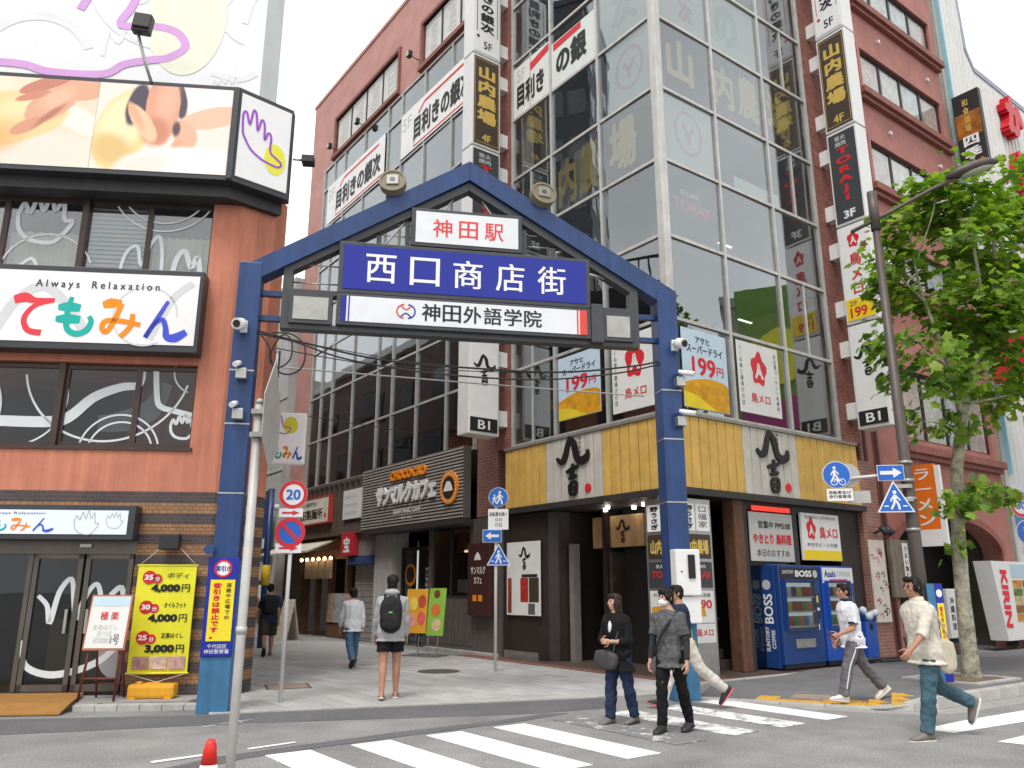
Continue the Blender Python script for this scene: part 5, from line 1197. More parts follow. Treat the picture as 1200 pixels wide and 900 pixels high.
# main fascia sign
ms_ = thing('main_shop_sign', 'long white sign box with four colourful hiragana between the window bands', 'sign', FW, (-2.5, -.2, 5.35))
part('casing', MB().box(-12, .56, -.3, -.005, 5.3, 6.72, b=.015), m_trim, ms_, FW)
part('face', MB().box(-11.9, .5, -.312, -.301, 5.42, 6.62), m_lit, ms_, FW)
m_gy2 = plain('sign_faint_grey', (.64, .64, .66), .4)
part('faint_print', MB().stroke([(-2.6, 5.5), (-2.3, 6.1), (-1.9, 6.35), (-1.5, 6.0), (-1.2, 5.6)], .16, -.315).stroke(circ(-.3, 5.9, .5, 0, 300), .03, -.315).stroke([(-.2, 5.5), (.1, 6.2), (.4, 6.5)], .12, -.315), m_gy2, ms_, FW)
temomin(ms_, FW, -2.35, .38, 5.52, 6.18, -.318)
part('logo_spot', MB().ring(-2.85, 5.85, .22, -.318, -.314, 18), m_yl, ms_, FW)
txt(ms_, 'A l w a y s    R e l a x a t i o n', (-2.05, -.12, 6.3, 6.47), m_lgrey if False else m_char, -.318, FW, bold=.02)
# door sign
ds = thing('door_sign', 'lit white sign with hiragana and grey hand outlines over the glass doors', 'sign', FW, (-1.5, -.2, 2.35))
part('casing', MB().box(-12, -.1, -.28, -.005, 2.32, 2.84, b=.01), m_trim, ds, FW)
part('face', MB().box(-11.9, -.2, -.292, -.281, 2.4, 2.76), mat('lit_sign_blue', (.62, .69, .8), .35, var=.03, emit=.25), ds, FW)
temomin(ds, FW, -2.5, -1.25, 2.44, 2.64, -.298); txt(ds, 'Always Relaxation', (-2.2, -1.4, 2.68, 2.73), m_char, -.297, FW)
part('hand_drawing', MB().stroke(hand(-.78, 2.5, .38), .016, -.297).stroke(hand(-.38, 2.56, .26), .012, -.297), m_lgrey, ds, FW)
part('sensor', MB().box(-.95, -.78, -.02, .02, 2.22, 2.27), m_steel, ds, FW)
# projecting lit sign hung in the alley
Mh = FW @ Matrix.Translation((1.75, 2.6, 0)) @ Matrix.Rotation(R(3), 4, 'Z')
hg = thing('hanging_sign', 'white rounded projecting sign with colourful hiragana in the alley mouth', 'sign', Mh, (-.2, 0, 3.95))
part('casing', MB().box(-.64, .2, 0, .16, 3.95, 4.98, b=.05), m_lit, hg, Mh)
part('yellow_spot', MB().ring(-.1, 4.72, .14, -.006, -.002, 20, r2=.17), m_yl, hg, Mh); temomin(hg, Mh, -.58, .15, 4.05, 4.3, -.006)
part('hand_drawing', MB().stroke([(-.4, 4.75), (-.3, 4.9), (-.24, 4.7), (-.1, 4.66), (-.18, 4.55), (-.36, 4.58)], .02, -.01), m_pur, hg, Mh); part('mount', MB().box(-.9, -.63, .04, .12, 4.3, 4.4).box(-.9, -.63, .04, .12, 4.7, 4.8), m_steel, hg, Mh)
# wall lamp above the price banner, banner, its ballast
lp = thing('banner_lamp', 'square black wall lamp above the yellow price banner', 'lamp', FW, (.42, 0, 2.3))
part('bracket', MB().box(-.06, .06, -.08, 0, .0, .06), m_frm, lp); part('head', MB().box(-.15, .15, -.24, -.08, -.12, .12, b=.02), m_frm, lp)
vb = thing('price_banner', 'yellow hanging banner with massage prices on the striped tile wall', 'banner', FW, (.44, -.1, .2))
x0, x1, z0, z1 = -.02, .84, .38, 1.95
mb = MB(); n = 12; V = []
for i in range(n+1):
    for j in range(2): x = x0+(x1-x0)*j; z = z0+(z1-z0)*i/n; V.append((x, -.1-.02*math.sin(i/n*math.pi), z))
mb.add(V, [(2*i, 2*i+1, 2*i+3, 2*i+2) for i in range(n)], 0, True)
mb.box(x0, x1, -.098, -.09, z0, z1)
part('sheet', mb, mat('banner_yellow_cloth', (.78, .74, .03), .6, var=.08, scale=4), vb, FW)
part('rod', MB().tube([(x0-.02, -.1, z1), (x1+.02, -.1, z1)], .014, 6).tube([(x0-.02, -.1, z0), (x1+.02, -.1, z0)], .014, 6), m_yl, vb, FW)
part('cord', MB().tube([(x0+.01, -.1, z1), (.36, -.12, 2.28)], .005, 5).tube([(x1-.01, -.1, z1), (.5, -.12, 2.28)], .005, 5).tube([(x0, -.1, z0), (.42, -.12, .26), (x1, -.1, z0)], .005, 5), m_wbox, vb, FW)
yb = -.124
for k, (mn, nm, pr_) in enumerate((('35', 'ボディ', '4,000'), ('30', 'オイルフット', '4,000'), ('25', '足裏ほぐし', '3,000'))):
    zt = 1.86-k*.44
    part('red_spot', MB().ring(.16, zt-.09, .1, yb, yb+.002, 18).ring(.28, zt-.11, .07, yb, yb+.002, 14), m_red, vb, FW)
    txt(vb, mn, (.09, .22, zt-.13, zt-.05), m_white, yb-.003, FW, bold=.05); txt(vb, '分', (.245, .32, zt-.15, zt-.08), m_white, yb-.003, FW, bold=.03)
    txt(vb, nm, (.42, .74, zt-.1, zt-.02), m_black, yb, FW, bold=.02); txt(vb, pr_, (.2, .63, zt-.32, zt-.19), m_black, yb, FW, bold=.07); txt(vb, '円', (.65, .77, zt-.31, zt-.19), m_black, yb, FW, bold=.02)
for k in range(3): part('photo_print', MB().box(.04+k*.26, .28+k*.26, yb, yb+.002, .44, .62), mat('photo_mix%d' % k, ((.4, .22, .2), (.6, .42, .36), (.5, .3, .28))[k], .5, var=.5, scale=14), vb, FW)
bw_ = thing('banner_weight', 'orange plastic water weight on the step under the yellow banner', 'weight', FW, (.44, -.3, .06))
part('tank', MB().box(-.33, .33, -.13, .13, .0, .2, b=.05), mat('orange_plastic', (.75, .36, .02), .4, var=.1, streak=.1), bw_); part('cap', MB().tube([(-.2, 0, .19), (-.2, 0, .23)], .04, 10), MATS['orange_plastic'], bw_); part('grip', MB().box(-.1, .1, -.05, .05, .2, .215).box(-.3, -.2, -.14, .14, -.0, .03).box(.2, .3, -.14, .14, 0, .03), MATS['orange_plastic'], bw_)
# A-frame menu board
ab = thing('menu_easel', 'red wooden easel with a pale menu board by the glass door', 'menu board', FW, (-.22, -.5, .06), rz=-4)
m_rw = mat('easel_red', (.14, .03, .028), .5, var=.2)
for sx in (-1, 1):
    part('leg', MB().tube([(sx*.25, -.12, 0), (sx*.2, .04, 1.1)], .02, 6), m_rw, ab); part('leg', MB().tube([(sx*.2, .34, 0), (sx*.18, .06, 1.1)], .018, 6), m_rw, ab)
part('rail', MB().tube([(-.24, -.08, .3), (.24, -.08, .3)], .016, 6).tube([(-.2, .29, .2), (.2, .29, .2)], .014, 6), m_rw, ab)
bd_ = part('board', MB().box(-.3, .3, -.02, .01, 0, .78, b=.006).tf(Matrix.Translation((0, -.06, .68)) @ Matrix.Rotation(R(-9), 4, 'X')), mat('board_edge', (.45, .13, .06), .5), ab)
Mb = WM[ab.name] @ Matrix.Translation((0, -.06, .68)) @ Matrix.Rotation(R(-9), 4, 'X')
part('paper', MB().box(-.275, .275, -.026, -.021, .03, .755), plain('menu_paper', (.72, .72, .7), .5), bd_, Mb); part('blue_header', MB().box(-.27, .27, -.03, -.027, .62, .75), plain('paper_blue', (.5, .66, .76), .5), bd_, Mb)
txt(bd_, '極 楽', (-.12, .14, .42, .54), m_red, -.03, Mb, bold=.02); txt(bd_, '全身ほぐし\n足つぼ\n初回限定', (-.2, .15, .1, .36), m_lgrey, -.03, Mb); txt(bd_, '1号', (.08, .2, .08, .22), m_black, -.03, Mb)

# ================================================================== NEIGHBOURS OUT OF FRAME, MIRRORED IN THE GLAZING
m_tow = mat('tower_dark', (.06, .065, .075), .5, var=.2, scale=1); m_tw2 = mat('tower_pale', (.42, .41, .39), .7, var=.15, streak=.2)
def office(name, label, M, w_, d_, h, m, fl, nb):
    t = thing(name, label, 'building', M)
    part('wall', MB().box(0, w_, 0, d_, 0, h), m, t); part('roof_curb', MB().box(-.1, w_+.1, -.1, d_+.1, h, h+.5), m, t)
    me = MB().box(0, w_/nb-.5, -.05, 0, 0, fl*.5).mesh('window'); me.materials.append(m_gls)
    for i in range(int((h-4)/fl)):
        for k in range(nb):
            part('window', me, m_gls, t, M @ Matrix.Translation((k*w_/nb+.25, 0, 4+i*fl))); part('window', me, m_gls, t, M @ Matrix.Translation((w_, k*min(d_, w_)/nb+.25, 4+i*fl)) @ Matrix.Rotation(R(90), 4, 'Z'))
    return t
office('dark_tower', 'dark office tower mirrored in the alley-side glazing', frame(-37, 23.2, 0), 9, 8, 42, m_tow, 3.6, 5)
po = office('pale_office', 'pale office block across the road mirrored in lower street-side glazing', frame(27, 25, -90), 9.6, 10, 15.5, m_tw2, 3.4, 4)
gs = part('green_hoarding', MB().box(4.6, 9.0, -.4, -.1, 8.5, 16.2), mat('hoarding_green', (.16, .32, .06), .5, var=.1), po); part('hoarding_disc', MB().ring(6.8, 12.6, 1.5, -.46, -.41, 24), m_yl, gs, WM[po.name]); part('hoarding_strip', MB().box(4.7, 8.9, -.45, -.41, 8.8, 10.4), mat('hoarding_magenta', (.4, .06, .22), .5), gs, WM[po.name])
office('grey_annex', 'narrow grey block beside the pale office mirrored in street-side glazing', frame(30, 31, -90), 5.5, 8, 20, m_tow, 3.3, 3)

# building on the hidden side of the alley, seen only in the wing's glazing
FB = FW @ Matrix.Translation((1.62, .75, 0)) @ Matrix.Rotation(R(126.2-6.3), 4, 'Z')
ob_ = thing('mauve_building', 'mauve walled building opposite the wing, seen only in its glazing', 'building', FB, (17, 0, 0), inframe=True)
part('wall', MB().box(16.2, 34, .3, 8, 0, 13.5), mat('mauve_wall', (.2, .13, .13), .8, var=.15, streak=.2), ob_)
part('eave', MB().box(16, 34.2, -.1, 8, 13.5, 13.9), m_wbox, ob_)
for k in range(5):
    for z in (4.2, 7.4, 10.4): wn = part('window', MB().box(17.5+k*3.3, 19.2+k*3.3, .24, .3, z, z+1.5), m_frm, ob_); part('pane', MB().box(17.6+k*3.3, 19.1+k*3.3, .22, .235, z+.1, z+1.4), m_glsd, wn, FB)
    part('yellow_sign', MB().box(16.9+k*3.3, 17.3+k*3.3, -.5, .2, 3.5, 6.5), MATS['yellow_band'], ob_)
# ================================================================== SHOPPING STREET GATE
m_gate = mat('gate_blue', (.011, .046, .16), .36, var=.16, scale=2.5, streak=.28, spec=.5, bump=.05, bscale=14)
m_sleeve = mat('gate_sleeve_blue', (.045, .165, .31), .5, var=.14, scale=3, streak=.2)
m_gfr = mat('gate_dark_grey', (.055, .057, .063), .42, var=.15, scale=3)
m_royal = plain('gate_sign_blue', (.008, .02, .29), .3, var=.03); m_gwh = plain('gate_sign_white', (.72, .74, .77), .3)
m_gred = plain('gate_red', (.7, .06, .05), .4)
gt = thing('street_gate', 'blue gabled gate spanning the alley with large blue and white name boards', 'gate', FGT, (3.3, 0, 0), inframe=True)
GX = 6.66
for x in (0, GX):
    p = part('post', MB().box(x-.17, x+.17, -.17, .17, 0, 6.42, b=.012), m_gate, gt)
    part('base_sleeve', MB().box(x-.2, x+.2, -.2, .2, 0, 1.98 if x == 0 else 1.1, b=.01), m_sleeve, p, FGT)
    for z in (2.9, 3.9, 4.7): part('band', MB().box(x-.175, x+.175, -.175, .175, z, z+.02), m_steel, p, FGT)
def beam(a, b, h, y0, y1, nm, m, par=None):
    (x0, z0), (x1, z1) = a, b
    return part(nm, MB().prism([(x0, z0-h/2), (x1, z1-h/2), (x1, z1+h/2), (x0, z0+h/2)], y0, y1), m, par or gt, FGT)
part('rafter', MB().prism([(-.17, 6.32), (3.33, 8.48), (3.33, 8.14), (.17, 6.2), (.17, 5.95), (-.17, 5.95)], -.16, .16), m_gate, gt)
part('rafter', MB().prism([(GX+.17, 6.42), (3.335, 8.48), (3.335, 8.14), (GX-.17, 6.25), (GX-.17, 5.95), (GX+.17, 5.95)], -.16, .16), m_gate, gt)
# dark inner truss
fr = part('truss', MB().prism([(.48, 6.42), (3.33, 8.12), (3.33, 7.98), (.62, 6.36), (.62, 5.42), (.48, 5.42)], -.1, .1), m_gfr, gt)
part('truss', MB().prism([(6.18, 6.46), (3.335, 8.12), (3.335, 7.98), (6.04, 6.38), (6.04, 5.42), (6.18, 5.42)], -.1, .1), m_gfr, gt)
part('truss_rail', MB().box(.62, 6.04, -.1, .1, 5.42, 5.5), m_gfr, gt); part('truss_rail', MB().box(.62, 1.3, -.1, .1, 5.98, 6.06).box(5.34, 6.04, -.1, .1, 6.0, 6.08), m_gfr, gt)
for x in (1.9, 2.35, 4.26, 4.75): part('truss_post', MB().box(x-.04, x+.04, -.06, .06, 6.88, 7.98-abs(x-3.33)*.6-.05), m_gfr, gt)
for i, (a, b) in enumerate((((2.9, 7.55), (3.15, 7.95)), ((3.5, 7.95), (3.75, 7.55)), ((2.0, 6.95), (2.3, 7.35)), ((4.75, 7.0), (5.0, 7.1)), ((5.3, 6.7), (5.7, 6.62)))): beam(a, b, .03, -.03, .03, 'tie_rod', m_steel)
for z in (6.2, 6.5): part('tie_rod', MB().tube([(.62, 0, z), (1.32, 0, z)], .012, 6), m_steel, gt)
for z in (7.1, 7.3): part('tie_rod', MB().tube([(1.7, 0, z), (2.4, 0, z)], .01, 6), m_steel, gt); part('tie_rod', MB().tube([(4.22, 0, z), (4.95, 0, z)], .01, 6), m_steel, gt)
for z in (5.58, 5.98): part('tie_bar', MB().box(.17, .48, -.05, .05, z-.04, z+.04), m_gate, gt); part('tie_bar', MB().box(6.18, GX-.17, -.05, .05, z-.04, z+.04), m_gate, gt)
b1 = part('name_board', MB().box(1.3, 5.34, -.17, .12, 6.02, 6.88, b=.012), m_gfr, gt)
part('face', MB().box(1.37, 5.27, -.182, -.171, 6.09, 6.82), m_royal, b1, FGT)
for k, ch in enumerate('西口商店街'):
    c = 1.95+k*.685; txt(b1, ch, (c-.235, c+.235, 6.21, 6.69), m_white, -.186, FGT, bold=.012)
b2 = part('sponsor_board', MB().box(1.3, 5.34, -.17, .12, 5.5, 6.015, b=.012), m_gfr, gt)
part('face', MB().box(1.37, 5.27, -.182, -.171, 5.56, 5.97), m_gwh, b2, FGT); part('blue_edge', MB().box(1.37, 1.45, -.186, -.183, 5.56, 5.97).box(1.48, 1.5, -.186, -.183, 5.56, 5.97), m_royal, b2, FGT); part('red_edge', MB().box(5.15, 5.27, -.186, -.183, 5.56, 5.97).box(5.1, 5.125, -.186, -.183, 5.56, 5.97), m_gred, b2, FGT)
for k, ch in enumerate('神田外語学院'):
    c = 2.75+k*.325; txt(b2, ch, (c-.145, c+.145, 5.63, 5.92), m_black, -.186, FGT, bold=.018)
cx, cz = 2.36, 5.77
part('emblem', MB().stroke(circ(cx-.03, cz, .11, 90, 270, 12), .022, -.187).stroke([(cx-.08, cz+.09), (cx, cz+.03), (cx+.08, cz+.09)], .02, -.188), m_gred, b2, FGT); part('emblem', MB().stroke(circ(cx+.03, cz, .11, -90, 90, 12), .022, -.187).stroke([(cx-.08, cz-.09), (cx, cz-.03), (cx+.08, cz-.09)], .02, -.188), m_royal, b2, FGT)
b3 = part('station_board', MB().box(2.4, 4.21, -.16, .1, 6.9, 7.56, b=.012), m_gfr, gt)
part('face', MB().box(2.47, 4.14, -.172, -.161, 6.96, 7.5), m_gwh, b3, FGT)
for k, ch in enumerate('神田駅'):
    c = 2.9+k*.42; txt(b3, ch, (c-.155, c+.155, 7.07, 7.38), m_gred, -.176, FGT, bold=.012)
m_beige = mat('aged_panel', (.4, .4, .37), .5, var=.15, scale=4)
for a, b in ((.6, 1.24), (5.55, 6.06)):
    q = part('side_board', MB().box(a, b, -.15, .1, 5.5, 5.98), m_gfr, gt); part('face', MB().box(a+.06, b-.06, -.162, -.151, 5.56, 5.92), m_beige, q, FGT)
part('lamp_box', MB().box(5.34, 5.55, -.2, .12, 5.44, 6.1, b=.02), m_gfr, gt)
# round spot lamps standing on the rafters
for k, (x, z, lab) in enumerate(((2.08, 7.95, 'round beige lamp on the left slope of the blue gate'), (4.56, 7.97, 'round beige lamp on the right slope of the blue gate'))):
    t = thing('gate_lamp', lab, 'lamp', FGT, (x, -.1, z-.2), group='lamps on the gate')
    Ml = WM[t.name] @ Matrix.Translation((0, -.06, .2)) @ Matrix.Rotation(R(-14), 4, 'X') @ Matrix.Rotation(R(8 if k else -8), 4, 'Z')
    m_lb = mat('lamp_beige', (.2, .17, .105), .6, var=.2, scale=8)
    part('bracket', MB().box(-.1, .1, -.04, .14, -.12, .04), m_gate, t)
    part('dish', MB().ring(0, 0, .215, -.07, .06, 28), m_lb, t, Ml); part('rim', MB().stroke(circ(0, 0, .2, 0, 360, 28), .035, -.085, .02), m_lb, t, Ml)
    part('lens', MB().box(-.1, .1, -.095, -.071, -.09, .11, b=.01), mat('lamp_lens', (.22, .22, .19), .3), t, Ml); part('bulb', MB().ring(.0, .01, .045, -.1, -.094, 12), m_gfr, t, Ml)
# notices wrapped on the posts
nw = thing('touting_notice', 'blue and yellow warning notice strapped to the left gate post', 'notice', FGT, (0, -.21, .75))
part('plate', MB().box(-.205, .205, -.225, -.206, .72, 2.02, b=.008), m_royal, nw, FGT); part('yellow_field', MB().box(-.15, .17, -.232, -.227, .92, 1.72), m_yl if False else plain('notice_yellow', (.82, .66, .02), .5), nw, FGT)
part('ban_disc', MB().ring(0, 1.87, .115, -.232, -.227, 20), m_white, nw, FGT); part('ban_ring', MB().stroke(circ(0, 1.87, .105, 0, 360, 20), .025, -.236), m_red, nw, FGT); txt(nw, '客引き', (-.1, .1, 1.83, 1.91), m_royal, -.238, FGT, bold=.03)
txt(nw, '道路や広場での', (.06, .13, 1.2, 1.68), m_black, -.235, FGT, vert=True, bold=.02); txt(nw, '客引きは禁止です。', (-.11, -.0, .95, 1.68), m_red, -.235, FGT, vert=True, bold=.05); txt(nw, '千代田区\n神田警察署', (-.16, .16, .76, .88), m_white, -.23, FGT)
part('speaker', MB().tube([(-.2, -.2, 2.12), (-.2, -.3, 2.12)], [.05, .07], 12), m_gate, nw, FGT)
cb = thing('utility_cabinet', 'white utility box with black handset on the right gate post', 'cabinet', FGT, (GX, -.2, 1.2))
part('case', MB().box(GX-.17, GX+.22, -.4, -.175, 1.5, 2.18, b=.02), m_wbox, cb, FGT); part('case', MB().box(GX-.12, GX+.22, -.36, -.205, 1.1, 1.49, b=.02), m_wbox, cb, FGT); part('handset', MB().box(GX+.02, GX+.13, -.43, -.401, 1.75, 2.1, b=.015), m_black, cb, FGT); part('keyhole', MB().ring(GX-.08, 1.85, .015, -.405, -.4, 8), m_black, cb, FGT)
# cameras and junction boxes on the posts
def camera(x, z, lab, kind, dx=1):
    t = thing('security_camera', lab, 'camera', FGT, (x, -.2, z), group='cameras on the gate posts')
    if kind == 0:
        part('mount', MB().box(-.05, .05, -.02, .03, -.08, .1), m_wbox, t); part('housing', MB().tube([(0, -.02, .02), (dx*.02, -.12, .01), (dx*.06, -.26, -.03)], [.05, .09, .085], 14), m_wbox, t); part('lens', MB().tube([(dx*.062, -.262, -.031), (dx*.066, -.275, -.034)], .055, 12), m_black, t)
    else:
        part('junction_box', MB().box(-.06, .09, -.12, .03, -.2, -.04, b=.01), m_steel, t); part('housing', MB().tube([(-.02, -.1, .03), (dx*.2, -.22, -.02)], .042, 10), m_wbox, t); part('shade', MB().box(-.04, .02, -.14, .03, -.04, .01), m_gate, t)
camera(-.02, 5.36, 'white ball camera high on the left gate post', 0, -1); camera(.0, 4.75, 'grey box camera on the left gate post, upper', 1, -.3); camera(.0, 4.15, 'grey box camera on the left gate post, lower', 1, -.3)
camera(GX+.08, 5.45, 'white ball camera high on the right gate post', 0, 1); camera(GX+.1, 4.95, 'white tube camera on the right gate post, upper', 1, 1); camera(GX+.08, 4.3, 'white tube camera on the right gate post, lower', 1, 1)
ds2 = thing('post_drum', 'dark blue drum fixed beside the post notice', 'junction drum', FGT, (-.2, -.25, 2.0)) if False else None
# cables
m_cab = mat('cable_black', (.02, .02, .021), .5, var=0); m_wire = mat('wire_grey', (.4, .4, .39), .5, metal=.3, var=.05)
def cable(name, label, pts, r, m):
    P, _ = catmull(pts, [1]*len(pts), 6); return single(name, MB().tube(P, r, 6), m, label, 'cable')
cable('slack_cable', 'upper black cable sagging beneath the gate boards', [(-3.85, 11.35, 5.36), (-3.1, 11.5, 5.2), (-2.0, 11.8, 5.03), (-.6, 12.1, 4.98), (.8, 12.3, 4.97), (2.0, 12.5, 5.13), (2.52, 12.55, 5.25)], .016, m_cab)
cable('slack_cable', 'lower black cable sagging beneath the gate boards', [(-3.85, 11.35, 5.32), (-3.3, 11.45, 5.22), (-2.5, 11.6, 4.98), (-1.2, 11.9, 4.84), (.4, 12.2, 4.82), (1.7, 12.4, 4.98), (2.52, 12.55, 5.2)], .014, m_cab)
cable('cable_coil', 'coil of black cable hanging by the left gate post', [(-3.8, 11.3, 5.33), (-3.62, 11.3, 5.1), (-3.58, 11.3, 4.85), (-3.42, 11.3, 4.78), (-3.28, 11.3, 4.92), (-3.3, 11.32, 5.2), (-3.45, 11.34, 5.28), (-3.6, 11.36, 5.0), (-3.5, 11.36, 4.75), (-3.3, 11.36, 4.68), (-3.12, 11.36, 4.8), (-3.1, 11.36, 5.1), (-3.3, 11.36, 5.3), (-3.6, 11.36, 5.33)], .013, m_cab)
cable('span_wire', 'pale steel wire stretched across the alley behind the gate', [(-3.9, 12.9, 5.22), (-.6, 14.0, 5.22), (2.55, 14.9, 5.2)], .014, m_wire)
for k, (y, z, lab) in enumerate(((20.5, 7.6, 'thin overhead wire crossing the alley, highest'), (17.5, 6.6, 'thin overhead wire crossing the alley, middle'), (23.5, 6.2, 'thin overhead wire crossing the alley, farthest'))):
    cable('overhead_wire', lab, [(-6.5, y-1.2, z+.3), (-3, y, z-.05), (.0-(y-19)*.6, y+1.2, z+.1)], .012, m_cab)

# ================================================================== ROAD SIGNS
m_post = mat('sign_post_white', (.62, .62, .6), .5, var=.1, streak=.15); m_spost = mat('sign_post_grey', (.36, .36, .34), .45, metal=.5, var=.15, streak=.2)
m_sblue = plain('road_sign_blue', (.015, .12, .5), .35); m_sred = plain('road_sign_red', (.6, .02, .03), .35); m_swh = plain('road_sign_white', (.74, .74, .73), .35); m_sback = mat('sign_back_grey', (.42, .41, .39), .5, metal=.3, var=.12)
def disc(t, M, x, z, r, m, y=-.03, name='disc'): return part(name, MB().ring(x, z, r, y-.004, y+.004, 32), m, t, M)
def annul(t, M, x, z, r, w_, m, y): return part('ring', MB().stroke(circ(x, z, r, 0, 360, 32), w_, y), m, t, M)
def walker(t, M, x, z, s, y, m=None):
    mb = MB().ring(x, z+.38*s, .09*s, y, y+.002, 12).stroke([(x, z+.26*s), (x-.02*s, z-.02*s)], .17*s, y, sub=1).stroke([(x, z+.02*s), (x+.12*s, z-.2*s), (x+.16*s, z-.45*s)], .1*s, y).stroke([(x-.02*s, z+.0*s), (x-.1*s, z-.22*s), (x-.22*s, z-.42*s)], .1*s, y-.001).stroke([(x, z+.22*s), (x-.16*s, z+.08*s), (x-.2*s, z-.06*s)], .07*s, y-.001).stroke([(x, z+.22*s), (x+.14*s, z+.1*s), (x+.22*s, z-.02*s)], .07*s, y-.002)
    return part('figure', mb, m or m_swh, t, M)
def tri(t, M, x, z, s, y):
    k = .58
    pb_ = part('triangle_plate', MB().prism([(x-k*s, z-.45*s), (x+k*s, z-.45*s), (x, z+.58*s)], y-.004, y+.004), m_swh, t, M)
    part('blue_field', MB().prism([(x-(k-.07)*s, z-.41*s), (x+(k-.07)*s, z-.41*s), (x, z+.5*s)], y-.008, y-.005), m_sblue, t, M)
    walker(t, M, x, z-.06*s, .68*s, y-.011); part('stripes', MB().box(x-.36*s, x-.22*s, y-.012, y-.009, z-.27*s, z-.23*s).box(x+.22*s, x+.36*s, y-.012, y-.009, z-.27*s, z-.23*s), m_swh, t, M)
def arrow(t, M, x, z, w_, h, y, m, d=1):
    return part('arrow', MB().prism([(x-d*w_/2, z-h*.18), (x+d*w_*.1, z-h*.18), (x+d*w_*.1, z-h*.5), (x+d*w_/2, z), (x+d*w_*.1, z+h*.5), (x+d*w_*.1, z+h*.18), (x-d*w_/2, z+h*.18)], y-.003, y), m, t, M)
def plate(t, M, x0, x1, z0, z1, y, m, name='plate'): return part(name, MB().box(x0, x1, y-.004, y+.004, z0, z1), m, t, M)
M1 = frame(-3.33, 12.17, 2)
s1 = thing('speed_sign_post', 'white post with red speed 20 and no parking discs at the alley mouth', 'road sign', M1)
part('post', MB().tube([(0, 0, 0), (0, 0, 3.2)], .03, 10), m_post, s1)
disc(s1, M1, 0, 2.99, .215, m_swh, -.04); annul(s1, M1, 0, 2.99, .185, .055, m_sred, -.048); txt(s1, '20', (-.11, .11, 2.91, 3.07), m_sblue, -.05, M1, bold=.03)
plate(s1, M1, -.2, .16, 2.65, 2.78, -.04, m_swh); arrow(s1, M1, -.02, 2.715, .26, .075, -.047, m_sred)
disc(s1, M1, -.01, 2.42, .225, m_sblue, -.04); annul(s1, M1, -.01, 2.42, .195, .06, m_sred, -.048); part('slash', MB().stroke([(-.14, 2.55), (.12, 2.29)], .055, -.05, sub=1), m_sred, s1)
plate(s1, M1, -.22, .17, 2.12, 2.26, -.04, m_swh); arrow(s1, M1, -.02, 2.19, .28, .08, -.047, m_sred)
for z in (2.42, 2.99): part('clamp', MB().box(-.045, .045, -.035, .04, z-.02, z+.02), m_spost, s1)
M2 = frame(-.33, 16.6, -4)
s2 = thing('pedestrian_sign_post', 'white post with blue pedestrian, arrow and crossing signs before the entrance', 'road sign', M2)
part('post', MB().tube([(0, 0, 0), (0, 0, 3.62)], .032, 10), m_post, s2)
disc(s2, M2, .05, 3.44, .205, m_swh, -.04); disc(s2, M2, .05, 3.44, .195, m_sblue, -.048); walker(s2, M2, .08, 3.43, .3, -.054); walker(s2, M2, -.03, 3.4, .2, -.054)
plate(s2, M2, -.16, .26, 2.78, 3.2, -.04, m_swh); txt(s2, '自転車を除く\n12-13\n17-22', (-.13, .23, 2.84, 3.14), m_black, -.047, M2, bold=.02)
plate(s2, M2, -.27, .12, 2.52, 2.78, -.055, m_swh); plate(s2, M2, -.26, .11, 2.53, 2.77, -.06, m_sblue); arrow(s2, M2, -.075, 2.65, .28, .15, -.066, m_swh, -1)
tri(s2, M2, .06, 2.25, .42, -.05)
for z in (2.3, 2.65, 3.4): part('clamp', MB().box(-.045, .045, -.035, .04, z-.02, z+.02), m_spost, s2)
# lamp post with arm signs
M3 = frame(6.54, 13.11, -8)
m_lpost = mat('lamp_post_brown', (.1, .082, .075), .5, metal=.3, var=.15, streak=.15)
z0 = zw(6.54, 13.11)
s3 = thing('lamp_post', 'tall brown street lamp post with a curved arm beside the tree', 'street lamp', M3, (0, 0, z0))
part('pole', MB().tube([(0, 0, 0), (0, 0, 2.0), (0, 0, 8.3)], [.115, .1, .06], 14), m_lpost, s3); part('pole_base', MB().tube([(0, 0, 0), (0, 0, .12)], .15, 14), m_lpost, s3)
part('arm', MB().tube([(-.42, 0, 7.7), (.3, 0, 8.05), (1.05, 0, 8.45), (1.45, 0, 8.62)], .035, 8), m_lpost, s3); part('sleeve', MB().tube([(0, 0, 7.7), (0, 0, 8.45)], .085, 12), m_lpost, s3)
Mh3 = WM[s3.name] @ Matrix.Translation((1.75, 0, 8.78)) @ Matrix.Rotation(R(-17), 4, 'Y')
hd = part('lamp_head', MB().loft([((-.45, 0, 0), (0, .07, 0), (0, 0, .05)), ((-.3, 0, .01), (0, .15, 0), (0, 0, .09)), ((0, 0, .02), (0, .19, 0), (0, 0, .11)), ((.3, 0, .01), (0, .16, 0), (0, 0, .09)), ((.46, 0, 0), (0, .06, 0), (0, 0, .04))], 14), m_lpost, s3, Mh3)
part('lens', MB().ell((.05, 0, -.055), (.33, .14, .07), 14), mat('lamp_glass', (.4, .42, .33), .2), hd, Mh3)
for z in (2.4, 2.9, 3.2, 3.5): part('strap', MB().tube([(0, 0, z-.025), (0, 0, z+.025)], .112, 14), m_spost, s3)
s4 = thing('arm_sign', 'blue disc sign with white caption plate on an arm from the lamp post', 'road sign', M3, (-1.1, -.05, 3.3))
part('arm', MB().tube([(-1.2, -.1, 3.35), (-.08, -.08, 3.45)], .025, 8), m_post, s4, M3); disc(s4, M3, -1.15, 3.43, .225, m_swh, -.15); disc(s4, M3, -1.15, 3.43, .213, m_sblue, -.158); walker(s4, M3, -1.18, 3.44, .28, -.164)
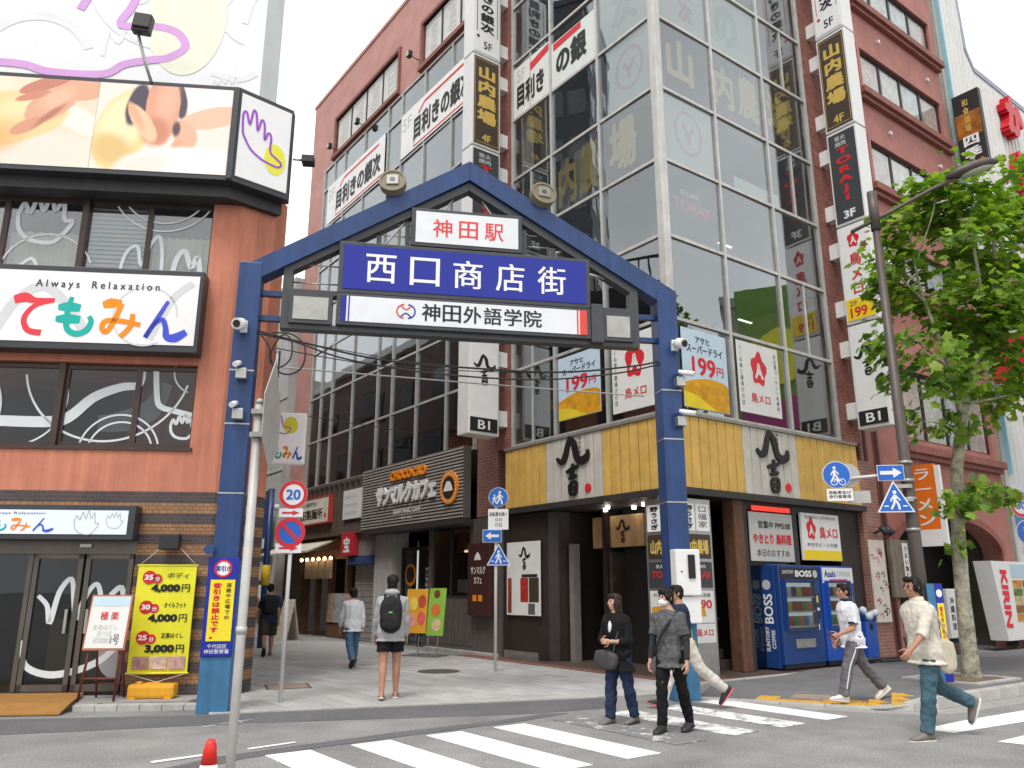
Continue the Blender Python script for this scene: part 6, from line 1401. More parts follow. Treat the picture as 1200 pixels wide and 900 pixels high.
part('bicycle_mark', MB().stroke(circ(-1.2, 3.31, .05, 0, 360, 12), .012, -.164).stroke(circ(-1.07, 3.31, .05, 0, 360, 12), .012, -.164).stroke([(-1.2, 3.31), (-1.15, 3.38), (-1.07, 3.31)], .012, -.164), m_swh, s4, M3)
plate(s4, M3, -1.33, -.92, 3.0, 3.2, -.15, m_swh); txt(s4, '自転車及び\n歩行者専用', (-1.3, -.95, 3.04, 3.17), m_black, -.157, M3, bold=.02); disc(s4, M3, -.95, 3.43, .2, m_sback, -.05); plate(s4, M3, -.97, -.62, 2.97, 3.17, -.05, m_sback)
s5 = thing('one_way_sign', 'blue one way arrow sign strapped to the lamp post', 'road sign', M3, (-.3, -.1, 3.3)); plate(s5, M3, -.5, -.08, 3.32, 3.58, -.13, m_swh); plate(s5, M3, -.49, -.09, 3.33, 3.57, -.136, m_sblue); arrow(s5, M3, -.29, 3.45, .34, .17, -.142, m_swh)
s6 = thing('crossing_sign', 'blue triangular crossing sign strapped to the lamp post', 'road sign', M3, (-.3, -.1, 2.8)); tri(s6, M3, -.27, 3.03, .5, -.13); part('clamp', MB().box(-.25, .02, -.125, -.02, 2.98, 3.04).box(-.25, .02, -.125, -.02, 3.2, 3.26), m_spost, s6, M3)
nb = thing('post_notice', 'light blue and yellow warning board strapped low on the lamp post', 'notice', M3, (.12, -.05, .05))
part('plate', MB().box(.03, .14, -.17, -.12, .05+z0, 1.55+z0), m_sleeve, nb, M3); Mn = M3 @ Matrix.Translation((.14, -.17, 0)) @ Matrix.Rotation(R(28), 4, 'Z')
part('plate', MB().box(0, .17, 0, .02, .08+z0, 1.55+z0), m_royal, nb, Mn); part('yellow_field', MB().box(.02, .155, -.006, -.001, .5+z0, 1.25+z0), plain('notice_yellow', ()), nb, Mn); txt(nb, '客引きは禁止です', (.05, .12, .55+z0, 1.2+z0), m_red, -.009, Mn, vert=True, bold=.04); part('ban_disc', MB().ring(.085, 1.4+z0, .06, -.006, -.001, 16), m_white, nb, Mn)
M4 = frame(10.42, 16.0, 10)
s7 = thing('parking_sign_post', 'red speed 30 disc over blue parking disc at the right edge', 'road sign', M4)
part('post', MB().tube([(.12, .1, 0), (.12, .1, 3.5)], .035, 8), m_post, s7); disc(s7, M4, -.3, 3.21, .24, m_swh, -.04); annul(s7, M4, -.3, 3.21, .2, .06, m_sred, -.048); txt(s7, '30', (-.41, -.19, 3.13, 3.29), m_sblue, -.05, M4, bold=.03)
disc(s7, M4, -.25, 2.68, .24, m_swh, -.04); disc(s7, M4, -.25, 2.68, .225, m_sblue, -.048); txt(s7, 'P', (-.33, -.17, 2.58, 2.79), m_swh, -.054, M4, bold=.04); plate(s7, M4, -.42, .05, 2.25, 2.4, -.04, m_lgrey); part('arm', MB().box(-.3, .14, -.03, .1, 3.19, 3.23).box(-.3, .14, -.03, .1, 2.66, 2.7), m_post, s7)
# foreground pole seen edge-on to its plate
m_fpole = mat('foreground_pole', (.5, .49, .47), .5, metal=.15, var=.15, scale=5, streak=.25)
M5 = frame(-1.63, 5.0, 97)
s8 = thing('bare_sign_pole', 'weathered grey foreground pole with a sign plate seen from its edge', 'road sign', M5)
part('pole', MB().tube([(0, 0, 0), (0, 0, 1.2), (0, 0, 2.76)], [.028, .028, .028], 16), m_fpole, s8); part('cap', MB().tube([(0, 0, 2.76), (0, 0, 2.79)], [.033, .015], 16), m_fpole, s8)
part('pole_joint', MB().tube([(0, 0, 1.34), (0, 0, 1.38)], .033, 16), m_fpole, s8)
part('sign_plate', MB().prism([(-.3, 2.5), (.0, 2.34), (.3, 2.5), (.3, 2.76), (0, 3.06), (-.3, 2.76)], -.085, -.08), m_sback, s8)
for z in (2.55, 2.7): part('clamp', MB().box(-.045, .045, -.08, .042, z-.015, z+.015), m_spost, s8)
cn = thing('traffic_cone', 'red traffic cone with white band at the lower left', 'cone', frame(-1.86, 5.3, 0))
m_cone = plain('cone_red', (.72, .03, .02), .4, var=.08, scale=6)
part('body', MB().tube([(0, 0, .03), (0, 0, .34)], [.15, .088], 24), m_cone, cn); part('reflective_band', MB().tube([(0, 0, .34), (0, 0, .56)], [.09, .051], 24), m_swh, cn); part('tip', MB().tube([(0, 0, .56), (0, 0, .67), (0, 0, .7)], [.052, .034, .02], 24), m_cone, cn); part('base', MB().box(-.19, .19, -.19, .19, 0, .03, b=.01), m_cone, cn)
# alley pole in blue with camera
s9 = thing('alley_pole', 'slim blue pole with yellow band and dome camera far down the alley', 'pole', frame(-6.95, 23.0, 0))
part('pole', MB().tube([(0, 0, 0), (0, 0, 4.4)], .09, 10), m_gate, s9); part('band', MB().tube([(0, 0, 1.7), (0, 0, 2.25)], .13, 10), plain('band_yellow', (.75, .5, .03), .5), s9); part('camera_arm', MB().tube([(0, 0, 3.9), (.2, -.1, 3.9)], .02, 6), m_gate, s9); part('dome_camera', MB().ell((.22, -.12, 3.85), (.1, .1, .1), 10), m_wbox, s9)

# ================================================================== VENDING MACHINES
m_vblue = mat('vending_blue', (.012, .05, .2), .3, var=.08, coat=.3); m_vb2 = mat('vending_bright_blue', (.018, .085, .42), .3, var=.08, coat=.3); m_vdk = mat('vending_dark', (.02, .022, .03), .35)
CANC = [(.6, .05, .04), (.1, .3, .6), (.7, .55, .08), (.12, .4, .16), (.7, .7, .68), (.25, .12, .06), (.75, .3, .05), (.05, .08, .3)]
def vending(x0, x1, lab, body, kind):
    z0, z1, yf, yb = .06, 2.08, -.3, .4; w_ = x1-x0
    t = thing('vending_machine', lab, 'vending machine', FR, ((x0+x1)/2, 0, .05), group='vending machines at the entrance')
    part('cabinet', MB().box(x0, x1, yf+.1, yb, z0, z1, b=.02), body, t, FR)
    dr = part('door', MB().box(x0+.015, x1-.015, yf, yf+.095, z0+.08, z1-.01, b=.015), body, t, FR)
    wx0, wx1, wz0, wz1 = x0+.12, x0+w_*.74, z0+.78, z0+1.66
    part('display_recess', MB().box(wx0, wx1, yf-.012, yf-.001, wz0, wz1), plain('display_pale', (.5, .6, .68), .5, emit=.7), dr, FR)
    for r_ in range(3):
        zz = wz0+.04+r_*.285
        part('shelf', MB().box(wx0, wx1, yf-.09, yf-.013, zz-.03, zz), m_wbox, dr, FR)
        n = int((wx1-wx0)/.092)
        for k in range(n):
            cx = wx0+.05+k*(wx1-wx0-.06)/n; c = CANC[(k//2*3+r_*2+kind) % len(CANC)]; mm = plain('can_%d' % CANC.index(c), c, .35)
            part('can', MB().tube([(cx, yf-.05, zz), (cx, yf-.05, zz+.012), (cx, yf-.05, zz+.17), (cx, yf-.05, zz+.19)], [.026, .032, .032, .024], 8), mm, dr, FR)
    part('display_glass', MB().box(wx0-.02, wx1+.02, yf-.105, yf-.099, wz0-.03, wz1+.03), m_glsd, dr, FR); part('display_rim', MB().box(wx0-.04, wx1+.04, yf-.1, yf, wz1+.03, wz1+.05).box(wx0-.04, wx1+.04, yf-.1, yf, wz0-.05, wz0-.03).box(wx0-.04, wx0-.02, yf-.1, yf, wz0-.03, wz1+.03).box(wx1+.02, wx1+.04, yf-.1, yf, wz0-.03, wz1+.03), body, dr, FR)
    px = x0+w_*.8
    part('coin_panel', MB().box(px, px+w_*.13, yf-.012, yf, z0+.95, z0+1.45, b=.005), m_vdk, dr, FR); part('bill_slot', MB().box(px+.02, px+w_*.1, yf-.03, yf-.012, z0+1.1, z0+1.16), m_wbox, dr, FR); part('price_label', MB().box(px+.02, px+w_*.1, yf-.016, yf-.012, z0+1.26, z0+1.4), plain('label_yellow', (.7, .6, .1), .5), dr, FR); part('coin_return', MB().box(px, px+.1, yf-.03, yf, z0+.72, z0+.84, b=.01), m_wbox, dr, FR)
    part('dispenser_flap', MB().box(x0+w_*.28, x0+w_*.74, yf-.03, yf, z0+.38, z0+.56, b=.015), m_steel, dr, FR); part('kick_plate', MB().box(x0+.05, x1-.05, yf+.02, yf+.09, z0, z0+.075), m_vdk, dr, FR)
    return t, dr, yf
t, dr, yf = vending(2.5, 3.92, 'navy coffee vending machine with lettering down its side, left of two', m_vblue, 0)
part('header', MB().box(2.56, 3.86, yf-.012, yf-.001, 1.78, 2.02), m_vdk, dr, FR); txt(dr, 'BOSS', (3.05, 3.62, 1.84, 1.97), m_white, yf-.015, FR, bold=.04); txt(dr, 'SUNTORY', (2.62, 3.0, 1.9, 1.97), m_white, yf-.015, FR); part('badge', MB().ring(3.74, 1.9, .08, yf-.018, yf-.013, 16), m_lgrey, dr, FR)
Ms = FR @ Matrix.Translation((2.5, 0, 0)) @ Matrix.Rotation(R(-90), 4, 'Z') @ Matrix.Translation((0, 0, 0)) @ Matrix.Rotation(R(90), 4, 'Y').inverted() if False else None
Mside = FR @ Matrix.Translation((2.497, .0, 1.0)) @ Matrix.Rotation(R(-90), 4, 'Z') @ Matrix.Rotation(R(-90), 4, 'Y')
txt(t, 'BOSS', (-.08, .5, -.12, .1), m_white, -.002, Mside, bold=.03); txt(t, 'SUNTORY\nCOFFEE', (-.62, -.14, -.13, .1), m_white, -.002, Mside, bold=.03); part('badge', MB().ring(.68, 0, .1, -.004, -.001, 18), m_lgrey, t, Mside)
t, dr, yf = vending(3.98, 5.2, 'bright blue drinks vending machine with white header, right of two', m_vb2, 3)
part('header', MB().box(4.02, 5.16, yf-.012, yf-.001, 1.72, 2.04), m_wbox, dr, FR); txt(dr, 'Asahi', (4.08, 4.5, 1.84, 1.98), m_royal, yf-.015, FR, bold=.03); txt(dr, 'DRINK', (4.56, 5.08, 1.86, 1.97), m_lgrey, yf-.015, FR, bold=.02); part('red_stripe', MB().prism([(4.15, 1.73), (4.8, 1.73), (4.95, 1.8), (4.3, 1.8)], yf-.016, yf-.013), m_red, dr, FR)
# posters above the machines
p1 = sign_panel('red_neon_menu', 'grey menu sheet with red lettering in the window above the machines', FR, 2.12, 3.58, 2.15, 3.15, .02, .05, m_lgrey, 'poster'); txt(p1, 'やきとり 鳥料理', (2.2, 3.5, 2.5, 2.72), m_red, .014, FR, bold=.04); txt(p1, '営業中 PM5:00', (2.4, 3.5, 2.82, 2.98), m_black, .014, FR, bold=.02); txt(p1, '本日のおすすめ', (2.3, 3.4, 2.25, 2.4), m_black, .014, FR)
part('red_neon', MB().box(2.2, 3.5, -.01, .01, 3.18, 3.28), plain('neon_red', (.8, .05, .03), .5, emit=.6), p1, FR)
p2 = sign_panel('bird_board', 'white board with red bird emblem and yellow foot above the machines', FR, 3.86, 5.3, 2.2, 3.22, -.02, .04, m_wbox, 'sign'); bird(p2, FR, 4.2, 2.85, .22, -.025); txt(p2, '鳥メロ', (4.5, 5.2, 2.68, 2.95), m_red, -.025, FR, bold=.03); txt(p2, '本日生ビール半額', (4.0, 5.15, 2.5, 2.58), m_black, -.025, FR); txt(p2, '名古屋めしと手羽先の店', (4.0, 5.15, 3.1, 3.17), m_black, -.025, FR); part('yellow_foot', MB().box(3.87, 5.29, -.028, -.021, 2.21, 2.42), plain('price_yellow', ()), p2, FR)
# recycling bins
bn_ = thing('recycling_bin', 'blue recycling bin with a crumpled plastic bag on top', 'bin', FR, (5.55, -.2, .07))
part('body', MB().box(-.2, .24, -.2, .2, 0, .85, b=.03), m_vb2, bn_); part('lid', MB().box(-.21, .25, -.21, .21, .85, .97, b=.03), m_vblue, bn_); part('hole', MB().ring(0, .72, .07, -.206, -.2, 14), m_black, bn_)
mb = MB(); random.seed(4)
for i in range(9): mb.ell((random.uniform(-.15, .22), random.uniform(-.25, .1), random.uniform(.9, 1.08)), (random.uniform(.06, .1),)*3, 8)
part('bag', mb, mat('crumpled_bag', (.55, .6, .68), .3, var=.3, scale=12), bn_)
# showcase with lettering at the right
kc = thing('lit_showcase', 'white showcase sign with red KIRIN lettering and food photos by the arch', 'sign', FR, (12.6, -.3, .2), inframe=True)
part('side_panel', MB().prism([(11.75, .28), (12.35, .28), (12.35, 2.32), (11.35, 2.32)], -.55, -.1), m_wbox, kc); part('photo_case', MB().box(12.36, 14.3, -.55, -.1, .28, 2.32, b=.01), m_wbox, kc)
for k in range(5):
    for j in range(3): part('photo_print', MB().box(12.45+j*.6, 13.0+j*.6, -.558, -.551, .75+k*.22, .95+k*.22), mat('food_print%d' % ((k+j) % 4), ((.5, .25, .06), (.3, .14, .05), (.5, .4, .2), (.15, .2, .05))[(k+j) % 4], .5, var=.6, scale=12), kc)
part('header', MB().box(12.42, 14.2, -.558, -.551, 1.9, 2.25), plain('header_blue', (.45, .58, .66), .4), kc)
Mv = FR @ Matrix.Translation((11.95, -.556, 1.35)) @ Matrix.Rotation(R(92), 4, 'Y'); txt(kc, 'KIRIN', (-.75, .75, -.2, .2), m_cr, -.002, Mv, bold=.05); part('caster', MB().box(12.4, 12.5, -.5, -.2, .12, .28).box(14.0, 14.1, -.5, -.2, .12, .28), m_dark, kc)
ab2 = thing('standing_menu', 'white standing signboard with blue edge in front of the dark arch', 'sign', FR, (10.1, -.1, .3)); part('panel', MB().box(-.62, .6, -.1, .05, .1, 1.3, b=.02), m_poster, ab2); part('blue_edge', MB().box(.45, .58, -.106, -.101, .15, 1.25), m_sblue, ab2); txt(ab2, '本日の定食', (-.15, .1, .25, 1.15), m_red, -.104, None, vert=True, bold=.04); txt(ab2, '沖縄料理', (-.5, -.3, .3, 1.1), m_black, -.104, None, vert=True, bold=.02); part('foot', MB().box(-.5, .5, -.2, .2, 0, .08), m_dark, ab2)
rk = thing('bicycle_rack', 'low black metal rack lying on the pavement by the arch', 'rack', frame(8.2, 17.6, 30, zw(8.2, 17.6))); part('rail', MB().tube([(-.7, 0, .06), (.7, 0, .06)], .03, 8), m_frm, rk); part('rail', MB().tube([(-.7, .35, .06), (.7, .35, .06)], .03, 8), m_frm, rk); part('upright', MB().tube([(.3, .0, .06), (.3, .1, .5)], .025, 8), m_frm, rk)
# poster stand outside the cafe
MS = frame(-2.25, 20.3, -28)
ps = thing('cafe_poster_stand', 'metal stand with an orange and a green drink poster outside the cafe', 'poster stand', MS, (0, 0, .02), inframe=True)
part('base', MB().box(-.35, .65, -.25, .25, .02, .05, b=.01), m_steel, ps)
for x in (-.05, .22, .5): part('leg', MB().tube([(x, 0, .04), (x, .05, .7)], .016, 6), m_steel, ps)
Ma = MS @ Matrix.Translation((-.08, -.06, .55)) @ Matrix.Rotation(R(10), 4, 'Z') @ Matrix.Rotation(R(-6), 4, 'X'); Mg = MS @ Matrix.Translation((.42, -.02, .5)) @ Matrix.Rotation(R(-8), 4, 'Z') @ Matrix.Rotation(R(-6), 4, 'X')
a_ = part('orange_poster', MB().box(-.3, .26, -.01, .01, 0, 1.05), mat('poster_orange', (.75, .36, .03), .5, var=.15), ps, Ma); b_ = part('green_poster', MB().box(-.25, .28, -.01, .01, 0, 1.12), mat('poster_green', (.3, .55, .08), .5, var=.15), ps, Mg)
for k, (x, z, c) in enumerate(((-.1, .7, (.8, .6, .1)), (.12, .75, (.5, .08, .05)), (-.12, .3, (.75, .3, .25)), (.12, .35, (.7, .12, .1)))): part('drink_print', MB().ring(x, z, .11, -.014, -.011, 14, r2=.16), mat('drink_%d' % k, c, .5, var=.3, scale=8), a_, Ma)
for k, (x, z, c) in enumerate(((0, .6, (.75, .2, .05)), (.05, .25, (.7, .55, .3)), (0, .98, (.2, .06, .04)))): part('drink_print', MB().ring(x, z, .15 if k < 2 else .1, -.014, -.011, 14), mat('drinkg_%d' % k, c, .5, var=.3, scale=8), b_, Mg)
MS2 = frame(-7.35, 26.4, -40)
a2 = thing('menu_sandwich_board', 'slim pale folding menu board leaning outside the noodle shop', 'menu board', MS2); part('panel', MB().box(-.3, .3, -.02, .02, 0, 1.3, b=.01).tf(Matrix.Rotation(R(-12), 4, 'X')), mat('board_beige', (.5, .45, .36), .7, var=.3, scale=9), a2); part('panel', MB().box(-.3, .3, -.02, .02, 0, 1.2, b=.01).tf(Matrix.Translation((0, .5, 0)) @ Matrix.Rotation(R(12), 4, 'X')), MATS['board_beige'], a2)

# ================================================================== STREET TREE (plane tree)
m_bark = mat('plane_bark', (.29, .27, .2), .85, var=.6, scale=6, streak=.0, bump=.35, bscale=18, speck=.2, sscale=30)
def leafmat(name, c):
    m = mat(name, c, .45, var=.25, scale=1.6, spec=.45); n = m.node_tree.nodes; l = m.node_tree.links; b = n['Principled BSDF']; out = n['Material Output']
    tr = n.new('ShaderNodeBsdfTranslucent'); src = b.inputs['Base Color'].links[0].from_socket
    br = n.new('ShaderNodeMix'); br.data_type = 'RGBA'; br.blend_type = 'MULTIPLY'; br.inputs[0].default_value = 1; br.inputs[7].default_value = (1.4, 1.5, .6, 1); l.new(src, br.inputs[6]); l.new(br.outputs[2], tr.inputs[0])
    ms = n.new('ShaderNodeMixShader'); ms.inputs[0].default_value = .42; l.new(b.outputs[0], ms.inputs[1]); l.new(tr.outputs[0], ms.inputs[2]); l.new(ms.outputs[0], out.inputs[0]); return m
LM = [leafmat('leaf_green', (.165, .285, .03)), leafmat('leaf_light', (.27, .41, .045)), leafmat('leaf_deep', (.075, .165, .028)), leafmat('leaf_brown', (.28, .17, .09))]
tr = thing('street_tree', 'young plane tree with mottled pale trunk and bright green leaves', 'tree', WORLD, (7.8, 14.3, zp))
TP = [(7.8, 14.3, zp-.05), (7.82, 14.3, .35), (7.84, 14.3, 1.17), (7.9, 14.3, 2.33), (8.03, 14.3, 3.54), (8.24, 14.28, 4.48), (8.42, 14.25, 5.13), (8.8, 14.2, 6.1), (9.15, 14.2, 6.98), (9.3, 14.1, 8.2), (9.4, 14.1, 9.0)]
TR = [.175, .14, .125, .115, .105, .1, .085, .07, .055, .04, .02]
P_, R_ = catmull(TP, TR, 4)
mb = MB(); mb.tube(P_, R_, 14)
mb.v = [tuple(Vector(v)+Vector(mnoise.noise_vector(Vector(v)*4))*.012) for v in mb.v]
trunk = part('trunk', mb, m_bark, tr, WORLD)
LIMBS = [([(8.27, 14.28, 4.48), (8.15, 14.2, 5.45), (7.91, 14.1, 6.29), (7.72, 14.1, 7.15), (7.62, 14.0, 8.2)], .065), ([(8.5, 14.2, 5.3), (8.9, 14.6, 5.8), (9.4, 14.9, 6.1), (9.9, 15, 6.3)], .05), ([(8.1, 14.15, 5.5), (7.6, 13.8, 5.75), (7.1, 13.6, 6.05)], .035), ([(8.9, 14.2, 6.3), (8.75, 13.9, 7.2), (8.7, 13.8, 8.3), (8.9, 13.8, 9.2)], .045), ([(9.2, 14.15, 7.1), (9.7, 14.2, 7.9), (10.1, 14.3, 8.8)], .04),
         ([(8.2, 14.25, 4.3), (7.8, 14.0, 4.45), (7.35, 13.9, 4.5)], .025), ([(8.35, 14.2, 4.9), (8.8, 14.0, 4.95), (9.2, 13.9, 5.05)], .03), ([(7.97, 14.25, 3.0), (8.3, 14.05, 3.1), (8.75, 13.9, 3.15)], .018), ([(7.95, 14.2, 2.85), (7.8, 14.0, 2.95), (7.65, 13.95, 3.0)], .014), ([(7.88, 14.2, 2.2), (7.82, 14.05, 2.3)], .01), ([(7.8, 14.1, 6.8), (7.3, 13.9, 7.2), (7.0, 13.9, 7.4)], .025), ([(7.7, 14.1, 7.6), (8.0, 13.8, 8.5), (8.1, 13.8, 9.0)], .02)]
for pts, r0 in LIMBS:
    P_, R_ = catmull(pts, [r0*(1-.75*i/(len(pts)-1)) for i in range(len(pts))], 4); part('limb', MB().tube(P_, R_, 8), m_bark, trunk, WORLD)
LOBES = [(8.73, 8.6, .95), (7.62, 7.86, .72), (9.53, 7.86, 1.05), (7.88, 6.63, .85), (8.86, 6.2, .85), (10.03, 8.9, .93), (7.05, 6.1, .5), (7.36, 5.45, .5), (9.08, 5.0, .62), (8.68, 7.15, .8), (7.38, 4.45, .3), (8.98, 9.15, .62), (7.1, 7.3, .4), (7.93, 5.3, .5), (8.1, 8.9, .45), (9.66, 6.12, .75), (8.25, 4.5, .3), (7.55, 8.35, .38), (10.2, 7.2, .9), (7.78, 2.97, .3), (8.42, 3.1, .32), (8.85, 3.1, .22), (7.82, 2.3, .12)]
LP = [(0, 0), (.16, -.06), (.34, -.02), (.26, .14), (.46, .26), (.27, .34), (.2, .5), (.1, .46), (0, .72), (-.1, .46), (-.2, .5), (-.27, .34), (-.46, .26), (-.26, .14), (-.34, -.02), (-.16, -.06)]
random.seed(21)
def leaf_verts(s):
    bend = random.uniform(.12, .5)
    return [Vector((x*s, y*s, -bend*s*(x*x*1.4+(y-.3)**2))) for x, y in LP]+[Vector((0, .28*s, 0))]
LF = [(i, (i+1) % 16, 16) for i in range(16)]
leaves = []
for (lx, lz, lr) in LOBES:
    n = int(600*lr**2.1)+int(75*lr)
    # twig clumps inside the lobe
    cl_ = [(random.gauss(0, .5)*lr, random.gauss(0, .55)*min(lr*1.3, 1.1), random.gauss(0, .45)*lr) for _ in range(max(3, int(9*lr)))]
    for _ in range(n):
        c = random.choice(cl_); r = .19*min(1, lr+.35)
        p = Vector((lx+c[0]+random.gauss(0, r), 14.1+c[1]+random.gauss(0, r), lz+c[2]+random.gauss(0, r*.8)))
        out = Vector((p.x-8.4, p.y-14.2, (p.z-6.2)*.4+.9)).normalized()
        nrm = (out*.7+Vector((random.gauss(0, .45), random.gauss(0, .45), random.gauss(0, .35)+.35))).normalized()
        q = nrm.to_track_quat('Z', 'Y').to_matrix().to_4x4() @ Matrix.Rotation(random.uniform(0, 6.28), 4, 'Z')
        u = random.random(); mi = 3 if u > .97 else (1 if u > .62 else (2 if u < .22 else 0))
        leaves.append((p, q, random.uniform(.14, .29), mi))
leaves.sort(key=lambda t: (t[0].y-12)*.5-t[2]*6 + (3 if t[0].x > 9.3 else 0))
protos = []
for mi in range(4):
    for k in range(2):
        mb = MB(); mb.add(leaf_verts(1), LF, 0, False); me = mb.mesh('leaf'); me.materials.append(LM[mi]); protos.append(me)
big = MB()
for i, (p, q, s, mi) in enumerate(leaves):
    if i < 290:
        part('leaf', protos[mi*2+i % 2], LM[mi], tr, Matrix.Translation(p) @ q @ Matrix.Scale(s, 4))
    else:
        M_ = Matrix.Translation(p) @ q; big.add([M_ @ v for v in leaf_verts(s)], LF, mi, False)
part('crown', big, LM, tr, WORLD, kind='stuff')
# ================================================================== PEOPLE
def fuse(mb, voxel, it=4, fold=0., fs=9., stretch=.4, seed=0):
    """weld overlapping closed shapes into one continuous skin"""
    me0 = mb.mesh('t')
    me = evalmesh(me0, [('REMESH', dict(mode='VOXEL', voxel_size=voxel)), ('SMOOTH', dict(factor=.5, iterations=it))]); bpy.data.meshes.remove(me0)
    if fold:
        co = [v.co.copy() for v in me.vertices]; nm = [v.normal.copy() for v in me.vertices]; out = []
        for c, nn in zip(co, nm):
            d = mnoise.noise((c.x*fs+seed, c.y*fs, c.z*fs*stretch)) + .5*mnoise.noise((c.x*fs*2.3, c.y*fs*2.3+seed, c.z*fs*1.6))
            out += list(c + nn*d*fold)
        me.vertices.foreach_set('co', out); me.update()
    me.polygons.foreach_set('use_smooth', [True]*len(me.polygons)); me.materials.clear(); return me
def dirv(p, a=0): return Vector((math.sin(a), -math.sin(p)*math.cos(a), -math.cos(p)*math.cos(a)))
m_skin_l = mat('skin', (.52, .3, .21), .55, var=.1, scale=14); m_skin_t = mat('skin_tan', (.4, .2, .125), .55, var=.1, scale=14)
m_hairb = mat('hair_black', (.007, .006, .006), .5, var=.3, scale=40, spec=.25); m_hairn = mat('hair_brown', (.022, .01, .008), .45, var=.3, scale=40, spec=.3)
m_eye = plain('eye_dark', (.02, .015, .012), .2); m_lip = mat('lips', (.36, .12, .1), .5)
def cloth(name, c, r=.85, var=.14, sc=6, bump=.15, bs=240): return mat('cloth_'+name, c, r, var=var, scale=sc, bump=bump, bscale=bs, spec=.2)
def person(label, x, y, rz, H, top, bottom, legs, arms, skin=None, hair='short', hairm=None, sleeve=.6, hem=.47, blen=1., wide=1., lean=3, yaw=0, shoe=None, female=False, seed=1, sock=None, nod=0, zg=0., tight=1., shorts=False):
    skin = skin or m_skin_l; hairm = hairm or m_hairb; s = H
    T = frame(x, y, rz, zg); t = thing('person', label, 'person', T)
    hipw = .05*s; kn, an = {}, {}
    hip = {k: Vector((k*hipw, 0, 0)) for k in (-1, 1)}
    for k in (-1, 1):
        a, b = R(legs[k][0]), R(legs[k][1])
        kn[k] = hip[k]+dirv(a, k*.02)*.245*s; an[k] = kn[k]+dirv(a-b)*.243*s
    foot = {}
    for k in (-1, 1):
        fp = R(legs[k][2]); heel_drop = .042*s+max(0, math.sin(abs(fp)))*.14*s*(1 if fp > 0 else .35); foot[k] = (an[k].z-heel_drop, fp)
    low = min(foot[-1][0], foot[1][0]); up = Vector((0, 0, -low))
    for k in (-1, 1): hip[k] = hip[k]+up; kn[k] = kn[k]+up; an[k] = an[k]+up
    pel = up.copy(); LM_ = Matrix.Translation(pel) @ Matrix.Rotation(R(lean), 4, 'X') @ Matrix.Translation((0, 0, -.53*s))
    def tp(v): return LM_ @ Vector(v)
    TR_ = [(.475, .075, .058), (.53, .094, .07), (.6, .08 if female else .084, .062), (.7, .092, .068), (.775, .104, .064), (.812, .088, .05), (.842, .046, .04), (.87, .034, .036)]
    def torso(mb, inf, z0=.475, z1=2, wd=1., flare=0.):
        zs = [r_ for r_ in TR_ if z0-.001 <= r_[0] <= z1]
        if z0 > .475 and (not zs or zs[0][0] > z0+.01):
            zs = [(z0, *interp(z0))]+zs
        if z0 < .475: zs = [(z0, .094, .072)]+zs
        rr = []
        for i, (z, rx, ry) in enumerate(zs):
            f = flare*(1-min(1, (z-zs[0][0])/.1)); rr.append((tp((0, 0, z*s)), (rx*s*wd+inf+f, 0, 0), (0, (ry*s*wd+inf+f), 0)))
        mb.loft(rr, 20, sq=2.3)
    def interp(z):
        for a, b in zip(TR_, TR_[1:]):
            if a[0] <= z <= b[0]: u = (z-a[0])/(b[0]-a[0]); return (a[1]*(1-u)+b[1]*u, a[2]*(1-u)+b[2]*u)
        return TR_[0][1:]
    # arms
    sh, el, wr, hd_ = {}, {}, {}, {}
    for k in (-1, 1):
        p_, e_, ab = R(arms[k][0]), R(arms[k][1]), R(arms[k][2])
        sh[k] = tp((k*.1*s, .0, .792*s)); el[k] = sh[k]+dirv(p_, k*ab)*.172*s
        d2 = dirv(p_+e_, k*(ab-R(arms[k][3]) if len(arms[k]) > 3 else ab*.4)); wr[k] = el[k]+d2*.148*s; hd_[k] = d2
    body = MB(); torso(body, 0)
    for k in (-1, 1):
        body.tube([hip[k]+Vector((0, 0, .02*s)), (hip[k]+kn[k])/2, kn[k]], [.052*s, .046*s, .034*s], 12); body.ell(kn[k], (.034*s,)*3, 10)
        mid = kn[k]*.65+an[k]*.35; body.tube([kn[k], mid+Vector((0, .008, 0)), an[k]], [.033*s, .034*s, .021*s], 12); body.ell(an[k], (.022*s,)*3, 8)
        body.ell(sh[k], (.03*s,)*3, 10); body.tube([sh[k], (sh[k]+el[k])/2, el[k]], [.029*s, .027*s, .022*s], 10); body.ell(el[k], (.022*s,)*3, 8); body.tube([el[k], el[k]*.65+wr[k]*.35, wr[k]], [.022*s, .022*s, .0145*s], 10)
        # foot
        f0 = foot[k][1]; fd = Vector((0, -math.cos(f0), -math.sin(f0))); fu = Vector((0, -math.sin(f0), math.cos(f0)))
        body.loft([(an[k]-fd*.03*s-fu*.022*s, (.016*s, 0, 0), fu*.018*s), (an[k]-fu*.015*s, (.02*s, 0, 0), fu*.026*s), (an[k]+fd*.06*s-fu*.025*s, (.026*s, 0, 0), fu*.015*s), (an[k]+fd*.105*s-fu*.032*s, (.02*s, 0, 0), fu*.008*s)], 10)
        # hand: palm, four fingers, thumb
        d = hd_[k].normalized(); inn = Vector((-k, 0, 0)); inn = (inn-d*inn.dot(d)).normalized(); fwd = d.cross(inn)*k
        if fwd.y > 0: fwd = -fwd
        body.loft([(wr[k], inn*.012*s, fwd*.014*s), (wr[k]+d*.022*s, inn*.011*s, fwd*.022*s), (wr[k]+d*.052*s, inn*.0085*s, fwd*.025*s)], 10)
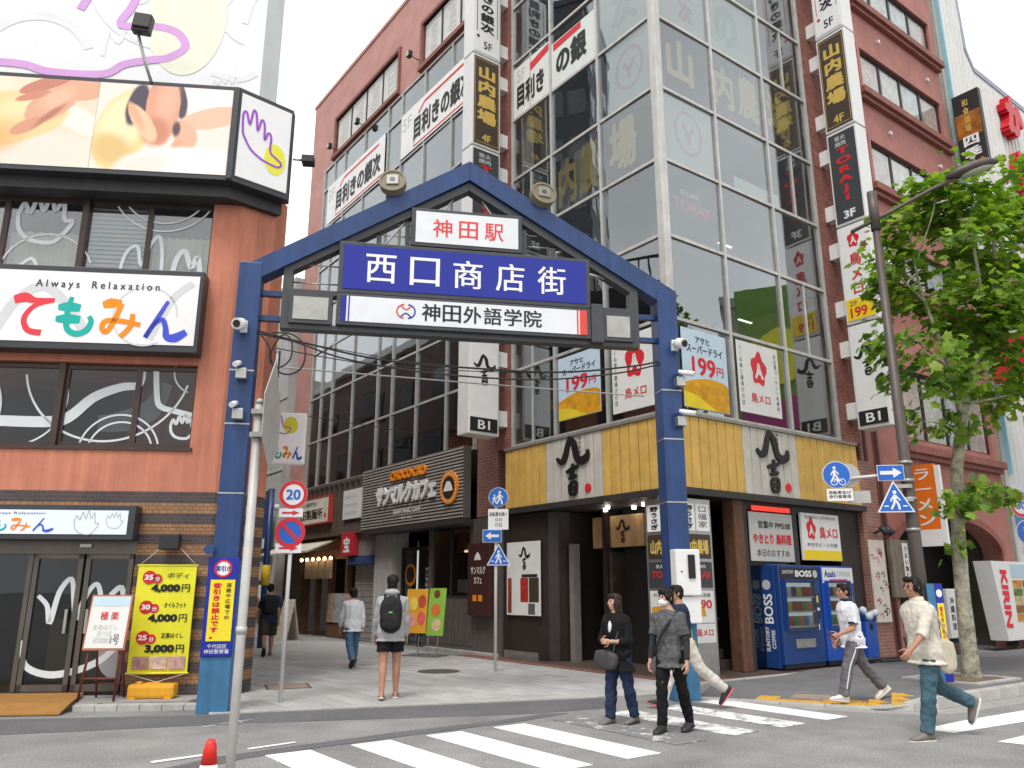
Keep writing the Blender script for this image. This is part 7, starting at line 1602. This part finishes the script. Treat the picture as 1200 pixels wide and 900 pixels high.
        for q, ln in zip((-1.5, -.5, .5, 1.5), (.036, .044, .046, .04)):
            b0 = wr[k]+d*.048*s+fwd*q*.0115*s; b1 = b0+(d*.85+inn*.35)*ln*.5*s; b2 = b1+(d*.45+inn*.8)*ln*.45*s
            body.tube([b0, b1, b2], [.0056*s, .0052*s, .0044*s], 7); body.ell(b2, (.0045*s,)*3, 6)
        tb = wr[k]+d*.015*s+fwd*.018*s; body.tube([tb, tb+(d*.5+fwd*.7+inn*.2)*.026*s, tb+(d*.9+fwd*.55+inn*.5)*.045*s], [.0068*s, .0062*s, .005*s], 7)
    # head
    hc = tp((0, -.012*s, .928*s)); HM = Matrix.Translation(hc) @ Matrix.Rotation(R(yaw), 4, 'Z') @ Matrix.Rotation(R(nod), 4, 'X'); hq = HM.to_3x3(); g = s/1.7*.97
    E = lambda mb, c, r_: mb.ell(HM @ Vector((c[0]*g, c[1]*g, c[2]*g)), (r_[0]*g, r_[1]*g, r_[2]*g), 16, rot=hq)
    body.tube([tp((0, .008*s, .835*s)), hc+Vector((0, .01, -.06*g))], [.034*s, .031*s], 12)
    E(body, (0, .012, .025), (.074, .092, .088)); E(body, (0, -.02, -.045), (.058, .066, .068)); E(body, (0, -.045, -.085), (.03, .03, .026)); E(body, (0, -.092, -.018), (.012, .02, .02)); E(body, (0, -.082, .005), (.009, .014, .03)); E(body, (0, -.084, -.058), (.022, .01, .009))
    for k in (-1, 1): E(body, (k*.077, .012, -.008), (.011, .022, .032)); E(body, (k*.042, -.062, -.02), (.024, .022, .026))
    bo = part('body', fuse(body, .0072*s/1.65, 2), skin, t)
    for k in (-1, 1):
        e = MB(); E(e, (k*.031, -.079, .004), (.0125, .006, .006)); part('eye', e, m_eye, bo); e = MB(); E(e, (k*.031, -.08, .022), (.018, .007, .0035)); part('eyebrow', e, hairm, bo)
    e = MB(); E(e, (0, -.093, -.059), (.02, .005, .0055)); part('mouth', e, m_lip, bo)
    # hair
    hb = MB(); E(hb, (0, .022, .042), (.083, .094, .082)); E(hb, (0, .05, -.005), (.078, .062, .075))
    if hair == 'short': E(hb, (0, -.035, .09), (.062, .05, .034)); [E(hb, (k*.07, .0, .03), (.016, .035, .045)) for k in (-1, 1)]; E(hb, (0, .06, -.05), (.06, .04, .04))
    elif hair == 'bob': E(hb, (0, .045, -.13), (.095, .06, .06)); [E(hb, (k*.078, .0, -.09), (.022, .05, .07)) for k in (-1, 1)]; E(hb, (0, -.055, .078), (.064, .036, .034)); [E(hb, (k*.068, .0, -.04), (.024, .06, .09)) for k in (-1, 1)]; E(hb, (0, .062, -.07), (.076, .05, .085))
    elif hair == 'shag': E(hb, (0, -.05, .085), (.066, .042, .036)); [E(hb, (k*.07, .005, .0), (.02, .05, .06)) for k in (-1, 1)]; E(hb, (0, .062, -.065), (.068, .046, .06))
    elif hair == 'pixie': E(hb, (0, -.058, .068), (.068, .036, .04)); [E(hb, (k*.066, -.01, .01), (.022, .05, .05)) for k in (-1, 1)]; E(hb, (0, .058, -.055), (.064, .044, .05))
    elif hair == 'beanie': E(hb, (0, .012, .07), (.09, .102, .085)); E(hb, (0, .056, -.04), (.07, .046, .05))
    part('hair', fuse(hb, .0065, 1, .011, 48, .3, seed), hairm, t)
    # clothes
    tb_ = MB(); torso(tb_, .014*wide, hem, .845, wide, .026)
    tb_v = [r_ for r_ in TR_]
    for k in (-1, 1):
        if sleeve > 0:
            inf = .013*wide; tb_.ell(sh[k], (.031*s+inf,)*3, 12)
            if sleeve <= 1: e_ = sh[k]+(el[k]-sh[k])*sleeve; tb_.tube([sh[k], e_], [.031*s+inf, .029*s+inf*1.15], 12)
            else:
                e_ = el[k]+(wr[k]-el[k])*(sleeve-1); tb_.tube([sh[k], el[k]], [.03*s+inf, .025*s+inf], 12); tb_.ell(el[k], (.025*s+inf,)*3, 10); tb_.tube([el[k], e_], [.024*s+inf, .019*s+inf], 12)
    tm = fuse(tb_, .010, 3, .013, 13, .55, seed); upper = part('top', tm, top, t)
    bb = MB(); torso(bb, .006, .455, .53)
    for k in (-1, 1):
        wdn = .011*tight
        if blen <= .55: e_ = hip[k]+(kn[k]-hip[k])*blen*1.8; bb.tube([hip[k]+Vector((0, 0, .03*s)), e_], [.054*s+wdn, .05*s+wdn*1.8], 14)
        else:
            bb.tube([hip[k]+Vector((0, 0, .03*s)), (hip[k]+kn[k])/2, kn[k]], [.054*s+wdn, .047*s+wdn, .037*s+wdn], 14); bb.ell(kn[k], (.0375*s+wdn,)*3, 10)
            e_ = kn[k]+(an[k]-kn[k])*blen; bb.tube([kn[k], (kn[k]+e_)/2+Vector((0, .006, 0)), e_], [.037*s+wdn, .035*s+wdn*1.15, .028*s+wdn*1.5], 14)
    part('shorts' if blen <= .55 else 'trousers', fuse(bb, .010, 3, .013, 14, 1.1, seed+3), bottom, t)
    # shoes
    if shoe:
        for k in (-1, 1):
            f0 = foot[k][1]; fd = Vector((0, -math.cos(f0), -math.sin(f0))); fu = Vector((0, -math.sin(f0), math.cos(f0))); b = an[k]
            if shoe[0] == 'sandal':
                sb_ = MB().loft([(b-fd*.05*s-fu*.043*s, (.02*s, 0, 0), fu*.006*s), (b+fd*.03*s-fu*.043*s, (.027*s, 0, 0), fu*.006*s), (b+fd*.115*s-fu*.043*s, (.025*s, 0, 0), fu*.006*s)], 12); o_ = part('sandal', sb_, shoe[1], t)
                part('strap', MB().loft([(b+fd*.055*s-fu*.026*s, (.031*s, 0, 0), fu*.02*s), (b+fd*.08*s-fu*.03*s, (.03*s, 0, 0), fu*.015*s)], 12), shoe[2], o_)
            else:
                sh_ = MB().loft([(b-fd*.045*s-fu*.02*s, (.013*s, 0, 0), fu*.024*s), (b-fd*.025*s-fu*.012*s, (.024*s, 0, 0), fu*.032*s), (b+fd*.02*s-fu*.014*s, (.025*s, 0, 0), fu*.03*s), (b+fd*.065*s-fu*.026*s, (.029*s, 0, 0), fu*.019*s), (b+fd*.1*s-fu*.031*s, (.026*s, 0, 0), fu*.014*s), (b+fd*.122*s-fu*.034*s, (.012*s, 0, 0), fu*.008*s)], 14)
                o_ = part('shoe', sh_, shoe[1], t)
                part('sole', MB().loft([(b-fd*.05*s-fu*.043*s, (.016*s, 0, 0), fu*.007*s), (b-fd*.02*s-fu*.043*s, (.027*s, 0, 0), fu*.0075*s), (b+fd*.06*s-fu*.044*s, (.031*s, 0, 0), fu*.0075*s), (b+fd*.105*s-fu*.044*s, (.027*s, 0, 0), fu*.007*s), (b+fd*.127*s-fu*.043*s, (.012*s, 0, 0), fu*.006*s)], 14), shoe[2], o_)
    return t, dict(tp=tp, sh=sh, el=el, wr=wr, hd=hd_, HM=HM, g=g, E=E, hip=hip, kn=kn, an=an, s=s, T=T, up=upper, body=bo)
def strap(t, pts, r, m, name='strap'):
    P, _ = catmull(pts, [1]*len(pts), 5); return part(name, MB().tube(P, r, 6), m, t)
def softbox(c, rx, ry, rz_, M=None, n=3.2, fold=.006, seed=0, voxel=.012):
    mb = MB(); K = 8; rr = []
    for i in range(K+1):
        u = -1+2*i/K; f = (1-abs(u)**n)**(1/n) if abs(u) < 1 else .0; f = max(f, .25)
        rr.append(((0, 0, u*rz_), (rx*f, 0, 0), (0, ry*f, 0)))
    mb.loft(rr, 18, sq=3.2); mb.tf(Matrix.Translation(c) @ (M or Matrix.Identity(4)))
    return fuse(mb, voxel, 3, fold, 14, .8, seed)
c_black = cloth('black', (.01, .0095, .01)); c_denim = cloth('denim_dark', (.02, .033, .075)); c_grey = cloth('grey_pattern', (.1, .1, .105), var=.5, sc=28); c_dk = cloth('charcoal', (.03, .03, .033)); c_navy = cloth('navy', (.02, .028, .06)); c_cream = cloth('cream_trousers', (.55, .52, .47)); c_white = cloth('white', (.68, .69, .73)); c_track = cloth('grey_track', (.13, .125, .14)); c_shirt = cloth('ivory_shirt', (.6, .56, .48)); c_jean = cloth('teal_jeans', (.055, .11, .14), var=.4, sc=5); c_hood = cloth('hoodie_grey', (.36, .36, .365)); c_blue = cloth('blue_jeans', (.07, .13, .23), var=.4); c_olive = cloth('dark_olive', (.045, .045, .03)); c_rust = cloth('rust_tee', (.3, .13, .1)); c_green = cloth('green_skirt', (.07, .11, .07))
c_bag = mat('bag_dark', (.05, .047, .05), .55, var=.2, scale=12, bump=.2, bscale=90); c_tote = cloth('tote', (.52, .47, .36)); c_yel = cloth('yellow_bag', (.6, .4, .04)); c_pack = cloth('pack_black', (.022, .022, .024)); sh_b = plain('shoe_black', (.025, .025, .026), .5); sh_w = plain('shoe_white', (.62, .61, .58), .5); sh_g = plain('shoe_grey', (.17, .15, .13), .6); sole_w = plain('sole_white', (.6, .58, .53), .7); sole_k = plain('sole_black', (.02, .02, .02), .7)

# woman in black cardigan
t, p = person('woman in black cardigan and dark jeans with a handbag on the crossing', 1.33, 10.42, -50, 1.555, c_black, c_denim, {-1: (10, 6, 0), 1: (-9, 6, 4)}, {-1: (6, 84, 16, 62), 1: (4, 86, 14, 66)}, hair='bob', hairm=m_hairn, sleeve=1.55, hem=.4, wide=1.12, yaw=-14, shoe=('shoe', sh_g, sole_k), female=True, seed=2, tight=1.35)
mb = MB(); mb.ell(p['tp']((0, -.073*p['s'], .735*p['s'])), (.042, .03, .09), 12); part('white_top', fuse(mb, .01, 2), c_white, t)
bagM = Matrix.Rotation(R(6), 4, 'Y'); bc = p['tp']((-.06, -.17, .49*p['s'])); part('handbag', softbox(bc, .19, .06, .12, bagM, seed=3), c_bag, t)
strap(t, [bc+Vector((.13, 0, .1)), p['tp']((.1, -.13, .66*p['s'])), p['sh'][1]+Vector((-.01, -.0, .045)), p['tp']((.1, .12, .66*p['s'])), bc+Vector((.15, .06, .1))], .012, c_bag)
part('watch', MB().tube([p['wr'][1]-p['hd'][1]*.03, p['wr'][1]-p['hd'][1]*.01], .031, 12), m_steel, t)
# masked woman
t, p = person('woman in grey patterned top and black trousers wearing a white face mask', 1.86, 9.82, -38, 1.615, c_grey, c_black, {-1: (12, 8, 0), 1: (-12, 10, 10)}, {-1: (2, 12, 9), 1: (-4, 16, 11)}, hair='pixie', sleeve=.75, hem=.44, yaw=-22, shoe=('shoe', sh_b, sole_k), female=True, seed=5, tight=.7)
for k in (-1, 1): part('under_sleeve', fuse(MB().tube([p['sh'][k], p['el'][k]], [.045, .045], 12).ell(p['el'][k], (.045,)*3, 10).tube([p['el'][k], p['el'][k]*.12+p['wr'][k]*.88], [.044, .034], 12), .01, 2, .004, 16), c_dk, t)
mk = MB(); p['E'](mk, (0, -.045, -.055), (.064, .066, .05)); part('face_mask', fuse(mk, .006, 2), plain('mask_white', (.78, .79, .8), .8), t)
for k in (-1, 1): strap(t, [p['HM'] @ Vector((k*.055*p['g'], -.04*p['g'], -.035*p['g'])), p['HM'] @ Vector((k*.085*p['g'], .02*p['g'], .0))], .003, sole_w, 'mask_loop')
strap(t, [p['sh'][1]+Vector((-.02, -.02, .06)), p['tp']((.03, -.145, .72*p['s'])), p['tp']((-.07, -.15, .62*p['s'])), p['tp']((-.17, -.06, .52*p['s'])), p['tp']((-.16, .1, .56*p['s'])), p['tp']((0, .15, .7*p['s'])), p['sh'][1]+Vector((-.02, .04, .06))], .017, c_dk)
# man in navy polo behind the post
t, p = person('man in navy polo and cream trousers striding behind the two women', 2.42, 11.75, -82, 1.7, c_navy, c_cream, {-1: (24, 4, -12), 1: (-30, 22, 48)}, {-1: (-20, 20, 8), 1: (24, 42, 8)}, hair='short', sleeve=.8, hem=.47, yaw=0, lean=5, shoe=('shoe', sh_b, plain('sole_pink', (.7, .1, .16), .6)), seed=7, tight=1.3, skin=m_skin_t)
part('shoulder_bag', softbox(p['tp']((.13, .02, .5*p['s'])), .05, .1, .12, seed=2), c_yel, t); strap(t, [p['tp']((.15, .02, .57*p['s'])), p['sh'][1]+Vector((.02, 0, .05)), p['tp']((.1, .1, .6*p['s'])), p['tp']((.15, .05, .56*p['s']))], .008, c_yel)
# man in white T-shirt
t, p = person('man in white T-shirt and grey striped track trousers walking past the machines', 4.95, 12.1, -84, 1.67, c_white, c_track, {1: (24, 10, -8), -1: (-26, 14, 34)}, {1: (8, 62, 6), -1: (-14, 50, 8)}, hair='short', sleeve=.78, hem=.455, wide=1.1, lean=5, yaw=4, shoe=('shoe', sh_w, sole_w), seed=9, tight=1.5, zg=.02, skin=m_skin_t)
for k in (-1, 1): part('cuff_trim', MB().tube([p['sh'][k]+(p['el'][k]-p['sh'][k])*.71, p['sh'][k]+(p['el'][k]-p['sh'][k])*.8], .066, 14), c_navy, t)
part('collar', MB().tube([p['tp']((0, .004, .845*p['s'])), p['tp']((0, .006, .872*p['s']))], [.082, .072], 14), c_navy, t)
for k in (-1, 1):
    o = Vector((k*.062, 0, 0)); strap(t, [p['hip'][k]+Vector((k*.083, 0, .0)), (p['hip'][k]+p['kn'][k])/2+Vector((k*.093, 0, 0)), p['kn'][k]+Vector((k*.08, 0, 0)), p['an'][k]+Vector((k*.066, 0, .02))], .009, c_white, 'side_stripe')
part('phone', MB().box(-.035, .035, -.006, .006, -.07, .07, b=.004).tf(Matrix.Translation(p['wr'][1]+p['hd'][1]*.1+Vector((-.02, -.01, .01))) @ Matrix.Rotation(R(60), 4, 'X')), sh_b, t)
# man in ivory shirt, nearest on the right
t, p = person('man in ivory shirt and teal jeans with a tote bag stepping onto the crossing', 4.68, 9.45, -80, 1.765, c_shirt, c_jean, {1: (13, 3, 0), -1: (-24, 42, 62)}, {1: (30, 18, 12), -1: (-22, 16, 8)}, hair='shag', sleeve=1.12, hem=.455, wide=1.16, lean=4, yaw=4, shoe=('shoe', sh_g, sole_w), seed=11, tight=1.35, skin=m_skin_t)
g = p['g']; gl_ = MB()
for k in (-1, 1): gl_.tube([p['HM'] @ Vector((k*.031*g+.02*g*math.cos(a*math.pi/5), -.088*g, .003*g+.015*g*math.sin(a*math.pi/5))) for a in range(11)], .0018, 5); gl_.tube([p['HM'] @ Vector((k*.052*g, -.086*g, .005*g)), p['HM'] @ Vector((k*.078*g, .01*g, .005*g))], .002, 5)
part('glasses', gl_, sh_b, t)
part('tote_bag', softbox(p['tp']((.16, .13, .5*p['s'])), .028, .12, .19, seed=6), c_tote, t)
strap(t, [p['tp']((.17, .06, .6*p['s'])), p['sh'][1]+Vector((.03, -.01, .07)), p['tp']((.17, .2, .6*p['s']))], .011, c_tote)
mb = MB(); mb.loft([(p['tp']((0, .0, .828*p['s'])), (.098, 0, 0), (0, .088, 0)), (p['tp']((0, .006, .858*p['s'])), (.078, 0, 0), (0, .075, 0)), (p['tp']((0, .008, .868*p['s'])), (.07, 0, 0), (0, .068, 0))], 18); part('collar', mb, c_shirt, t)
for k in (-1, 1): e_ = p['el'][k]+(p['wr'][k]-p['el'][k])*.1; part('rolled_cuff', fuse(MB().tube([e_-(p['wr'][k]-p['el'][k])*.16, e_+(p['wr'][k]-p['el'][k])*.1], [.062, .06], 14), .01, 1, .006, 25), c_shirt, t)
# man in grey hoodie from behind
t, p = person('man in grey hoodie and black shorts seen from behind with black backpack', -1.83, 12.55, 186, 1.76, c_hood, c_black, {-1: (7, 4, 0), 1: (-8, 8, 12)}, {-1: (4, 18, 8), 1: (4, 22, 8)}, hair='beanie', sleeve=1.85, hem=.46, wide=1.18, lean=3, shoe=('sandal', sh_w, sh_g), seed=13, blen=.36, tight=1.1, skin=m_skin_t)
mb = MB(); mb.ell(p['tp']((0, .055, .86*p['s'])), (.12, .075, .06), 14); mb.ell(p['tp']((0, .0, .868*p['s'])), (.1, .085, .04), 14); part('hood', fuse(mb, .011, 3, .006, 14), c_hood, t)
bp = part('backpack', softbox(p['tp']((0, .2, .675*p['s'])), .165, .1, .27, seed=8, fold=.01), c_pack, t); part('pocket', softbox(p['tp']((0, .29, .62*p['s'])), .12, .04, .13, seed=9), c_pack, bp); part('tag', MB().box(-.025, .025, -.002, .004, -.008, .008).tf(Matrix.Translation(p['tp']((.0, .34, .69*p['s'])))), plain('tag_green', (.2, .7, .1), .5), bp)
for k in (-1, 1): strap(bp, [p['tp']((k*.1, .14, .8*p['s'])), p['tp']((k*.1, .03, .845*p['s'])), p['tp']((k*.11, -.1, .77*p['s'])), p['tp']((k*.12, -.06, .62*p['s'])), p['tp']((k*.12, .12, .56*p['s']))], .022, c_pack)
# man in white shirt from behind
t, p = person('man in white long sleeved shirt and blue jeans walking up the alley', -3.35, 17.45, 205, 1.63, c_white, c_blue, {-1: (16, 8, -4), 1: (-20, 26, 40)}, {-1: (-10, 14, 8), 1: (12, 16, 10)}, hair='shag', sleeve=1.85, hem=.45, wide=1.15, lean=4, shoe=('shoe', sh_g, sole_k), seed=15, tight=1.3)
# man with dark backpack further up
t, p = person('man in dark T-shirt and olive shorts with backpack far up the alley', -5.98, 20.35, 200, 1.74, c_navy, c_olive, {-1: (14, 8, -4), 1: (-18, 30, 40)}, {-1: (-14, 14, 8), 1: (14, 18, 10)}, hair='short', sleeve=.8, hem=.46, wide=1.15, shoe=('shoe', sh_g, sole_k), seed=17, blen=.55, tight=1.8, skin=m_skin_t)
part('backpack', softbox(p['tp']((0, .17, .69*p['s'])), .15, .08, .22, seed=18, voxel=.016), c_pack, t)
# passer-by in rust tee
t, p = person('passer-by in rust coloured top and dark green trousers deep in the alley', -8.05, 25.4, 195, 1.6, c_rust, c_green, {-1: (10, 6, 0), 1: (-12, 14, 20)}, {-1: (-8, 14, 8), 1: (8, 16, 8)}, hair='bob', sleeve=.9, hem=.46, wide=1.1, shoe=('shoe', sh_b, sole_k), seed=19, tight=1.8, female=True)

bpy.data.scenes.remove(TS)
